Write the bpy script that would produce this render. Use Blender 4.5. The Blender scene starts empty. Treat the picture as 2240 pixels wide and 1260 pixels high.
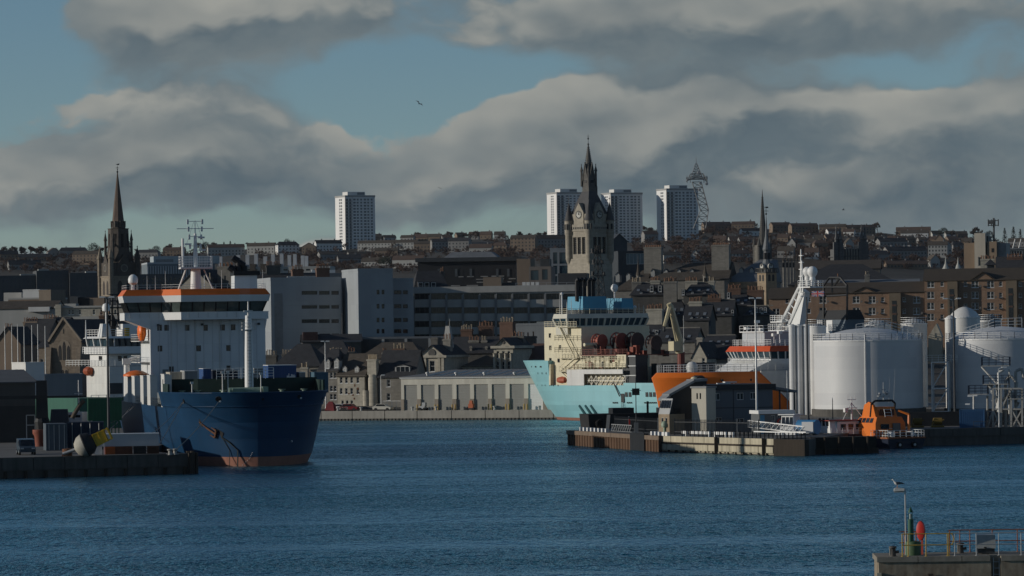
import bpy,math,random
from mathutils import Vector,Matrix
random.seed(7)
R=math.radians
SC=bpy.context.scene
COL=SC.collection

# ------------------------------------------------------------------ camera
FPX,CAMZ,HZROW,ROLL=9500.0,17.0,731.0,R(0.8)
cam_d=bpy.data.cameras.new('camera')
cam=bpy.data.objects.new('camera',cam_d);COL.objects.link(cam)
cam.location=(0,0,CAMZ)
cam.rotation_euler=(R(90),ROLL,0)
cam_d.sensor_width=36.0
cam_d.lens=FPX/2240*36.0
cam_d.shift_y=(HZROW-630)/2240
cam_d.clip_start=1.0
cam_d.clip_end=60000
SC.camera=cam

# ------------------------------------------------------------------ sun
SUN_EL,SUN_AZ=R(12.5),R(6.0)          # low winter sun, from the left, a touch on the camera's side
SDIR=Vector((-math.cos(SUN_EL)*math.cos(SUN_AZ),-math.cos(SUN_EL)*math.sin(SUN_AZ),math.sin(SUN_EL)))
sl=bpy.data.lights.new('sun','SUN');sl.energy=4.8;sl.angle=R(0.5);sl.color=(1.0,0.93,0.82)
so=bpy.data.objects.new('sun',sl);COL.objects.link(so)
so.rotation_euler=SDIR.to_track_quat('Z','Y').to_euler()
so.location=(-300,0,200)

# ------------------------------------------------------------------ world: nishita sky with broken winter cloud
wd=bpy.data.worlds.new('World');SC.world=wd;wd.use_nodes=True
NT=wd.node_tree;NT.nodes.clear()
def nd(t,**kw):
  n=NT.nodes.new(t)
  for k,v in kw.items(): setattr(n,k,v)
  return n
def lk(a,b): NT.links.new(a,b)
def wire(sock,v):
  if isinstance(v,(int,float)): sock.default_value=v
  elif isinstance(v,tuple): sock.default_value=v
  else: lk(v,sock)
def M(op,a,b=0.0,c=None,clamp=False):
  n=nd('ShaderNodeMath',operation=op,use_clamp=clamp)
  wire(n.inputs[0],a);wire(n.inputs[1],b)
  if c is not None: wire(n.inputs[2],c)
  return n.outputs[0]
def sstep(v,lo,hi,o0=0.0,o1=1.0):
  n=nd('ShaderNodeMapRange',interpolation_type='SMOOTHSTEP')
  wire(n.inputs[0],v);wire(n.inputs[1],lo);wire(n.inputs[2],hi);wire(n.inputs[3],o0);wire(n.inputs[4],o1)
  return n.outputs[0]
def cmix(f,a,b):
  n=nd('ShaderNodeMix',data_type='RGBA')
  wire(n.inputs[0],f);wire(n.inputs[6],a);wire(n.inputs[7],b)
  return n.outputs[2]
sky=nd('ShaderNodeTexSky',sky_type='NISHITA',sun_disc=False)
sky.sun_elevation=SUN_EL
sky.sun_rotation=R(270)-SUN_AZ
sky.altitude=20;sky.air_density=0.65;sky.dust_density=0.1;sky.ozone_density=4.5
tc=nd('ShaderNodeTexCoord')
sx=nd('ShaderNodeSeparateXYZ');lk(tc.outputs['Generated'],sx.inputs[0])
az=M('ARCTAN2',sx.outputs[0],sx.outputs[1])
hor=M('SQRT',M('ADD',M('MULTIPLY',sx.outputs[0],sx.outputs[0]),M('ADD',M('MULTIPLY',sx.outputs[1],sx.outputs[1]),1e-6)))
el=M('ARCTAN2',sx.outputs[2],hor)
s_=M('MULTIPLY',az,9.5);t_=M('MULTIPLY',el,9.5)
P=nd('ShaderNodeCombineXYZ');wire(P.inputs[0],s_);wire(P.inputs[1],t_)
def fbm(vec,sx_,sy_,scale,detail,rough,off):
  m=nd('ShaderNodeMapping');lk(vec,m.inputs[0])
  m.inputs['Scale'].default_value=(sx_,sy_,1);m.inputs['Location'].default_value=off
  n=nd('ShaderNodeTexNoise');lk(m.outputs[0],n.inputs['Vector'])
  n.inputs['Scale'].default_value=scale;n.inputs['Detail'].default_value=detail;n.inputs['Roughness'].default_value=rough
  return n
# domain warp for billowy edges
wn=fbm(P.outputs[0],1,1.6,3.2,3,0.55,(3.1,7.7,0))
wv=nd('ShaderNodeVectorMath',operation='SUBTRACT');lk(wn.outputs['Color'],wv.inputs[0]);wv.inputs[1].default_value=(.5,.5,.5)
ws=nd('ShaderNodeVectorMath',operation='SCALE');lk(wv.outputs[0],ws.inputs[0]);ws.inputs['Scale'].default_value=0.16
wp=nd('ShaderNodeVectorMath',operation='ADD');lk(P.outputs[0],wp.inputs[0]);lk(ws.outputs[0],wp.inputs[1])
# cloud banks in view (centre s, t; half sizes; weight)
def px2st(x,y): return ((x-1120)/1000,(731-y)/1000-(x-1120)/1000*0.014)
BANKS=[  # x, y, rx, ry, w
  (520,60,470,120,.42),(330,40,210,90,.22),
  (300,400,560,120,.46),(520,300,300,150,.42),(880,400,330,110,.36),
  (1650,40,700,120,.46),(1300,60,260,90,.2),
  (1260,370,330,150,.44),(1700,330,640,190,.46),(1450,220,330,110,.24),(2150,240,320,140,.3),(2050,420,420,100,.3),
  (900,190,260,90,-.36),(760,200,160,70,-.2),(950,60,110,90,-.2),(160,507,420,48,-.24),(560,512,300,42,-.2),(980,500,260,34,-.14),(60,160,240,60,-.3),(1120,170,260,60,-.22),
  (1960,150,280,60,-.26),(30,60,160,120,-.2),(1560,460,260,40,-.1)]
def banks(vec):
  bias=None
  for (bx,by,rx,ry,w) in BANKS:
    s0,t0=px2st(bx,by)
    m=nd('ShaderNodeVectorMath',operation='MULTIPLY_ADD');lk(vec,m.inputs[0])
    m.inputs[1].default_value=(1000/rx,1000/ry,0);m.inputs[2].default_value=(-s0*1000/rx,-t0*1000/ry,0)
    L=nd('ShaderNodeVectorMath',operation='LENGTH');lk(m.outputs[0],L.inputs[0])
    g=sstep(L.outputs['Value'],0.2,1.2,w,0.0)
    bias=g if bias is None else M('ADD',bias,g)
  return bias
big=fbm(wp.outputs[0],1,2.0,1.3,2,0.5,(11.3,2.2,0))
def dens(vec,det):
  n=fbm(vec,1,1.7,2.8,det,0.59,(1.7,4.4,0))
  return M('ADD',banks(vec),M('MULTIPLY',M('SUBTRACT',n.outputs['Fac'],.5),1.05))
off=nd('ShaderNodeVectorMath',operation='ADD');lk(wp.outputs[0],off.inputs[0]);off.inputs[1].default_value=(-0.06,0.055,0)
n0=dens(wp.outputs[0],7);n1=dens(off.outputs[0],4)
# the layer looks thinner overhead than towards the horizon
hi=M('SUBTRACT',sstep(t_,0.9,6.0,0.0,0.16),sstep(t_,0.10,0.32,0.17,0.0))
d0=M('SUBTRACT',M('ADD',n0,M('MULTIPLY',M('SUBTRACT',big.outputs['Fac'],.5),0.5)),hi)
thick=sstep(d0,0.05,0.75)
# sun side of each billow: less cloud between it and the sun (upper left)
lit=sstep(M('SUBTRACT',n0,n1),-0.06,0.26)
# crisp on the sunny side, soft below
cov=sstep(d0,M('MULTIPLY_ADD',lit,0.10,-0.12),M('MULTIPLY_ADD',lit,-0.21,0.30))
patch=fbm(P.outputs[0],1,1.8,2.3,3,0.5,(8.2,3.9,0))
lit=M('MULTIPLY',M('MULTIPLY',lit,sstep(patch.outputs['Fac'],.34,.60,.22,1.0)),M('SUBTRACT',1.0,M('MULTIPLY',thick,.35)),clamp=True)
fine=fbm(wp.outputs[0],1,1.5,6,4,0.55,(5,1,0))
body=cmix(thick,(.27,.345,.385,1),(.175,.245,.295,1))
body=cmix(M('MULTIPLY',M('SUBTRACT',fine.outputs['Fac'],.40),2.4,clamp=True),body,(.33,.39,.41,1))
ccol=cmix(lit,body,(.66,.665,.61,1))
skyS=nd('ShaderNodeVectorMath',operation='MULTIPLY');lk(sky.outputs[0],skyS.inputs[0]);skyS.inputs[1].default_value=(1.32,1.10,.87)
BG1=nd('ShaderNodeBackground');lk(skyS.outputs[0],BG1.inputs[0]);BG1.inputs[1].default_value=0.14
BG2=nd('ShaderNodeBackground');lk(ccol,BG2.inputs[0]);BG2.inputs[1].default_value=1.0
MX=nd('ShaderNodeMixShader');lk(cov,MX.inputs[0]);lk(BG1.outputs[0],MX.inputs[1]);lk(BG2.outputs[0],MX.inputs[2])
WO=nd('ShaderNodeOutputWorld');lk(MX.outputs[0],WO.inputs[0])

# ------------------------------------------------------------------ exposure and render settings
SC.view_settings.view_transform='Standard';SC.view_settings.look='None'
SC.view_settings.gamma=1.0;SC.view_settings.use_curve_mapping=False
SC.view_settings.exposure=-0.95
SC.cycles.use_denoising=True
SC.cycles.max_bounces=5;SC.cycles.diffuse_bounces=2;SC.cycles.glossy_bounces=3;SC.cycles.volume_bounces=0
SC.cycles.caustics_reflective=False;SC.cycles.caustics_refractive=False

# ------------------------------------------------------------------ pixel geometry: a measured distance turns a photo pixel into a place
CR,SR=math.cos(ROLL),math.sin(ROLL)
def UV(px,py):
  dx,dy=px-1120,py-HZROW
  return dx*CR-dy*SR,dx*SR+dy*CR
def at(px,py,D):
  u,v=UV(px,py);return Vector((u/FPX*D,D,CAMZ-v/FPX*D))
def m(px,D): return px*D/FPX          # pixel length to metres
def Dat(px,py,z=0.0):                    # distance of a level surface at height z seen at a pixel
  u,v=UV(px,py);return (CAMZ-z)*FPX/v

# ------------------------------------------------------------------ materials
MATS={}
def mat(name,rgb,rough=.75,var=.18,scale=.6,streak=0.0,metal=0.0,bump=0.0,spec=.4,tint=None):
  if name in MATS: return MATS[name]
  mt=bpy.data.materials.new(name);mt.use_nodes=True;nt=mt.node_tree;b=nt.nodes['Principled BSDF']
  b.inputs['Roughness'].default_value=rough;b.inputs['Metallic'].default_value=metal
  b.inputs['Specular IOR Level'].default_value=spec
  t=nt.nodes.new('ShaderNodeTexCoord')
  n=nt.nodes.new('ShaderNodeTexNoise');n.inputs['Scale'].default_value=scale;n.inputs['Detail'].default_value=6;n.inputs['Roughness'].default_value=.65
  nt.links.new(t.outputs['Object'],n.inputs['Vector'])
  oi=nt.nodes.new('ShaderNodeObjectInfo')
  fac=n.outputs['Fac']
  if streak:
    mp=nt.nodes.new('ShaderNodeMapping');mp.inputs['Scale'].default_value=(1.6,1.6,.12);nt.links.new(t.outputs['Object'],mp.inputs[0])
    n2=nt.nodes.new('ShaderNodeTexNoise');n2.inputs['Scale'].default_value=scale*2;n2.inputs['Detail'].default_value=5;nt.links.new(mp.outputs[0],n2.inputs['Vector'])
    mm=nt.nodes.new('ShaderNodeMix');mm.inputs[0].default_value=streak
    nt.links.new(fac,mm.inputs[2]);nt.links.new(n2.outputs['Fac'],mm.inputs[3]);fac=mm.outputs[0]
  r=nt.nodes.new('ShaderNodeMapRange');r.inputs[1].default_value=.3;r.inputs[2].default_value=.7;nt.links.new(fac,r.inputs[0])
  mx=nt.nodes.new('ShaderNodeMix');mx.data_type='RGBA'
  lo=tint or rgb
  mx.inputs[6].default_value=tuple(max(0,c*(1-var)) for c in lo)+(1,)
  mx.inputs[7].default_value=tuple(min(1,c*(1+var*.6)) for c in rgb)+(1,)
  nt.links.new(r.outputs[0],mx.inputs[0]);nt.links.new(mx.outputs[2],b.inputs['Base Color'])
  if bump:
    bp=nt.nodes.new('ShaderNodeBump');bp.inputs['Strength'].default_value=bump;bp.inputs['Distance'].default_value=.05
    nt.links.new(n.outputs['Fac'],bp.inputs['Height']);nt.links.new(bp.outputs[0],b.inputs['Normal'])
  MATS[name]=mt;return mt

def brickmat(name,rgb,mortar,bw=.6,bh=.28,rough=.85,var=.25,streak=True):
  if name in MATS: return MATS[name]
  mt=mat(name,rgb,rough,var,.35,.5)
  nt=mt.node_tree;b=nt.nodes['Principled BSDF'];lnk=b.inputs['Base Color'].links[0].from_socket
  t=nt.nodes.new('ShaderNodeTexCoord');s=nt.nodes.new('ShaderNodeSeparateXYZ');nt.links.new(t.outputs['Object'],s.inputs[0])
  ad=nt.nodes.new('ShaderNodeMath');nt.links.new(s.outputs[0],ad.inputs[0]);nt.links.new(s.outputs[1],ad.inputs[1])
  c=nt.nodes.new('ShaderNodeCombineXYZ');nt.links.new(ad.outputs[0],c.inputs[0]);nt.links.new(s.outputs[2],c.inputs[1])
  k=nt.nodes.new('ShaderNodeTexBrick');nt.links.new(c.outputs[0],k.inputs['Vector']);k.inputs['Scale'].default_value=1
  k.inputs['Brick Width'].default_value=bw;k.inputs['Row Height'].default_value=bh;k.inputs['Mortar Size'].default_value=.02
  k.inputs['Color1'].default_value=(1,1,1,1);k.inputs['Color2'].default_value=(.72,.72,.72,1);k.inputs['Mortar'].default_value=tuple(mortar)+(1,)
  mx=nt.nodes.new('ShaderNodeMix');mx.data_type='RGBA';mx.blend_type='MULTIPLY';mx.inputs[0].default_value=.8
  nt.links.new(lnk,mx.inputs[6]);nt.links.new(k.outputs['Color'],mx.inputs[7]);nt.links.new(mx.outputs[2],b.inputs['Base Color'])
  return mt

def plated(name,rgb,rough,var,scale,bw=6.5,bh=1.8,seam=.72,rustamt=.35,rustcol=(.10,.045,.025),tint=None):
  """painted plating: faint seams between plates, rust weeping down from them"""
  if name in MATS: return MATS[name]
  mt=mat(name,rgb,rough,var,scale,.5,tint=tint);nt=mt.node_tree;b=nt.nodes['Principled BSDF'];src=b.inputs['Base Color'].links[0].from_socket
  L=nt.links.new;N=nt.nodes.new
  t=N('ShaderNodeTexCoord');s=N('ShaderNodeSeparateXYZ');L(t.outputs['Object'],s.inputs[0])
  ad=N('ShaderNodeMath');L(s.outputs[0],ad.inputs[0]);L(s.outputs[1],ad.inputs[1]);c=N('ShaderNodeCombineXYZ');L(ad.outputs[0],c.inputs[0]);L(s.outputs[2],c.inputs[1])
  k=N('ShaderNodeTexBrick');L(c.outputs[0],k.inputs['Vector']);k.inputs['Scale'].default_value=1;k.inputs['Brick Width'].default_value=bw;k.inputs['Row Height'].default_value=bh;k.inputs['Mortar Size'].default_value=.035;k.inputs['Mortar Smooth'].default_value=.6
  k.inputs['Color1'].default_value=(1,1,1,1);k.inputs['Color2'].default_value=(.90,.90,.91,1);k.inputs['Mortar'].default_value=(seam,seam,seam,1)
  m1=N('ShaderNodeMix');m1.data_type='RGBA';m1.blend_type='MULTIPLY';m1.inputs[0].default_value=1;L(src,m1.inputs[6]);L(k.outputs['Color'],m1.inputs[7])
  mp=N('ShaderNodeMapping');mp.inputs['Scale'].default_value=(1.3,1.3,.16);L(t.outputs['Object'],mp.inputs[0]);n=N('ShaderNodeTexNoise');n.inputs['Scale'].default_value=.9;n.inputs['Detail'].default_value=6;n.inputs['Roughness'].default_value=.65;L(mp.outputs[0],n.inputs['Vector'])
  r=N('ShaderNodeMapRange');r.inputs[1].default_value=.60;r.inputs[2].default_value=.78;r.inputs[4].default_value=rustamt;L(n.outputs['Fac'],r.inputs[0])
  m2=N('ShaderNodeMix');m2.data_type='RGBA';L(r.outputs[0],m2.inputs[0]);L(m1.outputs[2],m2.inputs[6]);m2.inputs[7].default_value=rustcol+(1,);L(m2.outputs[2],b.inputs['Base Color'])
  nb=N('ShaderNodeTexNoise');nb.inputs['Scale'].default_value=.55;nb.inputs['Detail'].default_value=2;L(t.outputs['Object'],nb.inputs['Vector']);bp=N('ShaderNodeBump');bp.inputs['Strength'].default_value=.35;bp.inputs['Distance'].default_value=.06;L(nb.outputs['Fac'],bp.inputs['Height']);L(bp.outputs[0],b.inputs['Normal'])
  return mt
white=mat('white_paint',(.78,.78,.76),.45,.08,.25,.5)
whiteD=plated('weathered_white_paint',(.72,.71,.67),.5,.14,.3,3.2,1.4,.86,.45,(.30,.19,.11))
cream=plated('cream_ship_paint',(.74,.67,.47),.5,.10,.3,3.0,1.3,.84,.5,(.30,.17,.08))
orange=mat('orange_paint',(.82,.17,.02),.4,.10,.3,.4)
redlead=mat('red_antifouling',(.36,.165,.115),.75,.25,.4,.6)
navy=mat('blue_hull_paint',(.022,.088,.235),.38,.22,.12,.5)
navyD=mat('dark_navy_paint',(.010,.018,.04),.5,.2,.3)
cyan=plated('pale_blue_hull_paint',(.28,.56,.60),.45,.08,.12,6,1.9,.88,.22,(.16,.20,.17))
cyanD=mat('mid_blue_paint',(.05,.28,.43),.45,.1,.2)
green=mat('green_paint',(.02,.10,.06),.55,.25,.5)
greenD=mat('dark_green_deck_paint',(.012,.035,.028),.7,.3,.5)
black=mat('black_paint',(.012,.013,.015),.6,.3,.6)
greyD=mat('dark_grey_steel',(.05,.055,.06),.6,.25,.5)
grey=mat('grey_steel',(.22,.23,.235),.55,.2,.5)
galv=mat('galvanised_steel',(.42,.43,.43),.45,.15,.8,metal=.3)
rust=mat('rusty_steel',(.16,.07,.035),.85,.45,.8,.4)
yellow=mat('yellow_paint',(.62,.38,.02),.5,.25,.8)
red=mat('red_paint',(.55,.03,.02),.45,.15,.8)
maroon=mat('maroon_drum_paint',(.20,.05,.035),.6,.3,.5)
concrete=mat('concrete',(.34,.32,.28),.9,.3,.35,.5,bump=.3)
concreteD=mat('dark_wet_concrete',(.10,.095,.085),.85,.4,.5,.6,bump=.3)
asphalt=mat('asphalt',(.055,.055,.055),.9,.3,.2)
yardmat=mat('quay_yard_concrete',(.15,.145,.135),.9,.35,.15)
stonelit=mat('pale_quay_stone',(.50,.45,.33),.9,.3,.5,.6,bump=.3)
timber=mat('dark_wet_timber',(.045,.035,.026),.9,.4,.8,.6)
sheetp=mat('rusty_sheet_pile',(.13,.075,.045),.9,.4,.6,.6)
granite=brickmat('grey_granite',(.28,.26,.225),(.8,.8,.78),.9,.38)
graniteP=brickmat('pale_granite',(.50,.46,.375),(.8,.8,.78),.9,.38)
graniteD=brickmat('sooty_granite',(.12,.115,.105),(.8,.8,.78),.9,.38)
sandst=brickmat('sandstone',(.36,.28,.19),(.85,.82,.8),1.0,.45)
brickB=brickmat('brown_brick',(.31,.205,.14),(1.15,1.1,1.05),.45,.15)
brickR=brickmat('red_brick',(.15,.088,.062),(1.1,1.1,1.1),.45,.15)
harl=mat('grey_harling',(.26,.255,.245),.9,.2,.15,.4)
harlP=mat('pale_harling',(.42,.415,.39),.9,.16,.12,.4)
harlW=mat('white_harling',(.70,.69,.66),.9,.12,.15,.4)
harlB=mat('brown_harling',(.23,.175,.13),.9,.2,.2,.4)
slate=mat('slate_roof',(.055,.056,.060),.9,.3,.8,.3,spec=.2)
slateB=mat('brown_slate_roof',(.10,.085,.07),.9,.3,.6,.3,spec=.2)
tileB=mat('brown_tile_roof',(.11,.075,.058),.85,.25,.4,.3)
lead=mat('lead_roof',(.19,.20,.21),.8,.2,.3,spec=.25)
metalroof=mat('profiled_metal_roof',(.20,.20,.195),.6,.2,.2,.3)
clay=mat('clay_pot',(.26,.14,.085),.85,.35,2.0)
clayP=mat('buff_clay_pot',(.42,.34,.24),.85,.3,2.0)
glass=mat('window_glass',(.018,.022,.028),.07,.3,.3,spec=.6)
glassB=mat('blue_glass',(.03,.06,.08),.08,.3,.2,spec=.6)
frameW=mat('white_window_frame',(.70,.70,.68),.5,.05,1)
frameG=mat('grey_window_frame',(.12,.12,.12),.6,.1,1)
bark=mat('bare_twig_bark',(.075,.055,.045),.95,.3,.4)
bark2=mat('reddish_twig_bark',(.095,.062,.05),.95,.3,.4)
ever=mat('dark_evergreen_needles',(.022,.035,.022),.9,.4,.4)
rope=mat('mooring_rope',(.30,.29,.27),.9,.2,2)
tyre=mat('black_rubber',(.015,.015,.015),.8,.2,2)

# ------------------------------------------------------------------ mesh builder
class MB:
  def __init__(s): s.v=[];s.f=[];s.mi=[];s.cur=0
  def use(s,i): s.cur=i;return s
  def face(s,idx): s.f.append(tuple(idx));s.mi.append(s.cur)
  def quad(s,a,b,c,d):
    k=len(s.v);s.v += [tuple(a),tuple(b),tuple(c),tuple(d)];s.face((k,k+1,k+2,k+3));return s
  def poly(s,pts):
    k=len(s.v);s.v += [tuple(p) for p in pts];s.face(range(k,k+len(pts)));return s
  def box(s,x0,x1,y0,y1,z0,z1):
    k=len(s.v)
    s.v += [(x0,y0,z0),(x1,y0,z0),(x1,y1,z0),(x0,y1,z0),(x0,y0,z1),(x1,y0,z1),(x1,y1,z1),(x0,y1,z1)]
    for q in ((0,3,2,1),(4,5,6,7),(0,1,5,4),(1,2,6,5),(2,3,7,6),(3,0,4,7)): s.face([k+i for i in q])
    return s
  def prism(s,poly,z0,z1,top=None):
    n=len(poly);k=len(s.v);top=top or poly
    s.v += [(p[0],p[1],z0) for p in poly]+[(p[0],p[1],z1) for p in top]
    for i in range(n): j=(i+1) % n;s.face((k+i,k+j,k+n+j,k+n+i))
    s.face([k+i for i in reversed(range(n))]);s.face([k+n+i for i in range(n)])
    return s
  def extr(s,pts,d):                      # extrude a planar outline (3D points) by the vector d
    n=len(pts);k=len(s.v);d=Vector(d)
    s.v += [tuple(p) for p in pts]+[tuple(Vector(p)+d) for p in pts]
    for i in range(n): j=(i+1) % n;s.face((k+i,k+j,k+n+j,k+n+i))
    s.face([k+i for i in reversed(range(n))]);s.face([k+n+i for i in range(n)])
    return s
  def cyl(s,p0,p1,r0,r1=None,n=8,caps=True):
    r1=r0 if r1 is None else r1
    p0=Vector(p0);p1=Vector(p1);d=(p1-p0)
    if d.length < 1e-6: return s
    d.normalize();a=d.orthogonal().normalized();b=d.cross(a);k=len(s.v)
    for p,r in ((p0,r0),(p1,r1)):
      for i in range(n):
        t=2*math.pi*i/n;s.v.append(tuple(p+(a*math.cos(t)+b*math.sin(t))*r))
    for i in range(n): j=(i+1) % n;s.face((k+i,k+j,k+n+j,k+n+i))
    if caps: s.face([k+i for i in reversed(range(n))]);s.face([k+n+i for i in range(n)])
    return s
  def bar(s,p0,p1,w,h=None):            # square section bar
    return s.cyl(p0,p1,w*.7071,None,4)
  def path(s,pts,r,n=6):
    for a,b in zip(pts,pts[1:]): s.cyl(a,b,r,None,n)
    return s
  def lathe(s,prof,c=(0,0,0),n=16,a0=0.0):
    k=len(s.v);c=Vector(c)
    for (r,z) in prof:
      for i in range(n):
        t=a0+2*math.pi*i/n;s.v.append((c.x+r*math.cos(t),c.y+r*math.sin(t),c.z+z))
    for q in range(len(prof)-1):
      for i in range(n):
        j=(i+1) % n;s.face((k+q*n+i,k+q*n+j,k+(q+1)*n+j,k+(q+1)*n+i))
    s.face([k+i for i in reversed(range(n))]);s.face([k+(len(prof)-1)*n+i for i in range(n)])
    return s
  def ball(s,c,r,n=14,sz=1.0):
    pr=[(max(.001,r*math.sin(math.pi*i/(n // 2))),-r*sz*math.cos(math.pi*i/(n // 2))) for i in range(n // 2+1)]
    return s.lathe(pr,c,n)
  def frust(s,x0,x1,y0,y1,z0,z1,dx,dy=None):   # box whose top shrinks
    dy=dx if dy is None else dy
    return s.prism([(x0,y0),(x1,y0),(x1,y1),(x0,y1)],z0,z1,[(x0+dx,y0+dy),(x1-dx,y0+dy),(x1-dx,y1-dy),(x0+dx,y1-dy)])
  def mesh(s,name,mats,smooth=False):
    me=bpy.data.meshes.new(name);me.from_pydata(s.v,[],s.f)
    for t in (mats if isinstance(mats,(list,tuple)) else [mats]): me.materials.append(t)
    if any(s.mi): me.polygons.foreach_set('material_index',s.mi)
    if smooth:
      me.polygons.foreach_set('use_smooth',[True]*len(me.polygons))
      try: me.set_sharp_from_angle(angle=R(35))
      except Exception: pass
    me.update();return me
  def build(s,name,mats,parent=None,smooth=False):
    return put(name,s.mesh(name,mats,smooth),parent)
def put(name,me,parent=None,loc=None,rz=None):
  o=bpy.data.objects.new(name,me);COL.objects.link(o)
  if parent is not None: o.parent=parent
  if loc is not None: o.location=loc
  if rz is not None: o.rotation_euler=(0,0,rz)
  return o
def tag(o,label=None,cat=None,group=None,kind=None):
  if label: o['label']=label
  if cat: o['category']=cat
  if group: o['group']=group
  if kind: o['kind']=kind
  return o
def thing(name,label,cat,loc=(0,0,0),rz=0.0,group=None):
  o=bpy.data.objects.new(name,None);COL.objects.link(o);o.empty_display_size=.5
  o.location=loc;o.rotation_euler=(0,0,rz)
  return tag(o,label,cat,group)
ORD=['first','second','third','fourth','fifth','sixth','seventh','eighth','ninth','tenth','eleventh','twelfth','thirteenth','fourteenth','fifteenth','sixteenth','seventeenth','eighteenth','nineteenth','twentieth']
def ordn(i): return ORD[i] if i < 20 else 'twenty-'+ORD[i-20]

# ------------------------------------------------------------------ terrain
def interp(tab,x):
  if x <= tab[0][0]: return tab[0][1]
  for (a,p),(b,q) in zip(tab,tab[1:]):
    if x <= b:
      t=(x-a)/(b-a);t=t*t*(3-2*t);return p+(q-p)*t
  return tab[-1][1]
RIDGE_D=4300.0
RIDGE=[(-300,572),(0,566),(200,562),(400,556),(600,548),(750,545),(900,534),(1100,526),(1300,522),(1500,512),(1650,508),(1750,507),(1900,512),(2050,522),(2240,538),(2500,548)]
def ridge_z(x):
  px=1120+x/RIDGE_D*FPX;u,v=UV(px,interp(RIDGE,px));return CAMZ-v/FPX*RIDGE_D
PROF=[(880,0.0),(960,.02),(1050,.08),(1180,.14),(1500,.19),(2000,.25),(2600,.38),(3400,.72),(4300,1.0),(5200,.85),(8000,.35),(30000,.2)]
def ter(x,y):
  k=x/max(y,1)*RIDGE_D
  rz_=ridge_z(max(-800,min(800,k)))
  return 2.0+interp(PROF,y)*(rz_-2.0)+(math.sin(x*.013+y*.004)*1.5+math.sin(y*.011-x*.006)*1.5)*min(1,max(0,(y-1500)/1500))*(1 if y < 4200 else 0.3)
def hit(px,row):                            # where the photo's ray meets the hillside
  y=1500.0
  while y < 5200:
    u,v=UV(px,row);z=CAMZ-v/FPX*y
    if ter(u/FPX*y,y) >= z: return y
    y += 8
  return RIDGE_D

def build_setting():
  # water: one sheet, the harbour's ripples in its material
  mt=bpy.data.materials.new('harbour_water');mt.use_nodes=True;nt=mt.node_tree;b=nt.nodes['Principled BSDF']
  b.inputs['Base Color'].default_value=(.003,.085,.135,1);b.inputs['Roughness'].default_value=.16;b.inputs['IOR'].default_value=1.29;b.inputs['Specular Tint'].default_value=(.50,.86,1.0,1)
  t=nt.nodes.new('ShaderNodeTexCoord')
  def nz(scale,sx,sy,det,loc=(0,0,0),ro=.55):
    mp=nt.nodes.new('ShaderNodeMapping');mp.inputs['Scale'].default_value=(sx,sy,1);mp.inputs['Location'].default_value=loc;mp.inputs['Rotation'].default_value=(0,0,R(8))
    nt.links.new(t.outputs['Object'],mp.inputs[0])
    n=nt.nodes.new('ShaderNodeTexNoise');n.inputs['Scale'].default_value=scale;n.inputs['Detail'].default_value=det;n.inputs['Roughness'].default_value=ro
    nt.links.new(mp.outputs[0],n.inputs['Vector']);return n.outputs['Fac']
  def mm(op,a,b_):
    n=nt.nodes.new('ShaderNodeMath');n.operation=op
    for i,q in enumerate((a,b_)):
      if isinstance(q,(int,float)): n.inputs[i].default_value=q
      else: nt.links.new(q,n.inputs[i])
    return n.outputs[0]
  chop=nz(.95,1,.26,3,ro=.55);swell=nz(.16,1,.5,3,(9,3,0));bands=nz(.030,.14,1.5,5,(2,31,0));gust=nz(.006,.35,1,3,(7,5,0))
  hgt=mm('ADD',mm('MULTIPLY',chop,4.2),mm('MULTIPLY',swell,5.0))
  bp=nt.nodes.new('ShaderNodeBump');nt.links.new(hgt,bp.inputs['Height']);bp.inputs['Distance'].default_value=1.0
  amp=nt.nodes.new('ShaderNodeMapRange');nt.links.new(mm('ADD',mm('MULTIPLY',bands,.65),mm('MULTIPLY',gust,.35)),amp.inputs[0])
  amp.inputs[1].default_value=.40;amp.inputs[2].default_value=.62;amp.inputs[3].default_value=.22;amp.inputs[4].default_value=1.0
  nt.links.new(amp.outputs[0],bp.inputs['Strength'])
  # body colour under a blue-green tinted surface reflection
  fr=nt.nodes.new('ShaderNodeFresnel');fr.inputs['IOR'].default_value=1.333;nt.links.new(bp.outputs[0],fr.inputs['Normal'])
  df=nt.nodes.new('ShaderNodeBsdfDiffuse');df.inputs['Color'].default_value=(.004,.075,.120,1);nt.links.new(bp.outputs[0],df.inputs['Normal'])
  gl=nt.nodes.new('ShaderNodeBsdfGlossy');gl.inputs['Color'].default_value=(.56,.82,.95,1);gl.inputs['Roughness'].default_value=.2;nt.links.new(bp.outputs[0],gl.inputs['Normal'])
  ms=nt.nodes.new('ShaderNodeMixShader');nt.links.new(fr.outputs[0],ms.inputs[0]);nt.links.new(df.outputs[0],ms.inputs[1]);nt.links.new(gl.outputs[0],ms.inputs[2])
  nt.links.new(ms.outputs[0],nt.nodes['Material Output'].inputs['Surface']);nt.nodes.remove(b)
  w=MB()
  w.quad((-6000,-400,0),(6000,-400,0),(6000,1200,0),(-6000,1200,0))
  tag(w.build('water',mt),kind='structure')
  # ground: one sheet from the far quay over the town to beyond the ridge
  gm=mat('hillside_scrub',(.06,.052,.04),.95,.45,.02)
  xs=[-14000,-5000,-2500,-1400,-1000]+[-900+i*30 for i in range(61)]+[1000,1400,2500,5000,14000]
  ys=[883,900,930,960,1000,1050,1110,1180,1260,1350,1450,1560]+[1650+i*60 for i in range(52)]+[5000,5600,7000,9000,14000,30000]
  g=MB();n=len(xs)
  for y in ys:
    for x in xs: g.v.append((x,y,ter(x,y)))
  for j in range(len(ys)-1):
    for i in range(n-1): a=j*n+i;g.face((a,a+1,a+1+n,a+n))
  tag(g.build('ground',gm,None,True),kind='structure')
build_setting()
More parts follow.
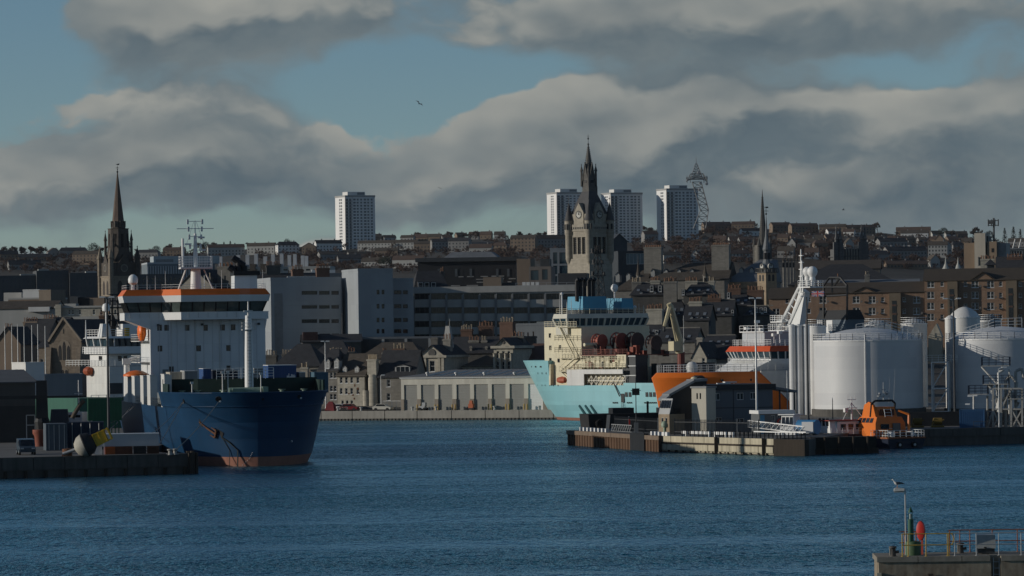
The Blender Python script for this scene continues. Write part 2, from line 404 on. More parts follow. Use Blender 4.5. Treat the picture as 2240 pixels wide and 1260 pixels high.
# ------------------------------------------------------------------ local frames measured on the photograph
class Frame:
  def __init__(s,loc,rz):
    s.loc=Vector(loc);s.rz=rz;s.R=Matrix.Rotation(rz,3,'Z');s.Ri=s.R.transposed()
    s.o=s.Ri @ (Vector((0,0,CAMZ))-s.loc)
  def pt(s,px,row,axis,val):           # local point where the sight line meets the plane local[axis]=val
    u,v=UV(px,row);d=s.Ri @ Vector((u/FPX,1.0,-v/FPX));i='xyz'.index(axis)
    k=(val-s.o[i])/d[i];return s.o+d*k
  def rect(s,px0,r0,px1,r1,axis='y',val=0.0):
    a=s.pt(px0,r1,axis,val);b=s.pt(px1,r0,axis,val);i=0 if axis == 'y' else 1
    return (min(a[i],b[i]),max(a[i],b[i]),a.z,b.z)

def hull(levels,n=26,tip=.02,rnd=1.0):
  """levels: (z, x_bow, x_stern, half_breadth, entry fraction, power, stern half-breadth factor); returns rows of one side, starboard negative y"""
  rows=[]
  for (z,xb,xs,B,e,p,sf) in levels:
    row=[]
    for i in range(n+1):
      t=(i/n) ** 1.5
      x=xb+(xs-xb)*t
      y=B*(1-(1-min(1,t/e)) ** p) ** rnd if t < e else B
      if t > .82: y *= 1-(1-sf)*((t-.82)/.18) ** 2
      row.append((x,max(y,tip),z))
    rows.append(row)
  return rows
def hull_mesh(mb,rows,mi,sheer=None):
  """skin both sides between consecutive rows; mi[k] = material of strip k"""
  sh=sheer or (lambda x,z: 0)
  for k in range(len(rows)-1):
    mb.use(mi[k]);a,b=rows[k],rows[k+1];n=len(a)
    for sgn in (1,-1):
      base=len(mb.v)
      for (x,y,z) in a: mb.v.append((x,sgn*y,z+sh(x,z)))
      for (x,y,z) in b: mb.v.append((x,sgn*y,z+sh(x,z)))
      for i in range(n-1):
        q=(base+i,base+i+1,base+n+i+1,base+n+i)
        mb.face(q if sgn < 0 else q[::-1])
    # stem and transom closing quads
    for i in (0,n-1):
      p,q=a[i],b[i]
      mb.quad((p[0],p[1],p[2]+sh(p[0],p[2])),(p[0],-p[1],p[2]+sh(p[0],p[2])),(q[0],-q[1],q[2]+sh(q[0],q[2])),(q[0],q[1],q[2]+sh(q[0],q[2])))
def deck_mesh(mb,row,z,x0=None,x1=None,inset=.15):
  pts=[(x,y-inset) for (x,y,_) in row if (x0 is None or x <= x0) and (x1 is None or x >= x1) and y > inset]
  if not pts: return
  poly=[(x,y,z) for x,y in pts]+[(x,-y,z) for x,y in reversed(pts)]
  mb.poly(poly)
def railing(mb,pts,h=1.05,bars=3,post=1.6,r=.03,closed=False):
  pts=[Vector(p) for p in pts]
  segs=list(zip(pts,pts[1:]+([pts[0]] if closed else []))) if closed else list(zip(pts,pts[1:]))
  for a,b in segs:
    L=(b-a).length;k=max(1,round(L/post))
    for i in range(k+1):
      p=a.lerp(b,i/k);mb.cyl(p,p+Vector((0,0,h)),r,None,4,False)
    for q in range(1,bars+1):
      d=Vector((0,0,h*q/bars));mb.cyl(a+d,b+d,r*.9,None,4,False)
def window_mesh(w,h,style='plain',fm=None,gm=None):
  """a window in the XZ plane centred on x, from z=0, facing -y: frame, bars, pane, sill"""
  key=('win',round(w,2),round(h,2),style,fm.name if fm else '',gm.name if gm else '')
  if key in MESHES: return MESHES[key]
  b=MB();t=min(.09,w*.12);x=w/2
  b.use(1).box(-x,x,.06,.10,0,h)
  b.use(0)
  b.box(-x,-x+t,.0,.06,0,h).box(x-t,x,.0,.06,0,h).box(-x+t,x-t,.0,.06,0,t).box(-x+t,x-t,.0,.06,h-t,h)
  if style in ('sash','pair'): b.box(-x+t,x-t,.01,.06,h*.5-.03,h*.5+.03)
  if style == 'pair': b.box(-.09,.09,-.01,.06,t,h-t)
  if style == 'cross': b.box(-.03,.03,.01,.06,t,h-t)
  if style == 'strip':
    k=max(2,round(w/1.1))
    for i in range(1,k): q=-x+w*i/k;b.box(q-.03,q+.03,.01,.06,t,h-t)
  if style in ('sash','pair'): b.box(-x-.08,x+.08,-.14,.05,-.12,0)
  MESHES[key]=b.mesh('window',[fm or frameW,gm or glass]);return MESHES[key]
MESHES={}
def facade(root,mb,o,ang,W,H,rects,depth=.22,style='plain',name='window',fm=None,gm=None,lab=None):
  """wall panel with real openings. o: local start, ang: 0 front, -90 left, 90 right. rects: (s0, s1, z0, z1[, style])"""
  c,s=math.cos(ang),math.sin(ang);o=Vector(o)
  T=lambda a,d,z: (o.x+a*c-d*s,o.y+a*s+d*c,o.z+z)
  rr=[r for r in rects if r[0] > .01 and r[1] < W-.01 and r[2] > .01 and r[3] < H-.01 and r[1]-r[0] > .05 and r[3]-r[2] > .05]
  xs=sorted({0.0,W,*[r[0] for r in rr],*[r[1] for r in rr]});zs=sorted({0.0,H,*[r[2] for r in rr],*[r[3] for r in rr]})
  for i in range(len(xs)-1):
    for j in range(len(zs)-1):
      cx,cz=(xs[i]+xs[i+1])/2,(zs[j]+zs[j+1])/2
      if any(r[0] < cx < r[1] and r[2] < cz < r[3] for r in rr): continue
      mb.quad(T(xs[i],0,zs[j]),T(xs[i+1],0,zs[j]),T(xs[i+1],0,zs[j+1]),T(xs[i],0,zs[j+1]))
  for r in rr:
    a,b,z0,z1=r[:4];st=r[4] if len(r) > 4 else style
    for p,q in (((a,z0),(a,z1)),((b,z1),(b,z0)),((a,z1),(b,z1)),((b,z0),(a,z0))):
      mb.quad(T(p[0],0,p[1]),T(q[0],0,q[1]),T(q[0],depth,q[1]),T(p[0],depth,p[1]))
    if st == 'open': continue
    w=put(name,window_mesh(b-a,z1-z0,st,fm,gm),root,T((a+b)/2,depth-.10,z0),ang)
    if lab: w['label']=lab
def grid(x0,x1,z0,z1,nx,nz,w,h,skip=(),style=None):
  out=[]
  for j in range(nz):
    for i in range(nx):
      if (i,j) in skip: continue
      cx=x0+(x1-x0)*(i+.5)/nx;cz=z0+(z1-z0)*(j+.5)/nz
      out.append((cx-w/2,cx+w/2,cz-h/2,cz+h/2)+((style,) if style else ()))
  return out

# ================================================================== blue cargo ship (left)
def blue_ship():
  psi=R(10.0)
  stem=at(565,1020,Dat(565,1020));loc=(stem.x,stem.y,0)
  rz=-R(90)+psi                        # local +x (bow) points at the camera and a little right
  F=Frame(loc,rz)
  S=thing('cargo_ship','dark blue cargo ship with white bridge house and orange roof band','ship',loc,rz)
  HB=plated('blue_ship_topside',(.012,.052,.118),.42,.2,.09,7,1.7,.78,.30,(.035,.035,.04))
  HB.node_tree.nodes['Principled BSDF'].inputs['Specular IOR Level'].default_value=.18
  lv=[(-3,-1.2,-96,8.6,.34,1.7,.8),(-.2,-.3,-97,9.4,.27,1.9,.85),(1.25,.0,-98,9.8,.245,2.0,.9),(1.26,.03,-98,9.83,.245,2.0,.9),
          (3.6,.1,-98,10.2,.225,2.1,.95),(5.8,.4,-98,10.45,.21,2.25,.97),(7.7,1.2,-98,10.6,.205,2.4,.98)]
  rows=hull(lv,44,.02,.53)
  b=MB();hull_mesh(b,rows,[0,0,1,1,1,1])
  b.build('hull',[redlead,HB],S,True)
  # forecastle: plating carried up to the bulwark rail, aft end steps down
  fl=hull([(7.7,1.2,-98,10.6,.205,2.4,.98),(7.95,1.4,-98,10.75,.205,2.4,.98),(9.75,2.6,-98,11.2,.20,2.5,.98)],44,.02,.53)
  XF=-20.5
  cut=[[(max(x,XF),y,z) for (x,y,z) in r if x > XF-4][:60] for r in fl]
  nmin=min(len(c) for c in cut);cut=[c[:nmin] for c in cut]
  b=MB();hull_mesh(b,cut,[0,0]);b.build('forecastle_bulwark',HB,S,True)
  b=MB()
  for r,z in ((cut[1],7.97),):
    for sgn in (1,-1):
      for p,q in zip(r,r[1:]): b.cyl((p[0]+.02,sgn*(p[1]+.03),z),(q[0]+.02,sgn*(q[1]+.03),z),.07,None,5,False)
  for sgn in (1,-1):
    r=cut[2]
    for p,q in zip(r,r[1:]): b.cyl((p[0],sgn*p[1],9.78),(q[0],sgn*q[1],9.78),.09,None,5,False)
  tag(b.build('rubbing_strake',HB,S),kind='stuff')
  d=MB();deck_mesh(d,rows[-1],7.62);d.build('deck',greenD,S)
  d=MB();deck_mesh(d,cut[1],8.6,None,XF+.1);d.build('forecastle_deck',greenD,S)
  # dark green breakwater across the forecastle
  b=MB()
  def bw(pts,z0,z1,t=.15):
    for (x0,y0),(x1,y1) in zip(pts,pts[1:]):
      b.poly([(x0,y0,z0),(x1,y1,z0),(x1,y1,z1),(x0,y0,z1)]);b.poly([(x0-t,y0,z0),(x1-t,y1,z0),(x1-t,y1,z1),(x0-t,y0,z1)]);b.poly([(x0,y0,z1),(x1,y1,z1),(x1-t,y1,z1),(x0-t,y0,z1)])
  zt=F.pt(560,827,'x',-18).z
  bw([(-20.3,-10.6),(-18.2,-6),(-17.0,0),(-18.2,6),(-20.3,10.6)],8.6,zt)
  b.box(-20.4,-12,10.35,10.6,9.7,zt-.3).box(-20.4,-13,-10.6,-10.35,9.7,zt-.6)
  b.build('breakwater',greenD,S)
  b=MB()
  for y in (-8.6,-6.5,-3.0,2.6,5.0,8.0): c_=MB();c_.lathe([(.35,8.6),(.3,9.9),(.5,9.92),(.5,10.0)],(-14,y,0),10);c_.build('mooring_bitt',mat('pale_green_machinery',(.25,.34,.26),.6,.3,1),S,True)
  b.box(-12,-9.5,-2.2,-.6,8.6,10.2).cyl((-10.7,-2.6,9.6),(-10.7,1.8,9.6),.75,None,14).box(-12,-9.5,1.9,2.6,8.6,10.4)
  b.build('windlass',mat('pale_green_machinery',(.25,.34,.26),.6,.3,1),S,True)
  # hawse openings, anchor pocket, draught marks
  def on_hull(px,row):
    u,v=UV(px,row);d=F.Ri @ Vector((u/FPX,1,-v/FPX));best=None
    prm=rows[:-1]+cut
    for k in range(len(prm)-1):
      a,c=prm[k],prm[k+1]
      for i in range(min(len(a),len(c))-1):
        for sg in (1,-1):
          P0=Vector((a[i][0],sg*a[i][1],a[i][2]));P1=Vector((a[i+1][0],sg*a[i+1][1],a[i+1][2]));P2=Vector((c[i][0],sg*c[i][1],c[i][2]));P3=Vector((c[i+1][0],sg*c[i+1][1],c[i+1][2]))
          nrm=(P1-P0).cross(P2-P0)
          if nrm.length < 1e-6: continue
          nrm.normalize();dn=d.dot(nrm)
          if abs(dn) < 1e-7: continue
          t=(P0-F.o).dot(nrm)/dn;X=F.o+d*t
          if min(P0.x,P1.x,P2.x,P3.x)-.05 <= X.x <= max(P0.x,P1.x,P2.x,P3.x)+.05 and min(P0.z,P2.z)-.01 <= X.z <= max(P0.z,P2.z)+.01 and X.y*sg >-.1:
            if nrm.dot(d) > 0: nrm=-nrm
            if best is None or t < best[0]: best=(t,X,nrm)
    return best
  h0=on_hull(437,922);h1=on_hull(487,957)
  if h0 and h1:
    A,B_=h0[1]+h0[2]*.04,h1[1]+h1[2]*.04;ax=(B_-A).normalized();n=(h0[2]+h1[2]).normalized();sd=ax.cross(n).normalized()
    b=MB();w=.75
    b.poly([A-sd*w*.5-ax*.2,A+sd*w*.6,A+ax*2.2+sd*w,B_+sd*w,B_-sd*w,A+ax*1.2-sd*w])
    b.build('anchor_pocket',black,S)
    b=MB();c=A.lerp(B_,.58)+n*.25
    b.cyl(c-ax*1.0,c+ax*.9,.13,.15,8).cyl(c+ax*.8-sd*.55,c+ax*.8+sd*.55,.16,None,8)
    for sg in (-1,1): b.cyl(c+ax*.8+sd*.55*sg,c-ax*.1+sd*.6*sg+n*.08,.14,.05,8)
    b.cyl(A+n*.1,c-ax*1.0,.07,None,6)
    b.build('anchor',rust,S,True)
    b=MB();k1=on_hull(521,985)
    if k1: b.path([B_+n*.05,(B_+k1[1])/2+n*.18+Vector((0,0,.25)),k1[1]+k1[2]*.08,Vector((k1[1].x,k1[1].y,-.5))+k1[2]*.2],.085,6)
    k2=on_hull(503,985)
    if k2: b.path([B_+n*.05,k2[1]+k2[2]*.06,Vector((k2[1].x,k2[1].y,-.5))+k2[2]*.15],.045,6)
    b.build('discharge_stain',mat('dark_weed_streak',(.012,.02,.02),.7,.3,1),S)
  for (px,row,r) in ((402,876,.2),(478,873,.42),(655,868,.3),(705,872,.22),(575,873,.2)):
    h=on_hull(px,row)
    if h:
      c,n=h[1]+h[2]*.03,h[2];b=MB();b.cyl(c-n*.1,c+n*.03,r,None,10);b.build('fairlead',black,S)
  b=MB()
  for (px,row) in ((658,870),(402,880),(482,877),(637,965)):
    h=on_hull(px,row)
    if h: c=h[1]+h[2]*.08;b.ball(c,.14,8)
  for i in range(9):
    h=on_hull(552-i*1.6-max(0,i-4)*2.2,990+i*3.4)
    if h: c=h[1]+h[2]*.02;b.ball(c,.055,6)
  tag(b.build('draught_marks',white,S),kind='stuff')
  # white frames along the starboard side, aft of the forecastle
  for (px,w,top) in ((279,11,824),(294,9,824),(313,11,823),(328,10,822),(359,21,820)):
    a=F.pt(px-w/2,880,'y',-10.35);c=F.pt(px+w/2,880,'y',-10.35);t=F.pt(px,top,'y',-10.35)
    x0,x1=sorted((a.x,c.x));L=min(.9,(x1-x0)*.2)
    p=MB();xm=(x0+x1)/2
    p.box(xm-2.4,xm+2.4,-10.5,-10.1,7.62,t.z).box(xm-2.5,xm+2.5,-10.55,-9.8,t.z,t.z+.12).box(xm+1.9,xm+2.4,-10.1,-9.5,7.62,t.z)
    p.build('side_frame',whiteD,S)
  b=MB();railing(b,[(-22,-10.3,7.7),(-70,-10.3,7.7)],1.1,3,2.2,.035);b.build('side_rail',greyD,S)
  b=MB();b.box(-68,-24,-7.5,7.5,7.6,9.2);b.build('hatch_coaming',mat('hatch_paint',(.20,.22,.22),.6,.2,.3),S)
  # deck containers and boxes between forecastle and house
  def cbox(px0,r0,px1,r1,xl,dep,m_,lab,roof=None,nm='deck_container'):
    a=F.pt(px0,r1,'x',xl);c=F.pt(px1,r0,'x',xl)
    y0,y1=sorted((a.y,c.y));z0=min(a.z,9.2);z0=a.z-.9
    t=thing(nm,lab,'container',tuple(F.R @ Vector((xl,(y0+y1)/2,z0))+F.loc),rz)
    w=(y1-y0)/2;h=c.z-z0
    q=MB();q.box(-dep,0,-w,w,0,h);q.build('body',m_,t)
    k=MB();nr=max(4,int(w*2/.35))
    for i in range(nr): y=-w+(i+.5)*2*w/nr;k.box(0,.05,y-.06,y+.06,.15,h-.15)
    k.build('corrugation',m_,t)
    q=MB();q.box(-dep-.03,.06,-w-.03,w+.03,h,h+.08);q.build('roof',roof or m_,t)
    return t
  cblue=mat('container_blue',(.03,.08,.22),.5,.2,.5);cgry=mat('container_grey',(.28,.28,.27),.6,.25,.5,.5)
  cbox(372,815,401,842,-50,6,mat('stained_white_steel',(.52,.47,.38),.7,.3,.6,.6),'rust stained white deck container at the ship bow, left of the others')
  cbox(404,812,432,842,-46,6,cgry,'grey open frame deck container beside the stained white one',whiteD)
  cbox(445,807,462,836,-54,6,cblue,'bright blue deck container left of the foremast',whiteD)
  cbox(465,810,520,833,-60,6,navyD,'long dark deck container directly left of the white foremast',cgry)
  cbox(556,806,583,830,-62,6,cgry,'grey deck container directly right of the white foremast',whiteD)
  t=cbox(587,799,648,832,-30,6,cblue,'blue deck container with white roof and white mark, right of the foremast',white)
  q=MB();random.seed(3)
  for i in range(10):
    y=1.75-i*.12;hh=.5+random.random()*.5;q.box(.07,.09,y-.05,y+.05,.9,.9+hh)
  q.box(.07,.09,.6,1.8,.6,.85);q.build('white_mark',white,t)
  cbox(655,815,668,838,-30,5,cgry,'narrow white and grey deck container near the right bow rail',whiteD)
  cbox(688,815,718,845,-26,5,mat('container_steel_blue',(.08,.15,.20),.5,.2,.5),'steel blue deck container at the right edge of the ship')
  cbox(672,829,684,843,-24,4,mat('container_rust',(.18,.11,.08),.7,.3,.6),'small brown box beside the steel blue container at the bow')
  # foremast
  b=MB();c=F.pt(545,828,'x',-15);top=F.pt(545,690,'x',-15)
  b.lathe([(.62,0),(.56,(top.z-8.6)*.55),(.42,top.z-8.6)],(-15,c.y,8.6),14)
  b.build('foremast',white,S,True)
  b=MB();zt=top.z
  b.box(-15.8,-14.2,c.y-.9,c.y+.9,zt-2.0,zt-1.9);railing(b,[(-15.8,c.y-.9,zt-1.9),(-14.2,c.y-.9,zt-1.9),(-14.2,c.y+.9,zt-1.9),(-15.8,c.y+.9,zt-1.9)],.9,2,.9,.03,True)
  b.cyl((-15,c.y,zt),(-15,c.y,zt+1.9),.16,.08,6)
  b.build('crosstree',whiteD,S);b=MB();b.box(-15.2,-14.8,c.y-.6,c.y+.6,zt+.5,zt+.7);b.build('light_arm',whiteD,S)
  b=MB()
  for i in range(26): z=9+i*.45;b.cyl((-14.4,c.y-.25,z),(-14.4,c.y+.25,z),.03,None,4)
  for s_ in (-.25,.25): b.cyl((-14.4,c.y+s_,8.6),(-14.4,c.y+s_,zt-2),.03,None,4)
  b.build('ladder',grey,S)
  b=MB();zz=F.pt(545,829,'x',-16).z
  railing(b,[(-16.5,-3.6,zz),(-16.5,4.2,zz)],1.5,4,1.1,.05);b.build('foredeck_rail',white,S)
  for (px,r0,r1) in ((487,812,858),(499,812,858),(571,815,860),(420,835,860)):
    b=MB();p0=F.pt(px,r1,'x',-10);p1=F.pt(px,r0,'x',-10);b.cyl((-10,p0.y,8.6),(-10,p0.y,p1.z),.09,.07,6).box(-10.15,-9.85,p0.y-.2,p0.y+.2,p1.z-.3,p1.z);b.build('deck_light_post',whiteD,S)
  # bridge house
  XH=-78.0
  lo=F.pt(330,818,'x',XH);hi=F.pt(580,697,'x',XH);yA,yB=lo.y,hi.y
  ys=sorted((yA,yB));zb=7.6;zt=hi.z;HW=ys[1]-ys[0]
  b=MB()
  rc=[F.rect(px-5,r-6.5,px+5,r+6.5,'x',XH) for (px,r) in ((349,717),(364.5,717),(409.5,717),(449.5,717),(487,716.5),(510,716),(350,762.5),(434.5,762),(500,761.5),(375,808),(500.5,806))]
  rc=[(ys[1]-q[1],ys[1]-q[0],q[2]-zb,q[3]-zb) for q in rc]
  # front wall faces +x: run from +y to -y when seen from the bow
  HP=plated('ship_house_white',(.76,.77,.77),.45,.08,.25,2.6,2.7,.88,.35,(.34,.25,.17))
  frontroot=S
  def house_wall(rects,Wd,Hh):
    xs=sorted({0.0,Wd,*[r[0] for r in rects],*[r[1] for r in rects]});zs=sorted({0.0,Hh,*[r[2] for r in rects],*[r[3] for r in rects]})
    T=lambda a,d,z: (XH-d,ys[1]-a,zb+z)
    for i in range(len(xs)-1):
      for j in range(len(zs)-1):
        cx,cz=(xs[i]+xs[i+1])/2,(zs[j]+zs[j+1])/2
        if any(r[0] < cx < r[1] and r[2] < cz < r[3] for r in rects): continue
        b.quad(T(xs[i],0,zs[j]),T(xs[i],0,zs[j+1]),T(xs[i+1],0,zs[j+1]),T(xs[i+1],0,zs[j]))
    for r in rects:
      for p,q in (((r[0],r[2]),(r[0],r[3])),((r[1],r[3]),(r[1],r[2])),((r[0],r[3]),(r[1],r[3])),((r[1],r[2]),(r[0],r[2]))):
        b.quad(T(p[0],0,p[1]),T(p[0],.18,p[1]),T(q[0],.18,q[1]),T(q[0],0,q[1]))
      put('porthole_window',window_mesh(r[1]-r[0],r[3]-r[2],'plain',greyD,glass),S,(XH-.06,ys[1]-(r[0]+r[1])/2,zb+r[2]),R(90))
  house_wall(rc,HW,zt-zb)
  XB=XH-16
  b.quad((XH,ys[0],zb),(XH,ys[0],zt),(XB,ys[0],zt),(XB,ys[0],zb));b.quad((XH,ys[1],zb),(XB,ys[1],zb),(XB,ys[1],zt),(XH,ys[1],zt))
  b.quad((XB,ys[0],zb),(XB,ys[0],zt),(XB,ys[1],zt),(XB,ys[1],zb));b.quad((XH,ys[0],zt),(XH,ys[1],zt),(XB,ys[1],zt),(XB,ys[0],zt))
  b.build('bridge_house',HP,S)
  b=MB();k=13
  for i in range(1,k): y=ys[0]+HW*i/k;b.box(XH+.0,XH+.035,y-.035,y+.035,zb+.3,zt-.05)
  b.build('plating_rib',mat('ship_house_rib',(.55,.56,.57),.5,.1,.3),S)
  # starboard side doors, gallery, stair seen edge on
  b=MB()
  for z in (zt-3.2,zt-6.4,zt-9.6): b.box(XB,XH-1.5,ys[0]-1.5,ys[0],z,z+.12);railing(b,[(XB,ys[0]-1.5,z+.1),(XH-1.5,ys[0]-1.5,z+.1)],1.0,3,2,.04)
  b.build('side_gallery',whiteD,S)
  # bridge: wing deck with solid bulwark, raked window band, fascia with orange stripe
  wl=F.pt(272,690,'x',XH+1.5);wr=F.pt(592,690,'x',XH+1.5);Y0,Y1=sorted((wl.y,wr.y))
  z0=F.pt(433,699,'x',XH+2).z;z1=F.pt(433,683,'x',XH+2).z;z2=F.pt(433,660,'x',XH+2).z;z3=F.pt(433,645.5,'x',XH+2).z;z4=F.pt(433,632,'x',XH+2).z
  yc=(Y0+Y1)/2
  plan=lambda x0,e,ins=0: [(x0-9.5,Y0+ins),(x0-1.2,Y0+ins),(x0-1.2+e*0,yc-5.2),(x0+1.4,yc-2.6),(x0+1.4,yc+6.2),(x0-.4,yc+8.0),(x0-1.2,Y1-ins),(x0-9.5,Y1-ins)]
  b=MB();P0=plan(XH+1.2,0,.15);b.prism(P0,z0,z0+.25);b.build('wing_deck',white,S)
  b=MB()
  for p,q in zip(P0,P0[1:]): b.poly([(p[0],p[1],z0+.25),(q[0],q[1],z0+.25),(q[0],q[1],z1),(p[0],p[1],z1)]);b.cyl((p[0],p[1],z1),(q[0],q[1],z1),.06,None,5)
  b.build('wing_bulwark',white,S)
  # glazed band
  Pb,Pt=plan(XH+.2,0,1.0),plan(XH+1.0,0,.35)
  b=MB()
  b.prism(Pb,z0+.25,z1+.05,Pb);b.build('wheelhouse_sill',white,S)
  gw=mat('bridge_glass',(.10,.125,.115),.12,.35,.8,spec=.7)
  for e in range(len(Pb)-1):
    p,q,pt_,qt=[Vector(t) for t in (Pb[e]+(z1,),Pb[e+1]+(z1,),Pt[e]+(z2,),Pt[e+1]+(z2,))]
    k=max(1,round((q-p).length/1.7))
    for i in range(k):
      a0,a1=i/k,(i+1)/k
      A,B_,C,D_=p.lerp(q,a0),p.lerp(q,a1),pt_.lerp(qt,a1),pt_.lerp(qt,a0)
      w=MB();w.quad(A,B_,C,D_);w.build('bridge_window',gw,S)
    for i in range(k+1): f=MB();f.cyl(p.lerp(q,i/k),pt_.lerp(qt,i/k),.11,None,5);f.build('window_mullion',black,S)
  b=MB();Pf0,Pf1=plan(XH+1.3,0,.1),plan(XH+1.5,0,-.15);b.prism(Pf0,z2,z3,Pf1);b.build('fascia',white,S)
  b=MB();Pr=plan(XH+1.0,0,.55);b.prism(Pf1,z3+.003,z4,Pr);b.build('orange_band',orange,S)
  b=MB();Prr=[(x,y) for x,y in Pr];railing(b,[(x,y,z4) for x,y in Prr],.7,2,1.8,.03)
  b.build('roof_rail',white,S)
  b=MB()
  for i in range(15): y=Y0+1+(Y1-Y0-2)*i/14;b.box(XH+2.66 if yc-2.6 < y < yc+6.2 else XH+.05,XH+2.72 if yc-2.6 < y < yc+6.2 else XH+.12,y-.05,y+.05,z0+.3,z1-.05)
  tag(b.build('bulwark_stiffener',whiteD,S),kind='stuff')
  for y in (ys[0]+1.2,ys[1]-1.0,ys[0]+HW*.45): k=MB();k.box(XH,XH+.25,y-.2,y+.2,zt-.9,zt-.6);k.build('floodlight',greyD,S)
  for (y,z) in ((ys[0]+2.2,zt-8.4),(ys[1]-3.0,zt-8.4)): k=MB();k.box(XH+.01,XH+.05,y-.45,y+.45,z-1.0,z+1.0);k.build('house_door',grey,S)
  for i in range(4): k=MB();y=ys[0]+HW*(.18+.21*i);k.cyl((XH+.08,y,zb+2.4),(XH+.08,y,zt-.2),.05,None,5);k.build('vent_pipe',whiteD,S)
  # wing brackets
  for (y,s_) in ((ys[0],-1),(ys[1],1)):
    b=MB();wd_=(abs(Y0-ys[0]) if s_ < 0 else abs(Y1-ys[1]))-.4;b.extr([(XH+.2,y,z0),(XH+.2,y+s_*wd_,z0),(XH+.2,y,z0-1.4)],(-7,0,0));b.build('wing_bracket',white,S)
  # bridge roof furniture
  def rp(px,row,x): q=F.pt(px,row,'x',x);return q
  q=rp(428,588,XH-4);b=MB();b.lathe([(.85,0),(.72,q.z-z4)],(XH-4,q.y,z4),14);b.build('mast_base',white,S,True)
  b=MB();pz=q.z;y=q.y
  b.box(XH-5.6,XH-2.4,y-2.4,y+2.4,pz,pz+.25);railing(b,[(XH-5.6,y-2.4,pz+.25),(XH-2.4,y-2.4,pz+.25),(XH-2.4,y+2.4,pz+.25),(XH-5.6,y+2.4,pz+.25)],1.6,4,.8,.04,True)
  b.build('mast_platform',white,S)
  b=MB();zt5=rp(426,482,XH-4).z
  b.cyl((XH-4,y,pz),(XH-4,y,zt5-2),.42,.2,10).cyl((XH-4,y,zt5-2),(XH-4,y,zt5),.1,.05,6)
  zy=rp(427,500,XH-4).z
  b.cyl((XH-4,y-2.8,zy),(XH-4,y+2.8,zy),.06,None,5)
  for k,ww in ((0,1.0),(-1.2,.9),(-2.6,.8),(1.1,1.1)):
    b.cyl((XH-4,y-ww,zy+k),(XH-4,y+ww,zy+k),.05,None,5)
    for sg in (-1,1): b.box(XH-4.15,XH-3.85,y+sg*ww-.14,y+sg*ww+.14,zy+k-.45,zy+k+.3)
  b.cyl((XH-4,y-2.6,pz),(XH-4,y-.2,zy+1),.03,None,4).cyl((XH-4,y+2.6,pz),(XH-4,y+.2,zy+1),.03,None,4)
  for dx,zz in ((-1.1,3.6),(1.0,2.7),(.9,4.6)): b.box(XH-4.2,XH-3.7,y+dx-.5,y+dx+.5,pz+zz,pz+zz+.25)
  b.cyl((XH-4,y-1.9,pz),(XH-4,y-1.9,pz+4.6),.2,.2,8)
  b.build('radar_mast',white,S)
  b=MB()
  for (px0,px1) in ((390,406),(466,446)):
    p0=rp(px0,632,XH-5);p1=rp(px1,590,XH-5);b.cyl((XH-5,p0.y,z4),(XH-5,p1.y,p1.z),.12,None,6)
  b.build('mast_stay',white,S)
  q=rp(291,612,XH-2);b=MB();b.lathe([(.3,0),(.25,q.z-z4-.75),(.35,q.z-z4-.7)],(XH-2,q.y,z4),8);b.lathe([(.35,-.75),(.72,-.45),(.75,.1),(.6,.5),(.3,.75),(.01,.82)],(XH-2,q.y,q.z),14);b.build('satellite_dome',white,S,True)
  a=rp(512,632,XH-18);c=rp(564,602,XH-18);y0,y1=sorted((a.y,c.y))
  b=MB();b.frust(XH-23,XH-18,y0,y1,zt,c.z,.12);b.build('funnel',HP,S)
  b=MB();e=rp(540,577,XH-20);b.box(XH-23.2,XH-17.8,y0+.0,y1+.3,c.z,c.z+.7)
  for yy,hh in ((y0+HW*.02,.8),((y0+y1)/2,1.5),((y0+y1)/2-.9,2.2)):
    b.cyl((XH-20,yy,c.z+.6),(XH-20,yy,c.z+hh),.5,None,10).cyl((XH-20,yy,c.z+hh),(XH-20,yy-.9,c.z+hh+.6),.55,.5,10)
  b.build('exhaust',black,S,True)
  for px in (285,300,322,340,362,485,575):
    b=MB();p=rp(px,632,XH-1);b.cyl((XH-1,p.y,z4),(XH-1,p.y,z4+1.4+(px % 3)*.7),.04,.02,5);b.build('whip_aerial',white,S)
  b=MB();p=rp(447,640,XH+1.6);b.cyl((XH+1.9,p.y,z2-.2),(XH+1.9,p.y,z4+2.0),.05,None,5);b.build('flagstaff',white,S)
  # lifeboat, raft canopy, stores crane on the starboard side
  c=F.pt(316,727,'y',ys[0]-.9)
  b=MB();b.lathe([(.02,-1.5),(.5,-1.2),(.85,-.3),(.85,.6),(.55,1.3),(.02,1.6)],(0,0,0),12);o=b.build('rescue_boat',orange,S,True);o.location=(XH-3,ys[0]-1.0,c.z);o.scale=(1.6,.8,1)
  c=F.pt(298,817,'y',-9.2);b=MB();b.lathe([(2.0,0),(1.9,.3),(1.0,.75),(.02,.9)],(c.x,-9.2,c.z-.4),14);b.build('raft_canopy',orange,S,True)
  p0=F.pt(277,806,'y',-10);p1=F.pt(277,790,'y',-10);p2=F.pt(307,779,'x',p0.x)
  b=MB();b.cyl((p0.x,-10,7.7),(p0.x,-10,p1.z),.5,.42,10).cyl((p0.x,-10,p1.z),(p0.x,p2.y,p2.z),.36,.18,6).box(p0.x-.6,p0.x+.6,-10.6,-9.4,p1.z-.5,p1.z+.4);b.build('stores_crane',white,S)
  # mooring lines
  q0=on_hull(480,876);q1=F.Ri @ (at(380,988,548)-F.loc)
  def rope_to(a,bq,nm='mooring_line',sag=.4,r=.055):
    k=MB();pts=[]
    for i in range(13):
      t=i/12;pp=Vector(a).lerp(Vector(bq),t);pp.z -= sag*4*t*(1-t);pts.append(pp)
    k.path(pts,r,5);k.build(nm,rope,S)
  if q0: rope_to(q0[1]+q0[2]*.05,q1)
  q2=on_hull(401,878)
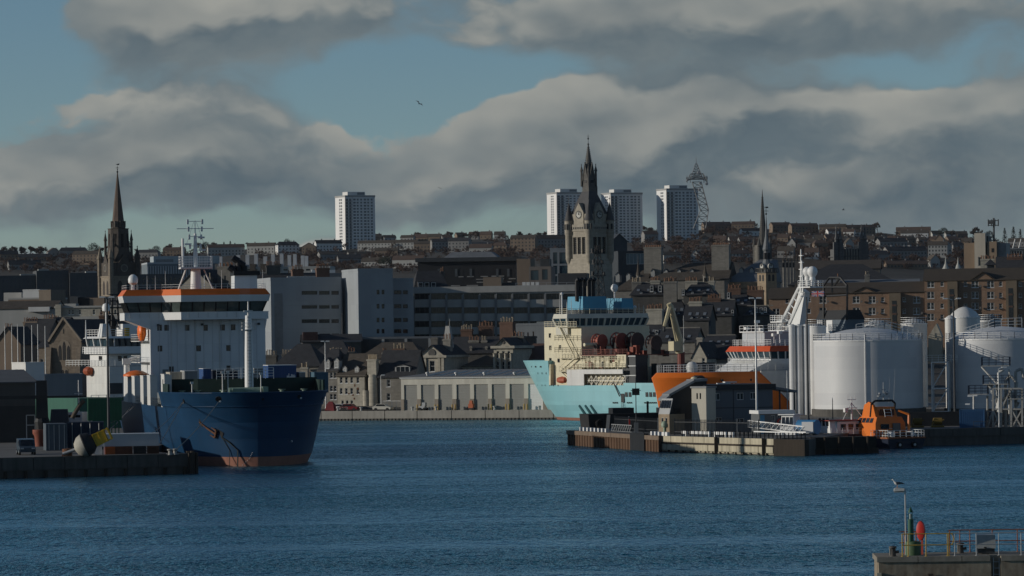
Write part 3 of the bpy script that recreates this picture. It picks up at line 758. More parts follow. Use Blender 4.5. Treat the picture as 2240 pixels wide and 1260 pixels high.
  if q2: rope_to(q2[1]+q2[2]*.05,F.Ri @ (at(346,975,556)-F.loc),sag=.2)
  if q2: rope_to(q2[1]+q2[2]*.1,F.Ri @ (at(327,950,560)-F.loc),sag=.5,r=.04)
  rope_to((-60,-10.7,7.7),F.Ri @ (at(243,925,600)-F.loc),sag=.3);rope_to((-66,-10.7,7.7),F.Ri @ (at(238,940,590)-F.loc),sag=.4)
blue_ship()
# ================================================================== quays
def poly_land(name,pts,z,wallmat,topmat,depth=4.0,label=None):
  b=MB();b.use(0);b.poly([(x,y,z) for x,y in pts]);b.use(1)
  n=len(pts)
  for i in range(n):
    (x0,y0),(x1,y1)=pts[i],pts[(i+1) % n];b.quad((x0,y0,-depth),(x1,y1,-depth),(x1,y1,z),(x0,y0,z))
  return tag(b.build(name,[topmat,wallmat]),kind='structure')
def X(px,D,row=900): return at(px,row,D).x
LQ=2.45;MQ=2.2;FQ=1.8
# left quay
def left_quay():
  D0,D1=Dat(0,1047),Dat(412,1036)
  a=Vector((X(0,D0,1047),D0));c=Vector((X(412,D1,1036),D1));dr=(c-a).normalized();nb=Vector((-dr.y,dr.x))
  a2=a-dr*250
  pts=[a2,c,c+nb*18,Vector((-49,640)),Vector((-62,740)),Vector((-84,884)),Vector((-600,884)),Vector((-600,a2.y))]
  q=poly_land('left_quay',[(p.x,p.y) for p in pts],LQ,concreteD,yardmat)
  # capping beam in bays, timber fender piles at the corner and along the wall
  L=(c-a).length+12;k=9
  for i in range(k):
    s0,s1=i*L/k+.04,(i+1)*L/k-.04
    p0,p1=c-dr*(L-s0),c-dr*(L-s1);b=MB()
    o=nb*-.25;i_=nb*1.1
    b.prism([tuple(p0+o),tuple(p1+o),tuple(p1+i_),tuple(p0+i_)],LQ-1.5,LQ+.12);b.build('cope_block',concreteD,q)
  for i in range(14):
    p=c-dr*(i*2.6+.6)-nb*.5;b=MB();b.cyl((p.x,p.y,-3),(p.x,p.y,LQ-1.6),.24,None,8);b.build('fender_pile',timber,q)
  for i,(dx,dn,h) in enumerate(((.5,0,.4),(.55,.8,.1),(.5,1.6,.35),(1.1,.4,.2),(1.15,1.3,-.2),(.0,-.7,.2))):
    p=c+dr*dx+nb*dn;b=MB();b.cyl((p.x,p.y,-3),(p.x+.05,p.y,LQ+h),.33,.3,9);b.build('fender_pile',timber,q)
  return a,c,dr,nb
LA,LC,LDR,LNB=left_quay()
# far quay with stone facing blocks
def far_quay():
  e0=at(480,921,0);D0,D1=Dat(705,920.3),Dat(1205,917.6)
  a=Vector((X(705,D0,920),D0));c=Vector((X(1205,D1,917),D1));dr=(c-a).normalized();nb=Vector((-dr.y,dr.x))
  A,C=a-dr*60,c+dr*120
  pts=[A,C,Vector((260,884-20)),Vector((260,884)),Vector((-100,884.0))+Vector((0,60))]
  q=poly_land('far_quay',[(p.x,p.y) for p in [A,C,C+nb*90,A+nb*40]],FQ,concrete,yardmat)
  px_joints=[560,632,705-1,772,843,914,989,1063,1137,1212,1290,1370]
  for p0,p1 in zip(px_joints,px_joints[1:]):
    def on(px):
      u,v=UV(px,910);d=Vector((u/FPX,1.0));k=(a.x*nb.x+a.y*nb.y)/d.dot(nb);return d*k
    s,t=on(p0)+dr*.08,on(p1)-dr*.08;b=MB();o,i_=nb*-.35,nb*.5
    b.prism([tuple(s+o),tuple(t+o),tuple(t+i_),tuple(s+i_)],.38,FQ+.15);b.build('quay_block',concrete,q)
    b=MB();k=9
    for i in range(k):
      w=s.lerp(t,(i+.5)/k);e=dr*((t-s).length/k*.32);b.prism([tuple(w-e+nb*-.3),tuple(w+e+nb*-.3),tuple(w+e+nb*.3),tuple(w-e+nb*.3)],-.6,.38)
    tag(b.build('pile_row',concreteD,q),kind='stuff')
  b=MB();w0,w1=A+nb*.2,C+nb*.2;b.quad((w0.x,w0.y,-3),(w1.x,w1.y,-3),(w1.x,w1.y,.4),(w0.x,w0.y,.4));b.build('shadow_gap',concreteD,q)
  return a,c,dr,nb
FA,FC,FDR,FNB=far_quay()
# the middle jetty and the tank-farm quay behind it
JA=Vector((X(1245,Dat(1245,973.6),973),Dat(1245,973.6)));JB=Vector((X(1448,Dat(1448,988.5),988),Dat(1448,988.5)));JC=Vector((X(1697,Dat(1697,997),997),Dat(1697,997)))
JD=Vector((X(1765,586,997),586.0));RQ0=Vector((X(1925,626,960),626.0));RQ1=Vector((X(2240,634,974),634.0));RQ2=Vector((180,660.0))
def mid_quay():
  pts=[JA,JB,JC,JD,JD+Vector((2,8)),Vector((47.5,620)),Vector((50,632)),Vector((52.2,632)),RQ0,RQ1,RQ2,Vector((600,700)),Vector((600,762)),Vector((44,759.5)),Vector((36,744)),Vector((27,700)),Vector((12.5,666))]
  q=poly_land('jetty',[(p.x,p.y) for p in pts],MQ,concreteD,yardmat)
  # brown sheet piling on the outer length: folded pans
  def along(p,c,n): return [p.lerp(c,i/n) for i in range(n+1)]
  dr=(JB-JA).normalized();no=Vector((dr.y,-dr.x))
  L=(JB-JA).length;npan=34
  for i in range(npan):
    if 24 <= i <= 28: continue
    p=JA+dr*(L*i/npan);w=L/npan;b=MB()
    f=[p,p+dr*w*.18+no*.32,p+dr*w*.62+no*.32,p+dr*w*.8,p+dr*w]
    for s,t in zip(f,f[1:]): b.quad((s.x,s.y,-3),(t.x,t.y,-3),(t.x,t.y,MQ-.55),(s.x,s.y,MQ-.55))
    b.build('sheet_pile',sheetp,q)
  b=MB();i0,i1=JA+dr*(L*24/npan),JA+dr*(L*29/npan)
  b.prism([tuple(i0+no*.5),tuple(i1+no*.5),tuple(i1-no*.2),tuple(i0-no*.2)],-3,MQ+.3);b.build('fender_panel',black,q)
  for k in range(4):
    s,t=JA+dr*(L*k/4+.04),JA+dr*(L*(k+1)/4-.04);b=MB()
    b.prism([tuple(s+no*.45),tuple(t+no*.45),tuple(t-no*.8),tuple(s-no*.8)],MQ-.55,MQ+.06);b.build('cope_block',mat('brown_cope',(.20,.15,.11),.9,.3,.5,.5),q)
  # pale stone wall: courses of blocks with dark joints, timber fenders across
  dr=(JC-JB).normalized();no=Vector((dr.y,-dr.x));L=(JC-JB).length
  for (z0,z1,n,out) in ((MQ-.75,MQ+.08,10,.30),(MQ-1.85,MQ-1.0,16,.42),(.15,MQ-1.9,14,.10)):
    for i in range(n):
      g=.05 if out > .2 else .22
      s,t=JB+dr*(L*i/n+g),JB+dr*(L*(i+1)/n-g);b=MB();r=random.uniform(-.03,.03)
      b.prism([tuple(s+no*(out+r)),tuple(t+no*(out+r)),tuple(t-no*.5),tuple(s-no*.5)],z0,z1);b.build('stone_block',stonelit,q)
  b=MB();b.prism([tuple(JB+no*.5),tuple(JC+no*.5),tuple(JC-no*.3),tuple(JB-no*.3)],MQ-1.0,MQ-.75);b.build('fender_beam',timber,q)
  for f in (.02,.52,.93):
    p=JB+dr*L*f+no*.62;b=MB();b.box(p.x-.22,p.x+.22,p.y-.22,p.y+.22,-2,MQ+.15);b.build('fender_post',timber,q)
  for f in [i/15 for i in range(15)]:
    p=JB+dr*L*f+no*.12;b=MB();b.box(p.x-.12,p.x+.12,p.y-.12,p.y+.12,-2,MQ-1.9);b.build('fender_post',timber,q)
  # dark timber landing stage to the right
  dr2=(JD-JC).normalized();b=MB();no2=Vector((dr2.y,-dr2.x))
  b.prism([tuple(JC+no2*.5),tuple(JD+no2*.5),tuple(JD-no2*.5),tuple(JC-no2*.5)],-2,MQ+.05);b.build('timber_fender_wall',timber,q)
  # kerb on the tank quay
  d3=(RQ1-RQ0).normalized();n3=Vector((d3.y,-d3.x))
  for i in range(6):
    s,t=RQ0.lerp(RQ1,i/6)+d3*.04,RQ0.lerp(RQ1,(i+1)/6)-d3*.04
    b=MB();b.prism([tuple(s+n3*.2),tuple(t+n3*.2),tuple(t-n3*.6),tuple(s-n3*.6)],MQ-.9,MQ+.25);b.build('cope_block',concreteD,q)
  return q
mid_quay()

# ================================================================== pale blue anchor-handling ship (centre)
def pale_ship():
  psi=R(38);st=at(1208,917.5,866);loc=(st.x,st.y,0);rz=R(90)+psi;F=Frame(loc,rz)
  S=thing('supply_ship','pale blue offshore supply ship with cream superstructure and maroon winch drums','ship',loc,rz)
  tip=F.pt(1150,788,'y',0);zt=tip.z
  lv=[(-3,-2,-56,8.0,.5,1.6,.95),(-.2,-.4,-56,8.8,.42,1.7,.96),(.55,0,-56,9.0,.40,1.75,.97),(.56,0.02,-56,9.02,.40,1.75,.97),(3,tip.x*.28,-56,9.4,.37,1.9,.97),(6.9,tip.x*.6,-56,9.6,.34,2.1,.97)]
  rows=hull(lv,36);b=MB();hull_mesh(b,rows,[0,0,1,1,1]);b.build('hull',[redlead,cyan],S,True)
  f=hull([(6.9,tip.x*.6,-56,9.6,.34,2.1,.97),(9,tip.x*.78,-56,9.7,.33,2.2,.97),(zt,tip.x,-56,9.8,.32,2.3,.97)],36)
  xo=F.pt(1204,815,'y',9.2).x
  def cutat(r,xc):
    o=[]
    for p,q in zip(r,r[1:]):
      if p[0] >= xc: o.append(p)
      if p[0] >= xc > q[0]: t=(p[0]-xc)/(p[0]-q[0]);o.append((xc,p[1]+(q[1]-p[1])*t,p[2]));break
    return o
  def resample(r,n=30):
    d=[0]
    for p,q in zip(r,r[1:]): d.append(d[-1]+(Vector(q)-Vector(p)).length)
    o=[]
    for i in range(n+1):
      s=d[-1]*i/n
      for k in range(len(r)-1):
        if s <= d[k+1]+1e-9:
          t=(s-d[k])/max(1e-9,d[k+1]-d[k]);o.append(tuple(Vector(r[k]).lerp(Vector(r[k+1]),t)));break
    return o
  fc=[resample(cutat(r,xo)) for r in f]
  b=MB();hull_mesh(b,fc,[0,0]);b.build('forecastle',cyan,S,True)
  b=MB();deck_mesh(b,fc[1],9.2);b.build('forecastle_deck',greyD,S)
  # bulwark aft: strip of plating up to the rail, with openings left for the gear decks
  x1=F.pt(1241,815,'y',9.6).x;x2=F.pt(1278,815,'y',9.6).x;x3=F.pt(1363,830,'y',9.6).x
  z1=F.pt(1255,808,'y',9.6).z;z2=F.pt(1270,829,'y',9.6).z
  for sg in (1,-1):
    b=MB();b.box(x2,x1,sg*9.62-.1,sg*9.62+.1,6.85,z1);b.build('bulwark_panel',whiteD,S)
    b=MB();b.box(x3,x2,sg*9.6-.1,sg*9.6+.1,F.pt(1320,818,'y',9.6).z,F.pt(1320,808,'y',9.6).z);b.build('rail_beam',whiteD,S)
    b=MB();b.box(-56,x3,sg*9.45-.1,sg*9.45+.1,6.85,7.35);b.build('stern_bulwark',cyan,S)
  b=MB();b.poly([(xo,9.5,6.85),(xo,-9.5,6.85),(-56,-9.3,6.85),(-56,9.3,6.85)]);b.build('deck',mat('red_brown_deck',(.13,.06,.045),.8,.3,.3),S)
  # recess walls behind the openings
  b=MB();b.box(x3+.2,xo-.1,-7.4,7.4,6.85,z1+.3);b.build('deckhouse',cream,S)
  # rescue boat in the forward opening
  c=(xo+x1)/2;b=MB();b.lathe([(.02,-1.6),(.55,-1.1),(.7,0),(.55,1.1),(.02,1.7)],(0,0,0),10);o=b.build('rescue_boat',mat('rescue_boat_red',(.42,.10,.05),.6,.2,1),S,True);o.location=(c,8.6,7.9);o.rotation_euler=(0,R(90),0)
  b=MB();b.box(xo-.4,xo+.1,7.4,9.5,6.9,11);b.build('opening_frame',cream,S)
  # lattice gear in the aft opening
  b=MB();n=8;zz0,zz1=6.9,F.pt(1320,822,'y',9.6).z
  for i in range(n): xx=x2+(x3-x2)*i/n;xn=x2+(x3-x2)*(i+1)/n;b.cyl((xx,9.0,zz0),(xn,9.0,zz1),.09,None,4).cyl((xn,9.0,zz0),(xn,9.0,zz1),.08,None,4).cyl((xx,9.0,zz1),(xn,9.0,zz0),.07,None,4)
  b.cyl((x2,9.0,(zz0+zz1)/2),(x3,9.0,(zz0+zz1)/2),.09,None,4);b.build('lattice_gear',mat('lattice_cream',(.70,.66,.55),.5,.1,1),S)
  # accommodation: forward block, upper tier and bridge
  A0=F.pt(1191,760,'y',8.6).x;A1=F.pt(1272,760,'y',8.6).x;zA=F.pt(1230,715,'y',8.6).z
  b=MB();pw=[F.rect(px-2.6,r-5,px+2.6,r+5,'y',8.6) for (px,r) in ((1203,734),(1225,734),(1204,761),(1225,760),(1204,788),(1222,788))]
  W=A0-A1
  facade(S,b,(A0,8.6,6.85),R(180),W,zA-6.85,[(A0-q[1],A0-q[0],q[2]-6.85,q[3]-6.85) for q in pw],.2,'plain','cabin_window',greyD,glass)
  b.quad((A1,8.6,6.85),(A1,-8.6,6.85),(A1,-8.6,zA),(A1,8.6,zA));b.quad((A0,-8.6,6.85),(A0,8.6,6.85),(A0,8.6,zA),(A0,-8.6,zA));b.quad((A1,-8.6,6.85),(A0,-8.6,6.85),(A0,-8.6,zA),(A1,-8.6,zA));b.quad((A1,8.6,zA),(A1,-8.6,zA),(A0,-8.6,zA),(A0,8.6,zA))
  b.build('accommodation_block',cream,S)
  # port stair tower with zigzag stairs
  b=MB();zl=[7.0,9.6,12.2,zA]
  xs0=F.pt(1225,760,'y',9.4).x;xs1=F.pt(1258,760,'y',9.4).x
  for i in range(3):
    a,c_=((xs0,xs1) if i % 2 else (xs1,xs0));b.cyl((a,9.5,zl[i]),(c_,9.5,zl[i+1]),.16,None,4).cyl((a,9.5,zl[i]+.9),(c_,9.5,zl[i+1]+.9),.05,None,4)
    b.box(min(xs0,xs1)-.9,max(xs0,xs1)+.9,8.65,9.7,zl[i+1]-.1,zl[i+1])
    railing(b,[(min(xs0,xs1)-.9,9.7,zl[i+1]),(max(xs0,xs1)+.9,9.7,zl[i+1])],1.0,3,1.0,.04)
  b.build('outside_stair',cream,S)
  bp=mat('bridge_cream_grey',(.58,.56,.47),.5,.12,.3,.4)
  B0=F.pt(1214,700,'y',9.3).x;B1=F.pt(1241,700,'y',9.3).x
  # widen fore and aft: raked window band round the bridge
  z0=F.pt(1300,731,'x',B1).z;z1_=F.pt(1300,712,'x',B1).z;z2_=F.pt(1300,696,'x',B1).z;z3_=F.pt(1300,686,'x',B1).z
  yr=F.pt(1414,700,'x',B1).y
  ring=lambda g: [(B1-g,9.3+g),(B1-g,yr-g),(B0+g,yr-g),(B0+g,9.3+g)]
  b=MB();b.prism(ring(-.6),z0-.6,z0,ring(-.1));b.prism(ring(-.1),z0,z1_);b.build('bridge_bulwark',bp,S)
  b=MB();b.prism(ring(.35),z2_,z3_,ring(.15));b.build('bridge_roof',bp,S)
  Pb,Pt=ring(-.25),ring(.25)
  for e in range(4):
    p,q,pt_,qt=[Vector(t) for t in (Pb[e]+(z1_,),Pb[(e+1) % 4]+(z1_,),Pt[e]+(z2_,),Pt[(e+1) % 4]+(z2_,))]
    k=max(1,round((q-p).length/1.55))
    for i in range(k):
      w=MB();w.quad(p.lerp(q,i/k),p.lerp(q,(i+1)/k),pt_.lerp(qt,(i+1)/k),pt_.lerp(qt,i/k));w.build('bridge_window',glassB,S)
    for i in range(k+1):
      w=MB();w.cyl(p.lerp(q,i/k),pt_.lerp(qt,i/k),.16 if i % 3 else .3,None,4);w.build('window_mullion',bp,S)
  b=MB();railing(b,[r+(z3_,) for r in ring(-.2)],1.0,3,1.4,.04,True);b.build('roof_rail',cream,S)
  # upper accommodation face under bridge
  b=MB();b.box(B1+.4,B0-.4,yr+.8,8.0,zA,z0-.55);b.build('upper_tier',bp,S)
  # blue funnel casings and exhausts
  for (pa,pb,r0,r1) in ((1256,1328,683,648),(1341,1386,683,652)):
    xx=B1+1.2;p=F.pt(pa,r0,'x',xx);q=F.pt(pb,r1,'x',xx);y0,y1=sorted((p.y,q.y))
    b=MB();b.frust(xx,xx+5.0,y0,y1-2.2,z3_+.8,q.z,.15);b.build('funnel_casing',cyanD,S)
    b=MB();b.box(xx+.1,xx+4.9,y0+.1,y1-2.3,z3_,z3_+.8);b.build('funnel_plinth',greyD,S)
  for i,px in enumerate((1262,1270,1279,1289,1298)):
    p=F.pt(px,648,'x',B1+3);t=F.pt(px,614,'x',B1+3);b=MB();b.cyl((B1+3,p.y,p.z-1),(B1+3,p.y,t.z),.38,None,10).cyl((B1+3,p.y,t.z),(B1+2.4,p.y,t.z+.35),.42,.36,10);b.build('exhaust_pipe',black,S,True)
  # lattice mast, radomes
  b=MB();p=F.pt(1311,650,'x',B1+5);t=F.pt(1302,536,'x',B1+5)
  c0=Vector((B1+5,p.y,z3_));c1=Vector((B1+5,t.y-.5,t.z))
  leg=[(c0+Vector((dx*1.1,dy*1.1,0)),c1+Vector((dx*.3,dy*.3,0))) for dx,dy in ((1,1),(-1,1),(-1,-1),(1,-1))]
  for a,c in leg: b.cyl(a,c,.1,.07,5)
  for i in range(10):
    for j in range(4):
      a,a2=leg[j],leg[(j+1) % 4];b.cyl(a[0].lerp(a[1],i/10),a2[0].lerp(a2[1],(i+1)/10),.05,None,4)
  for k,w in ((.55,1.6),(.72,1.3),(.88,1.5)):
    c=c0.lerp(c1,k);b.box(c.x-.5,c.x+.5,c.y-w,c.y+w,c.z,c.z+.12);b.box(c.x-.2,c.x+.2,c.y-w,c.y-w+.3,c.z,c.z+.8).box(c.x-.2,c.x+.2,c.y+w-.3,c.y+w,c.z,c.z+.9)
  b.build('lattice_mast',black,S)
  for (px,row,r) in ((1344,630,.75),(1389,672,.35),(1229,643,.3)):
    p=F.pt(px,row,'x',B1+4);b=MB();b.ball((B1+4,p.y,p.z),r,12,1.1).cyl((B1+4,p.y,z3_),(B1+4,p.y,p.z-r*.8),.14,None,6);b.build('radome',white,S,True)
  # winch drums on the aft side: spoked wheels; colours carry sun and shade
  zd_=F.pt(1320,776,'y',8.8).z
  for (px,row,rr,off,mm_) in ((1306,746,15,-2.5,mat('sunlit_drum_red',(.34,.09,.06),.6,.25,.5)),(1349,746,18,-5,maroon),(1383,746,19,-7,mat('shaded_drum',(.07,.04,.035),.7,.3,.5)),(1424,750,16,-12,mat('shaded_drum',(.07,.04,.035)))):
    p=F.pt(px,row,'x',A1+off);r=m(rr,850);b=MB();n=20
    ring_=[Vector((p.x,p.y+r*math.cos(2*math.pi*i/n),p.z+r*math.sin(2*math.pi*i/n))) for i in range(n)]
    for i in range(n): b.cyl(ring_[i],ring_[(i+1) % n],.14,None,5)
    for i in range(0,n,2): b.cyl(p,ring_[i],.1,None,4)
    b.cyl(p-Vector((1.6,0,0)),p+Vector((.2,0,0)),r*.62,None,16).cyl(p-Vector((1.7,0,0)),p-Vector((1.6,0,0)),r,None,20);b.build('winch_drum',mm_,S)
    q=MB();q.box(p.x-1.5,p.x-.3,p.y-r*.85,p.y+r*.85,zd_ ,p.z-r*.2);q.build('winch_stand',black,S)
  b=MB();p=F.pt(1278,754,'x',A1-3.5);q=F.pt(1345,753,'x',A1-3.5);b.cyl((A1-3.5,p.y,p.z),(A1-3.5,q.y,q.z),.35,None,8).cyl((A1-3.5,q.y,q.z),(A1-3.5,q.y,q.z-2.6),.3,None,8);b.build('gear_boom',cream,S)
  # gear deck, rails, cream blocks below the drums
  zg=F.pt(1320,776,'y',8.8).z;b=MB();b.box(x3-.5,A1,-8,8.9,zg-.15,zg);railing(b,[(A1,8.9,zg),(x3-.5,8.9,zg)],1.05,3,1.3,.045);b.build('gear_deck',maroon,S)
  random.seed(5)
  for i in range(9):
    xx=A1-.6-i*(A1-x3)/9.5;b=MB();h=random.uniform(.8,2.2);b.box(xx-.8,xx+.2,7.6,8.9,z1+.3,z1+.3+h)
    b.cyl((xx-1.0,8.8,z1+.3),(xx-1.0,8.8,zg-.2),.09,None,5);b.build('deck_machinery',cream,S)
  b=MB();b.box(x3-.2,x3+2.6,7.4,9.0,z1+.3,F.pt(1352,776,'y',9).z);b.build('cream_locker',cream,S)
  p=F.pt(1364,843,'y',8.5);q=F.pt(1390,778,'y',8.5)
  b=MB();b.box(min(p.x,q.x),max(p.x,q.x),5.5,8.5,6.85,q.z);b.build('equipment_rack',greyD,S)
  for k in (.0,.32,.64,.97):
    b=MB();zz=6.85+(q.z-6.85)*k;b.box(min(p.x,q.x)-.1,max(p.x,q.x)+.1,8.4,8.62,zz,zz+.18);b.build('rack_bar',galv,S)
  b=MB();b.box(-40,min(p.x,q.x)-.5,-8.5,5,6.85,11);b.build('dark_winch_house',black,S)
  # extra rails, pipes and clutter over the cream works
  random.seed(12)
  for (pa,pb,row,y_) in ((1191,1245,715,8.7),(1205,1262,744,9.3),(1205,1262,770,9.3),(1246,1362,806,9.5),(1270,1362,790,9.2)):
    p_,q_=F.pt(pa,row,'y',y_),F.pt(pb,row,'y',y_);b=MB();railing(b,[(p_.x,y_,p_.z),(q_.x,y_,q_.z)],1.0,3,1.1,.05);b.build('deck_rail',cream,S)
  for i in range(22):
    px_,row_=random.uniform(1246,1358),random.uniform(784,804);p_=F.pt(px_,row_,'y',8.6+random.uniform(-.4,.5));b=MB();k_=random.random()
    if k_ < .4: b.cyl((p_.x,p_.y,p_.z-.9),(p_.x,p_.y,p_.z+random.uniform(.2,1.2)),random.uniform(.08,.28),None,7)
    elif k_ < .7: b.cyl((p_.x-random.uniform(.4,1.6),p_.y,p_.z),(p_.x+.6,p_.y,p_.z+random.uniform(-.3,.3)),.11,None,6)
    else: b.box(p_.x-.4,p_.x+.4,p_.y-.3,p_.y+.3,p_.z-.6,p_.z+.3)
    b.build('deck_fitting',random.choice((cream,cream,maroon,greyD)),S)
  for i in range(14):
    px_=random.uniform(1280,1460);p_=F.pt(px_,random.uniform(758,774),'x',A1-3-(px_-1280)*.06);b=MB();b.box(p_.x-.5,p_.x+.5,p_.y-random.uniform(.2,.8),p_.y+.4,p_.z-1.0,p_.z+random.uniform(.0,.6));b.build('winch_gear',random.choice((maroon,mat('dull_red_gear',(.26,.07,.045),.7,.25,1),mat('shaded_drum',(.07,.04,.035)))),S)
  for (px_,r0_,r1_) in ((1240,686,660),(1250,686,655),(1330,684,650),(1398,686,664),(1408,686,668),(1225,690,640)):
    p_,q_=F.pt(px_,r0_,'x',B1+2),F.pt(px_,r1_,'x',B1+2);b=MB();b.cyl((p_.x,p_.y,z3_),(p_.x,p_.y,q_.z),.08,.04,5);b.build('aerial',whiteD,S)
  # knuckle boom crane
  cm=mat('crane_cream',(.55,.48,.30),.5,.15,.5,.3);cx_=F.pt(1490,775,'y',3).x
  P_=lambda px,row: (lambda v: Vector((cx_,v.y,v.z)))(F.pt(px,row,'x',cx_))
  b=MB();b.cyl(P_(1490,850) ,P_(1490,770),.75,.7,12);b.build('crane_pedestal',maroon,S)
  b=MB();b.cyl(P_(1487,772),P_(1484,745),.8,.55,10).cyl(P_(1490,755),P_(1467,668),.62,.5,6).cyl(P_(1480,752),P_(1468,690),.2,.2,6);b.build('crane_column',cm,S)
  b=MB();b.cyl(P_(1467,668),P_(1453,714),.5,.3,6).cyl(P_(1470,680),P_(1463,664),.6,.5,6);b.build('crane_jib',cm,S)
  b=MB();b.cyl(P_(1453,714),P_(1453,722),.25,.2,6).ball(P_(1453,722),.35,8);b.build('crane_hook',greyD,S)
  b=MB();k=P_(1475,757);b.box(k.x-.8,k.x+.8,k.y-.8,k.y+.8,k.z-.9,k.z+.9);b.build('crane_cab',cm,S)
  # hull openings: portlights, windows, door, fender stripes
  def side(px,row): return F.pt(px,row,'y',9.5)
  for (px,row,w,h) in [(1163,801,2,1.5),(1172,801,4,1.6),(1183,801,4,1.6),(1177,815,1.4,2),(1186,815,1.4,2),(1195,815,1.4,2),(1176,841,1.2,1.6),(1186,841,1.4,1.8),(1193,841,1.2,1.6),(1203,841,1.4,1.8),(1211,841,1.4,1.8),(1221,841,1.4,1.8)]:
    p=F.pt(px,row,'y',0)
    # nearest point on the flared bow: march the row at that height
    best=None
    for r in rows+fc[1:]:
      pass
    zq=p.z;allr=rows+fc[1:]
    for k in range(len(allr)-1):
      if allr[k][0][2] <= zq <= allr[k+1][0][2]:
        t=(zq-allr[k][0][2])/max(1e-6,allr[k+1][0][2]-allr[k][0][2])
        ln=[Vector(a_).lerp(Vector(b_),t) for a_,b_ in zip(allr[k],allr[k+1])]
        for s,e in zip(ln,ln[1:]):
          qq=F.Ri @ Vector((0,0,0));
          P0,P1=F.R @ s+F.loc,F.R @ e+F.loc
          u0=P0.x/P0.y*FPX;u1=P1.x/P1.y*FPX;u,_=UV(px,row)
          if min(u0,u1) <= u <= max(u0,u1): best=(s.lerp(e,(u-u0)/(u1-u0+1e-9)),(e-s).normalized())
    if best:
      c,tv=best;nv=Vector((tv.y,-tv.x,0)).normalized()
      if nv.y < 0: nv=-nv
      w_,h_=m(w,860),m(h,860);up=Vector((0,0,1));c=c+nv*.05
      b=MB();b.poly([c-tv*w_-up*h_,c+tv*w_-up*h_,c+tv*w_+up*h_,c-tv*w_+up*h_]);b.build('bow_portlight',black,S)
  for (pa,r0,pb,r1,nm) in [(1368,858,1373,868,'hull_window'),(1376,858,1381,868,'hull_window'),(1413,858,1418,868,'hull_window'),(1421,858,1426,868,'hull_window'),(1429,858,1434,868,'hull_window'),(1359.5,861,1366,880,'hull_door')]:
    q=F.rect(pa,r0,pb,r1,'y',9.5);b=MB();b.box(q[0],q[1],9.2,9.62,q[2],q[3]);b.build(nm,black,S)
  b=MB()
  for px in [1342,1346,1350,1373,1377,1381]+[1411+4*i for i in range(7)]:
    c=side(px,881);b.cyl((c.x,9.3,c.z),(c.x,9.66,c.z),.14,None,8)
  b.build('portlight_row',black,S)
  for px in (1270,1283,1295):
    p,q=F.pt(px-2,887,'y',9.35),F.pt(px+10,907,'y',9.3);b=MB();b.cyl((p.x,9.4,p.z),(q.x,9.3,q.z),.26,None,6);b.build('fender_stripe',mat('teal_stripe',(.02,.10,.11),.6,.1,1),S)
  p,q=side(1363,880),side(1363,905);b=MB()
  for s_ in (-.25,.25): b.cyl((p.x+s_,9.75,p.z),(p.x+s_,9.75,q.z),.04,None,4)
  for i in range(9): zz=p.z+(q.z-p.z)*i/8;b.cyl((p.x-.25,9.75,zz),(p.x+.25,9.75,zz),.035,None,4)
  b.build('pilot_ladder',greyD,S)
  p,q=side(1345,838),side(1358,867);b=MB();b.cyl((p.x,9.8,p.z),(q.x,9.8,q.z),.12,None,5);b.build('hanging_hose',black,S)
  p,q=F.pt(1216,880,'y',7),F.pt(1222,910,'y',7)
  b=MB();q=F.pt(1455,793,'x',A1-6);b.ball((A1-6,F.pt(1392,770,'x',A1-6).y,F.pt(1392,772,'x',A1-6).z),.9,10,1.2);b.build('tarpaulin',mat('white_tarpaulin',(.55,.58,.60),.8,.15,1),S,True)
pale_ship()

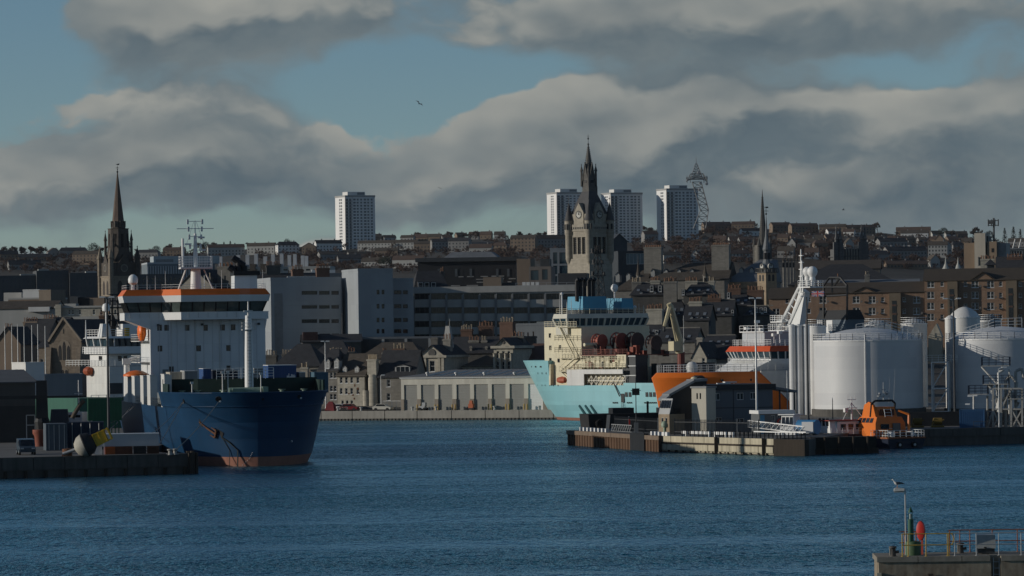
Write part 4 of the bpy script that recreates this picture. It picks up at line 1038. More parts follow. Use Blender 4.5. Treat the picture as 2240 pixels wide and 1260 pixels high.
# ================================================================== orange ship (right of centre)
def orange_ship():
  st=at(1447,882,762);loc=(st.x,st.y,0);rz=R(210);F=Frame(loc,rz)
  S=thing('orange_ship','orange hulled offshore ship with white wheelhouse and red roof band, behind grey jetty building','ship',loc,rz)
  OH=plated('orange_hull_paint',(.86,.20,.022),.42,.10,.12,5.5,1.7,.82,.3,(.20,.05,.02))
  t=F.pt(1427,827,'y',0);zt=t.z
  lv=[(-3,-1,-47,7.0,.4,1.7,.95),(0,-.5,-47,7.4,.36,1.9,.95),(4,.6,-47,7.8,.32,2.1,.95),(6.6,t.x*.6,-47,8.0,.30,2.2,.95),(zt,t.x,-47,8.1,.28,2.3,.95),(zt+.9,t.x-1.0,-47,7.7,.28,2.3,.95)]
  rows=hull(lv,34,.05,.8);b=MB();hull_mesh(b,rows,[0]*5);b.build('hull',OH,S,True)
  zd=zt+.9;b=MB();deck_mesh(b,rows[-1],zd-.02,inset=.02);b.build('foredeck',grey,S)
  # white fore rails, whaleback gear
  pr=[(x,-y+.3,zd) for (x,y,z) in rows[-1][2:24]];pl=[(x,y-.3,zd) for (x,y,z) in rows[-1][2:24]]
  for p_ in (pl,pr): b=MB();railing(b,p_,1.3,3,1.1,.045);b.build('fore_rail',white,S)
  c=F.pt(1514,805,'y',0);b=MB();b.ball((c.x,0,zd+.8),1.1,12).cyl((c.x,0,zd),(c.x,0,zd+.8),1.0,None,12);b.build('fore_dome',whiteD,S,True)
  # anchor opening
  b=MB();c=F.pt(1530,832,'y',7.2);b.cyl((c.x,6.0,c.z),(c.x,7.75,c.z),.9,None,12);b.build('hawse_opening',black,S);b=MB();c=F.pt(1517,832,'y',7.0);b.ball((c.x,7.2,c.z),.7,10);b.build('anchor_bolster',cream,S,True)
  for (px,row) in ((1580,832),(1642,831)):
    c=F.pt(px,row,'y',7.95);b=MB();b.cyl((c.x,7.7,c.z),(c.x,8.1,c.z),.22,None,8);b.build('side_fairlead',black,S)
  # superstructure: front face towards the bow (lit), port side towards the camera (shaded)
  XW=F.pt(1600,790,'y',-6.6).x
  z1=zd;z2=F.pt(1650,787,'x',XW).z;z3=F.pt(1650,769,'x',XW).z;z4=F.pt(1650,757,'x',XW).z
  b=MB();b.prism([(XW+4.2,-5.6),(XW+4.2,5.6),(XW-11,6.6),(XW-11,-6.6)][::-1],z1-.01,z2-.15,[(XW+.3,-6.4),(XW+.3,6.4),(XW-11,6.6),(XW-11,-6.6)][::-1]);b.build('front_house',white,S)
  b=MB();xa=F.pt(1690,820,'y',8.0).x;b.extr([(XW-12,8.15,2),(xa-4,8.15,4),(xa+2.5,8.15,zd-.3),(xa+2.5,8.15,zd+.05),(XW-12,8.15,zd+.05)],(0,-.3,0));b.build('white_side_plating',whiteD,S)
  ring=lambda g: [(XW+.2+g,-6.5-g),(XW+1.0+g,-2.4),(XW+1.0+g,2.4),(XW+.2+g,6.5+g),(XW-9,6.5+g),(XW-9,-6.5-g)]
  b=MB();b.prism(ring(0)[::-1],z2-.15,z2+.15,ring(-.05)[::-1]);b.build('wheelhouse_sill',white,S)
  Pb,Pt=ring(-.1),ring(.5)
  for e in range(6):
    p,q,pt_,qt=[Vector(v) for v in (Pb[e]+(z2+.1,),Pb[(e+1) % 6]+(z2+.1,),Pt[e]+(z3,),Pt[(e+1) % 6]+(z3,))]
    k=max(1,round((q-p).length/1.6))
    for i in range(k): w=MB();w.quad(p.lerp(q,i/k),p.lerp(q,(i+1)/k),pt_.lerp(qt,(i+1)/k),pt_.lerp(qt,i/k));w.build('wheelhouse_window',glassB,S)
    for i in range(k+1): w=MB();w.cyl(p.lerp(q,i/k),pt_.lerp(qt,i/k),.17,None,4);w.build('window_mullion',white,S)
  b=MB();b.prism(ring(.7)[::-1],z3,z4,ring(.1)[::-1]);b.build('roof_band',mat('red_roof_paint',(.62,.09,.02),.45,.12,.3),S)
  b=MB();railing(b,[r+(z4,) for r in ring(-.3)],1.1,3,1.0,.045,True);railing(b,[(XW+3.5,y_,zd) for y_ in (-6,0,6)],1.1,3,1,.04);railing(b,[(XW+.7,-6.6,z2-.6),(XW+1.5,-2.4,z2-.6),(XW+1.5,2.4,z2-.6),(XW+.7,6.6,z2-.6)],.9,3,1,.045);b.build('bridge_rail',white,S)
  b=MB();b.box(XW-8,XW-2,-6.0,1.2,z4,z4+2.4);b.build('top_house',mat('pale_grey_paint',(.45,.48,.50),.5,.12,.4),S)
  b=MB();b.box(XW-8.3,XW-1.6,-6.3,1.5,z4+2.4,z4+2.6);railing(b,[(XW-1.6,-6.2,z4+2.6),(XW-1.6,1.4,z4+2.6),(XW-8,1.4,z4+2.6)],1.0,2,1.2,.05);b.build('top_deck',white,S)
  for (dy,dx,h) in ((-4.5,-2,3.4),(-2.6,-3,4.6),(.2,-2,3.2),(2.8,-3,2.2),(4.6,-3,2.6)): b=MB();b.cyl((XW+dx,dy,z4+.5),(XW+dx,dy,z4+h),.1,.06,6).box(XW+dx-.4,XW+dx+.4,dy-.3,dy+.3,z4+h-.5,z4+h);b.build('roof_equipment',white,S)
  # aft: raked white mast tower with platforms, radomes and a black gantry, seen over the silos and tanks
  XM=F.pt(1727,740,'y',2).x-4
  Q=lambda px,row: (lambda v: Vector((XM,v.y,v.z)))(F.pt(px,row,'x',XM))
  def leg(a,c,r0,r1=None): b.cyl(a,c,r0,r1,6)
  b=MB();dx=Vector((0,0,0))
  leg(Q(1692,742),Q(1752,620),.42,.3);leg(Q(1712,742),Q(1758,640),.42,.3)
  b.extr([Q(1722,716),Q(1748,716),Q(1760,640),Q(1750,632)],(-1.2,0,0))
  for i in range(8): t_=i/8;b.cyl(Q(1692,742).lerp(Q(1752,620),t_),Q(1712,742).lerp(Q(1758,640),t_),.12,None,4)
  b.build('raked_mast',white,S)
  b=MB();leg(Q(1752,640),Q(1752,545),.25,.1);leg(Q(1757,640),Q(1754,570),.18,.1)
  for row in (560,575,590,605): p=Q(1753,row);b.box(p.x-.2,p.x+.2,p.y-.55,p.y+.55,p.z,p.z+.15)
  b.build('mast_pole',white,S)
  for (px,row,ww,nm) in ((1712,703,1.9,'lower_platform'),(1773,627,1.9,'upper_platform'),(1712,722,2.6,'deck_platform')):
    p=Q(px,row);b=MB();b.box(p.x-1.4,p.x+1.4,p.y-ww,p.y+ww,p.z-.2,p.z);railing(b,[(p.x+1.4,p.y-ww,p.z),(p.x+1.4,p.y+ww,p.z),(p.x-1.4,p.y+ww,p.z),(p.x-1.4,p.y-ww,p.z)],1.1,3,.8,.05,True);b.build(nm,white,S)
  for (px,row,r) in ((1777,594,.95),(1766,594,.85)):
    p=Q(px,row);b=MB();b.lathe([(.55,-1.5),(.5,-r),(r*.9,-r*.5),(r,0),(r*.9,r*.5),(r*.5,r*.9),(.01,r)],p,16);b.cyl(p-Vector((0,0,2.5)),p-Vector((0,0,.9)),.35,None,8);b.build('radome',white,S,True)
  p=Q(1713,690);b=MB();b.box(p.x-.8,p.x+.8,p.y-.9,p.y+.9,p.z-1.2,p.z-.9).cyl(p-Vector((0,0,1)),p,.5,.4,8);b.build('radar',white,S)
  XG=XM-9;G=lambda px,row: (lambda v: Vector((XG,v.y,v.z)))(F.pt(px,row,'x',XG))
  b=MB()
  for a,c in (((1802,712),(1802,625)),((1802,625),(1815,607)),((1815,607),(1838,607)),((1838,607),(1853,625)),((1853,625),(1853,700)),((1802,648),(1853,645)),((1820,607),(1820,640)),((1802,628),(1853,628)),((1838,607),(1822,628))): b.cyl(G(*a),G(*c),.2,None,5)
  b.build('black_gantry',black,S)
  a,c=G(1786,716),G(1850,684);y0,y1=sorted((a.y,c.y));b=MB();b.frust(XG-4,XG,y0,y1,a.z-3,c.z-1.2,.0);b.build('winch_house',mat('slate_blue_panel',(.10,.13,.16),.5,.2,.4),S)
  b=MB();b.frust(XG-4.1,XG+.1,y0-.1,y1+.1,c.z-1.2,c.z+.5,.6);b.build('winch_house_roof',black,S)
  b=MB();b.box(XG+.02,XG+.06,y0+.2,y0+(y1-y0)*.55,a.z-2.5,c.z-1.3);b.build('white_panel',white,S)
  # union flag between mast and gantry
  f0,f1=G(1781,637),G(1808,648);b=MB();y0,y1=f0.y,f1.y;zt_,zb_=f0.z,f1.z;W_,H_=y1-y0,zb_-zt_
  b.box(XG+.5,XG+.53,min(y0,y1),max(y0,y1),min(zt_,zb_),max(zt_,zb_));fl=b.build('union_flag',mat('flag_blue',(.03,.05,.17),.8,.1,1),S)
  def stripe(pts,m_,o,nm):
    k=MB();k.extr([(XG+o,y0+W_*a_,zt_+H_*b_) for a_,b_ in pts],(.012,0,0));k.build(nm,m_,fl)
  fr,fw=mat('flag_red',(.22,.02,.03),.9,.1,1),mat('flag_white',(.26,.26,.27),.9,.1,1)
  stripe([(0,0),(.12,0),(1,.88),(1,1),(.88,1),(0,.12)],fw,.54,'flag_diagonal');stripe([(1,0),(1,.12),(.12,1),(0,1),(0,.88),(.88,0)],fw,.545,'flag_diagonal')
  stripe([(.02,0),(.06,0),(1,.94),(1,.98)],fr,.56,'flag_diagonal');stripe([(.98,0),(1,.05),(.04,1),(0,.96)],fr,.565,'flag_diagonal')
  stripe([(.40,0),(.60,0),(.60,1),(.40,1)],fw,.58,'flag_cross');stripe([(0,.34),(1,.34),(1,.66),(0,.66)],fw,.585,'flag_cross')
  stripe([(.44,0),(.56,0),(.56,1),(.44,1)],fr,.60,'flag_cross');stripe([(0,.4),(1,.4),(1,.6),(0,.6)],fr,.605,'flag_cross')
orange_ship()
# ================================================================== town buildings
class B:
  """a building measured on its front plane; local x along the front, y into depth, z up from its base"""
  def __init__(s,name,label,cat,pl,pr,top,D,yaw,dep,wm,zb=None,group=None):
    a=at(pl,top,D);s.yaw=R(yaw)
    if zb is None: zb=ter(a.x,D)-.6
    s.loc=(a.x,D,zb);s.root=thing(name,label,cat,s.loc,s.yaw,group)
    s.F=Frame(s.loc,s.yaw);c=s.F.pt(pr,top,'y',0);s.L=c.x;s.H=s.F.pt((pl+pr)/2,top,'y',0).z;s.dep=dep;s.wm=wm
  def px(s,a,r0,b,r1,*st): q=s.F.rect(a,r0,b,r1,'y',0);return q+st
  def pxl(s,a,r0,b,r1,*st):            # rect on the left side wall, measured from back to front
    q=s.F.rect(a,r0,b,r1,'x',0);return (s.dep-q[1],s.dep-q[0],q[2],q[3])+st
  def walls(s,front=(),left=(),right=(),style='plain',fm=None,gm=None,depth=.22,name='wall',top=None,joined=False,wname='window'):
    b=MB();L,d,H=s.L,s.dep,top or s.H
    if joined:
      pm=MB()
      for (rs,o,ang,W) in ((front,(0,0),0,L),(left,(0,d),-90,d),(right,(L,0),90,d)):
        rs=[r[:4]+('open',) for r in rs if r[0] > .01 and r[1] < W-.01 and r[2] > .01 and r[3] < H-.01]
        facade(s.root,b,(o[0],o[1],0),R(ang),W,H,rs,depth)
        c_,s_=math.cos(R(ang)),math.sin(R(ang))
        for r in rs:
          T=lambda a,z: (o[0]+a*c_-(depth-.02)*s_,o[1]+a*s_+(depth-.02)*c_,z)
          pm.quad(T(r[0],r[2]),T(r[1],r[2]),T(r[1],r[3]),T(r[0],r[3]))
      if pm.f: tag(pm.build('window_panes',gm or glass,s.root),kind='stuff')
    else:
      facade(s.root,b,(0,0,0),0,L,H,front,depth,style,wname,fm,gm)
      facade(s.root,b,(0,d,0),R(-90),d,H,left,depth,style,wname,fm,gm)
      facade(s.root,b,(L,0,0),R(90),d,H,right,depth,style,wname,fm,gm)
    b.quad((L,d,0),(0,d,0),(0,d,H),(L,d,H));b.quad((0,0,H),(L,0,H),(L,d,H),(0,d,H))
    b.build(name,s.wm,s.root)
  def parapet(s,h=.8,t=.35,mt=None,name='parapet'):
    b=MB();L,d,H=s.L,s.dep,s.H;e=.06
    b.box(-e,L+e,-e,t,H,H+h).box(-e,L+e,d-t,d+e,H,H+h).box(-e,t,t,d-t,H,H+h).box(L-t,L+e,t,d-t,H,H+h);b.build(name,mt or s.wm,s.root)
  def cornice(s,z,out=.3,h=.35,mt=None):
    b=MB();b.box(-out,s.L+out,-out,s.dep+.05,z,z+h);b.build('cornice',mt or s.wm,s.root)
  def gable(s,rise,axis='x',mt=None,eave=.35,x0=None,x1=None,y0=None,y1=None,z=None,gmat=None,name='roof',hip=0.0,hip1=None):
    L,d=s.L,s.dep;x0=0 if x0 is None else x0;x1=L if x1 is None else x1;y0=0 if y0 is None else y0;y1=d if y1 is None else y1;H=(s.H if z is None else z)+.004
    hip1=hip if hip1 is None else hip1
    b=MB();t=.18
    if axis == 'x':
      ym=(y0+y1)/2;k=rise/(ym-y0);e=eave
      A=[(x0-e,y0-e,H-e*k),(x1+e,y0-e,H-e*k),(x1+e-hip1,ym,H+rise),(x0-e+hip,ym,H+rise)]
      Bq=[(x1+e,y1+e,H-e*k),(x0-e,y1+e,H-e*k),(x0-e+hip,ym,H+rise),(x1+e-hip1,ym,H+rise)]
      for q in (A,Bq): b.extr(q,(0,0,t))
      if hip: b.poly([(x0-e,y1+e,H-e*k+t),(x0-e,y0-e,H-e*k+t),(x0-e+hip,ym,H+rise+t)])
      if hip1: b.poly([(x1+e,y0-e,H-e*k+t),(x1+e,y1+e,H-e*k+t),(x1+e-hip1,ym,H+rise+t)])
      o=b.build(name,mt or slate,s.root)
      g=MB()
      if not hip: g.poly([(x0-.002,y1,H),(x0-.002,y0,H),(x0-.002,ym,H+rise)])
      if not hip1:
        if g.f: g.build('gable_wall',gmat or s.wm,s.root);g=MB()
        g.poly([(x1+.002,y0,H),(x1+.002,y1,H),(x1+.002,ym,H+rise)])
    else:
      xm=(x0+x1)/2;k=rise/(xm-x0);e=eave
      b.extr([(x0-e,y1+e,H-e*k),(x0-e,y0-e,H-e*k),(xm,y0-e+hip,H+rise),(xm,y1+e,H+rise)],(0,0,t));b.extr([(x1+e,y0-e,H-e*k),(x1+e,y1+e,H-e*k),(xm,y1+e,H+rise),(xm,y0-e+hip,H+rise)],(0,0,t))
      if hip: b.poly([(x0-e,y0-e,H-e*k+t),(x1+e,y0-e,H-e*k+t),(xm,y0-e+hip,H+rise+t)])
      o=b.build(name,mt or slate,s.root)
      g=MB()
      if not hip: g.poly([(x0,y0-.002,H),(x1,y0-.002,H),(xm,y0-.002,H+rise)]);g.build('gable_wall',gmat or s.wm,s.root);g=MB();g.poly([(x1,y1,H),(x0,y1,H),(xm,y1,H+rise)])
    if g.f: g.build('gable_wall',gmat or s.wm,s.root)
    return o
  def chimney(s,px,r0,r1,w,y,dep=1.2,pots=6,mt=None,potm=None,caprow=None):
    """stack w pixels wide between rows r0 (top) and r1 (foot) standing at depth y, with its row of pots"""
    p=s.F.pt(px-w/2,r1,'y',y);q=s.F.pt(px+w/2,r0,'y',y)
    b=MB();b.box(p.x,q.x,y,y+dep,p.z-1.5,q.z).box(p.x-.12,q.x+.12,y-.12,y+dep+.12,q.z-.45,q.z-.12)
    c=b.build('chimney',mt or graniteD,s.root)
    if pots:
      k=MB();W=q.x-p.x
      for i in range(pots):
        xx=p.x+W*(i+.5)/pots;h=random.uniform(.75,1.15);r=min(.2,W/pots*.36)
        k.lathe([(r*.8,0),(r*.75,h*.8),(r,h*.85),(r,h)],(xx,y+dep*(.5 if i % 2 else .35),q.z),6)
      tag(k.build('chimney_pots',potm or clay,c),kind='stuff')
    return c
  def dormer(s,px,r0,r1,w,ydep=2.0,y=0.0,mt=None,wm=None,name='dormer',win=True):
    p=s.F.pt(px-w/2,r1,'y',y);q=s.F.pt(px+w/2,r0,'y',y);W=q.x-p.x;xm=(p.x+q.x)/2;h=q.z-p.z
    b=MB();b.use(0).extr([(p.x,y,p.z-.4),(q.x,y,p.z-.4),(q.x,y,p.z+h*.72),(xm,y,q.z-.05),(p.x,y,p.z+h*.72)],(0,ydep,0))
    b.use(1);e=.12
    b.extr([(p.x-e,y-e,p.z+h*.72-.1),(xm,y-e,q.z),(xm,y+ydep,q.z),(p.x-e,y+ydep,p.z+h*.72-.1)],(0,0,.1));b.extr([(xm,y-e,q.z),(q.x+e,y-e,p.z+h*.72-.1),(q.x+e,y+ydep,p.z+h*.72-.1),(xm,y+ydep,q.z)],(0,0,.1))
    d=b.build(name,[wm or harlP,mt or slate],s.root)
    if win: put('window',window_mesh(W*.62,h*.55,'sash'),d,(xm,y-.03,p.z+h*.08))
    return d
  def box(s,pa,r0,pb,r1,y,dep,mt,name,zbase=None):
    p=s.F.pt(pa,r1,'y',y);q=s.F.pt(pb,r0,'y',y);b=MB();b.box(p.x,q.x,y,y+dep,s.H if zbase == 'roof' else p.z,q.z);return b.build(name,mt,s.root)
def gpx(pxa,pxb,n,w): return [(pxa+(pxb-pxa)*(i+.5)/n-w/2,pxa+(pxb-pxa)*(i+.5)/n+w/2) for i in range(n)]
def wgrid(bd,pxa,pxb,n,w,rows,h,*st): return [bd.px(a,r-h/2,c,r+h/2,*st) for r in rows for (a,c) in gpx(pxa,pxb,n,w)]

# ---------------------------------------------------------------- quayside shed with roller doors
def quay_shed():
  o=FA+FNB*7.0
  u,v=UV(877,890);d=Vector((u/FPX,1.0));k=o.dot(FNB)/d.dot(FNB);p=d*k
  yaw=math.degrees(math.atan2(FDR.y,FDR.x))
  bd=B('quay_shed','long pale concrete quayside shed with grey roller doors and low grey roof','shed',877,1197,826,p.y,yaw,22,mat('shed_concrete',(.60,.575,.49),.85,.2,.3,.6),FQ)
  bd.L=bd.F.pt(1212,826,'y',0).x;bd.H=bd.F.pt(900,828,'y',0).z
  ops=[(884,912.8),(921,951),(959,989.5),(998.6,1028.7),(1037,1068),(1076,1106),(1115,1146.4),(1155.5,1188)]
  zt=bd.F.pt(900,842,'y',0).z
  rc=[(bd.F.pt(a,870,'y',0).x,bd.F.pt(c,870,'y',0).x,.05,zt,'open') for a,c in ops]
  bd.walls(rc,depth=.26)
  rd=mat('roller_door',(.30,.30,.275),.6,.12,.3,.4);wd_=mat('white_roller_door',(.75,.74,.71),.6,.05,.3)
  for i,r in enumerate(rc):
    b=MB();n=16
    for j in range(n): z0,z1=r[2]+(r[3]-r[2])*j/n,r[2]+(r[3]-r[2])*(j+1)/n;b.quad((r[0],.24,z0),(r[1],.24,z0),(r[1],.19,z0+(z1-z0)*.8),(r[0],.19,z0+(z1-z0)*.8));b.quad((r[0],.19,z0+(z1-z0)*.8),(r[1],.19,z0+(z1-z0)*.8),(r[1],.24,z1),(r[0],.24,z1))
    o_=b.build('roller_door',wd_ if i == 7 else rd,bd.root)
    if i == 7: o_['label']='white roller door at the right end'
  # pier guards, gutter, roof
  gm=mat('pier_guard_concrete',(.30,.26,.21),.9,.3,.5,.5)
  xs=[0]+[x for r in rc for x in r[:2]]+[bd.L]
  for a,c in zip(xs[0::2],xs[1::2]):
    b=MB();b.box(a+.02,c-.02,-.16,.3,0,2.3);b.build('pier_guard',gm,bd.root)
  b=MB();b.box(-.2,bd.L+.2,-.3,.1,bd.H-.02,bd.H+.22);b.build('gutter',mat('pale_gutter',(.55,.56,.55),.5,.1,.5),bd.root)
  z=bd.F.pt(1000,810,'y',9).z
  b=MB();b.extr([(-.3,-.35,bd.H+.2),(bd.L,-.35,bd.H+.2),(bd.L,11,z),(6.5,11,z)],(0,0,.12));b.poly([(-.3,22,bd.H),(-.3,-.35,bd.H+.2),(6.5,11,z)]);b.poly([(bd.L,22,bd.H),(-.3,22,bd.H),(6.5,11,z),(bd.L,11,z)]);b.build('roof',metalroof,bd.root)
  for i in range(14):
    x=5+i*2.4;b=MB();t0,t1=.12,.82;P=lambda t,x_: (x_+t*.6,-.35+11.35*t,bd.H+.34+(z-bd.H-.2)*t);b.poly([P(t0,x),P(t0,x+1.1),P(t1,x+1.1),P(t1,x)]);b.build('rooflight',mat('rooflight_glass',(.05,.06,.065),.25,.3,.5),bd.root)
  for px in (935,998,1060,1126):
    q=bd.F.pt(px,821,'y',2);b=MB();b.lathe([(.22,-.4),(.22,.3),(.42,.35),(.42,.6),(.1,.75)],(q.x,2,q.z),8);b.build('roof_vent',galv,bd.root)
  return bd
SHED=quay_shed()

# ---------------------------------------------------------------- granite houses behind the quay
random.seed(11)
def houses_quay():
  h=B('granite_house','tall narrow granite house with two white dormers, left of the rust stained house','house',697,738,809,902,-18,9,granite)
  h.walls([h.px(a,r-6,a+6,r+6,'sash') for a in (705,722,730) for r in (821,850,868)]+[h.px(716,880,725,898,'plain')]);h.gable(4.2,'x',slate,hip=1.5);h.cornice(h.H-.4)
  h.dormer(717,783,808,9);h.dormer(736,781,806,10);h.chimney(733,771,800,26,5,1.2,8,graniteD,clayP);h.chimney(768,769,800,14,6,1.2,5,graniteD)
  h=B('granite_house','pale granite house with rust stained front, arched doorway and two small dormers','house',738,797,821,900.4,-20,10,graniteP)
  ws=[h.px(a,r-6.5,a+5.5,r+6.5,'sash') for a in (743.5,755,766.5,780) for r in (831.5,855.5)]+[h.px(a,876,a+5,890,'sash') for a in (747,757,767)]+[h.px(778,879,794,899,'plain')]
  h.walls(ws);h.gable(4.3,'x',slateB);h.cornice(h.H-.3,.25,.3);h.dormer(754,799,818,9,2.6,.6);h.dormer(780.5,799,816,9,2.6,.6)
  st=mat('rust_stain',(.16,.07,.035),.9,.4,2)
  for (px,row,w,hh) in ((776,843,3,7),(783,850,4,6),(772,864,6,4),(763,861,5,3),(775,872,4,5),(786,860,2,4)):
    q=h.F.rect(px-w/2,row-hh/2,px+w/2,row+hh/2);b=MB();b.lathe([(.5*(q[1]-q[0]),0),(.35*(q[1]-q[0]),.03)],(0,0,0),7);o=b.build('creeper_patch',st,h.root);o.location=((q[0]+q[1])/2,-.01,(q[2]+q[3])/2);o.rotation_euler=(R(90),0,0);o.scale=(1,(q[3]-q[2])/(q[1]-q[0]),1)
  # round stair tower carrying a chimney
  D=898.6;c=at(817,890,D);z0=ter(c.x,D)-.6
  T=thing('stair_tower','round granite stair tower topped by a square chimney with buff pots','tower',(c.x,D,z0),R(-20))
  F=Frame((c.x,D,z0),R(-20));r=m(11,D);zt=F.pt(817,822,'y',0).z;zc=F.pt(817,786,'y',0).z
  b=MB();b.lathe([(r,0),(r,zt),(r*.9,zt+.3)],(0,0,0),18);b.lathe([(r*.8,0),(r*.8,zt-3)],(-r*1.35,-.3,0),14);b.build('turret',graniteP,T,True)
  b=MB();b.box(-r*.95,r*.95,-r*.7,r*.7,zt+.2,zc).box(-r*1.1,r*1.1,-r*.85,r*.85,zc-.3,zc);ch=b.build('chimney',graniteP,T)
  b=MB()
  for i in range(7): b.lathe([(.16,0),(.15,.8),(.2,.85),(.2,1.0)],(-r*.85+i*r*.28,0,zc),6)
  tag(b.build('chimney_pots',clayP,ch),kind='stuff')
  h=B('granite_house','shadowed granite house with wide white attic window, between stair tower and shed','house',828,905,823,897.8,-14,10,granite)
  h.walls([h.px(a,r-8,a+8,r+8,'sash') for a in (846,880) for r in (838,868)]);h.gable(5.2,'x',slate)
  d=h.dormer(881,797,816,34,3.5,.8,win=False,wm=harl);q=h.F.rect(866,801,896,814,'y',.8);put('window',window_mesh(q[1]-q[0],q[3]-q[2],'strip'),h.root,((q[0]+q[1])/2,.72,q[2]))
  h.chimney(872,762,790,25,6,1.3,7,brickR,clayP);h.chimney(840,770,790,8,6,1,2,granite)
  # big slated roofs behind
  for (nm,pl,pr,top,D,rise,lab) in (('slated_warehouse',786,925,783,935,3.2,'long dark slate roofed warehouse behind the quay houses, pale hip at its left'),('slated_warehouse',600,700,800,930,4.5,'dark slate roofed warehouse behind the bow of the blue ship'),('slated_warehouse',672,770,786,965,4.0,'dark slated house with pale ridge stones under the white office')):
    h=B(nm,lab,'warehouse',pl,pr,top,D,-12,12,granite);h.walls();h.gable(rise,'x',slate if pl < 780 else slateB,hip=4)
    if pl == 600: h.chimney(636,773,800,38,5,1.4,12,graniteD,clayP);h.chimney(590,776,800,28,5,1.4,8,graniteD,clayP);h.chimney(665,803,830,15,-2,1.3,3,graniteP,clayP)
  h=B('pediment_house','sooty granite house with triangular pediment and one tall window above the shed roof','house',917,973,779,925,-20,14,graniteP)
  h.walls([h.px(940,789,951,813,'sash')]);h.cornice(h.H-.35,.5,.5);h.gable(m(23,925),'y',slate,.3)
  for px in (921,930,961,969): q=h.F.pt(px,800,'y',0);b=MB();b.box(q.x-.3,q.x+.3,-.25,.05,0,h.H-.4);b.build('pilaster',graniteP,h.root)
  b=MB();q=h.F.pt(945,772,'y',0);b.lathe([(.9,0),(.8,.12)],(0,0,0),12);o=b.build('carved_panel',graniteD,h.root);o.location=(q.x,-.02,q.z);o.rotation_euler=(R(90),0,0)
  h.chimney(977,741,770,16,6,1.4,5,granite,clay);h.chimney(950,738,770,14,12,2,0,graniteD)
  b=MB();q=h.F.pt(977,738,'y',9);t=h.F.pt(975,713,'y',9);b.frust(q.x-1,q.x+1,9,11,q.z-3,t.z,.55);b.build('tall_vent',harlP,h.root)
  # dark tenements and chimney stacks in the middle
  h=B('tenement','dark slate roofed tenement with brick chimneys between the two pedimented houses','tenement',985,1080,772,950,-10,14,graniteD)
  h.walls([h.px(1012,765+10,1020,790,'sash'),h.px(1000,778,1006,790,'sash')]);h.gable(3.4,'x',slate)
  h.chimney(1020,720,745,24,9,1.6,9,brickR,clayP);h.chimney(1062,712,738,30,11,2,9,brickR,clay);h.chimney(1036,744,760,22,4,1.3,7,granite,clay);h.chimney(1059,744,762,12,4,1.3,4,granite,clayP);h.chimney(1030,757,790,4,.5,1,0,granite);h.chimney(1064,757,776,4,1,1,0,granite)
  h=B('low_hall','low hip roofed granite hall with small attic windows just above the shed roof','hall',1013,1085,801,930,-16,11,graniteP)
  h.walls([h.px(a,806,a+6,811,'plain') for a in (1018,1031,1044,1057,1070)]);h.cornice(h.H-.25);h.gable(m(22,930),'x',slateB,hip=4)
  h=B('columned_house','pale granite house front with pediment and tall paired windows between columns','house',1080,1122,760,928,-20,12,graniteP)
  h.walls([h.px(a,r0,a+5.5,r1,'sash') for a in (1086.5,1098.5,1110.5) for r0,r1 in ((768,784),(791,808))],left=(),right=());h.cornice(h.H-.2,.55,.55);h.gable(m(20,928),'y',slate,.45)
  for px in (1083,1095.3,1107.3,1119.5): q=h.F.pt(px,800,'y',0);b=MB();b.lathe([(.34,0),(.30,h.H-1.4),(.45,h.H-1.2)],(q.x,-.35,0),10);b.build('column',graniteP,h.root,True)
  b=MB();q=h.F.pt(1101,749,'y',0);b.lathe([(.4,0),(.35,.1)],(0,0,0),10);o=b.build('carved_panel',graniteD,h.root);o.location=(q.x,-.02,q.z);o.rotation_euler=(R(90),0,0)
  h.chimney(1107,704,735,28,14,2,9,brickR,clayP);h.chimney(1132,735,760,26,9,1.4,8,graniteD,clay)
  h=B('tenement','dark tenement with rust red slated roof beside the supply ship bow','tenement',1128,1215,796,935,-12,13,granite)
  h.walls();h.gable(4.2,'x',mat('red_brown_slate',(.13,.075,.06),.85,.25,.5),hip=3);h.dormer(1139,781,802,7,2,.5);h.chimney(1160,735,770,22,8,1.4,2,graniteD)
houses_quay()

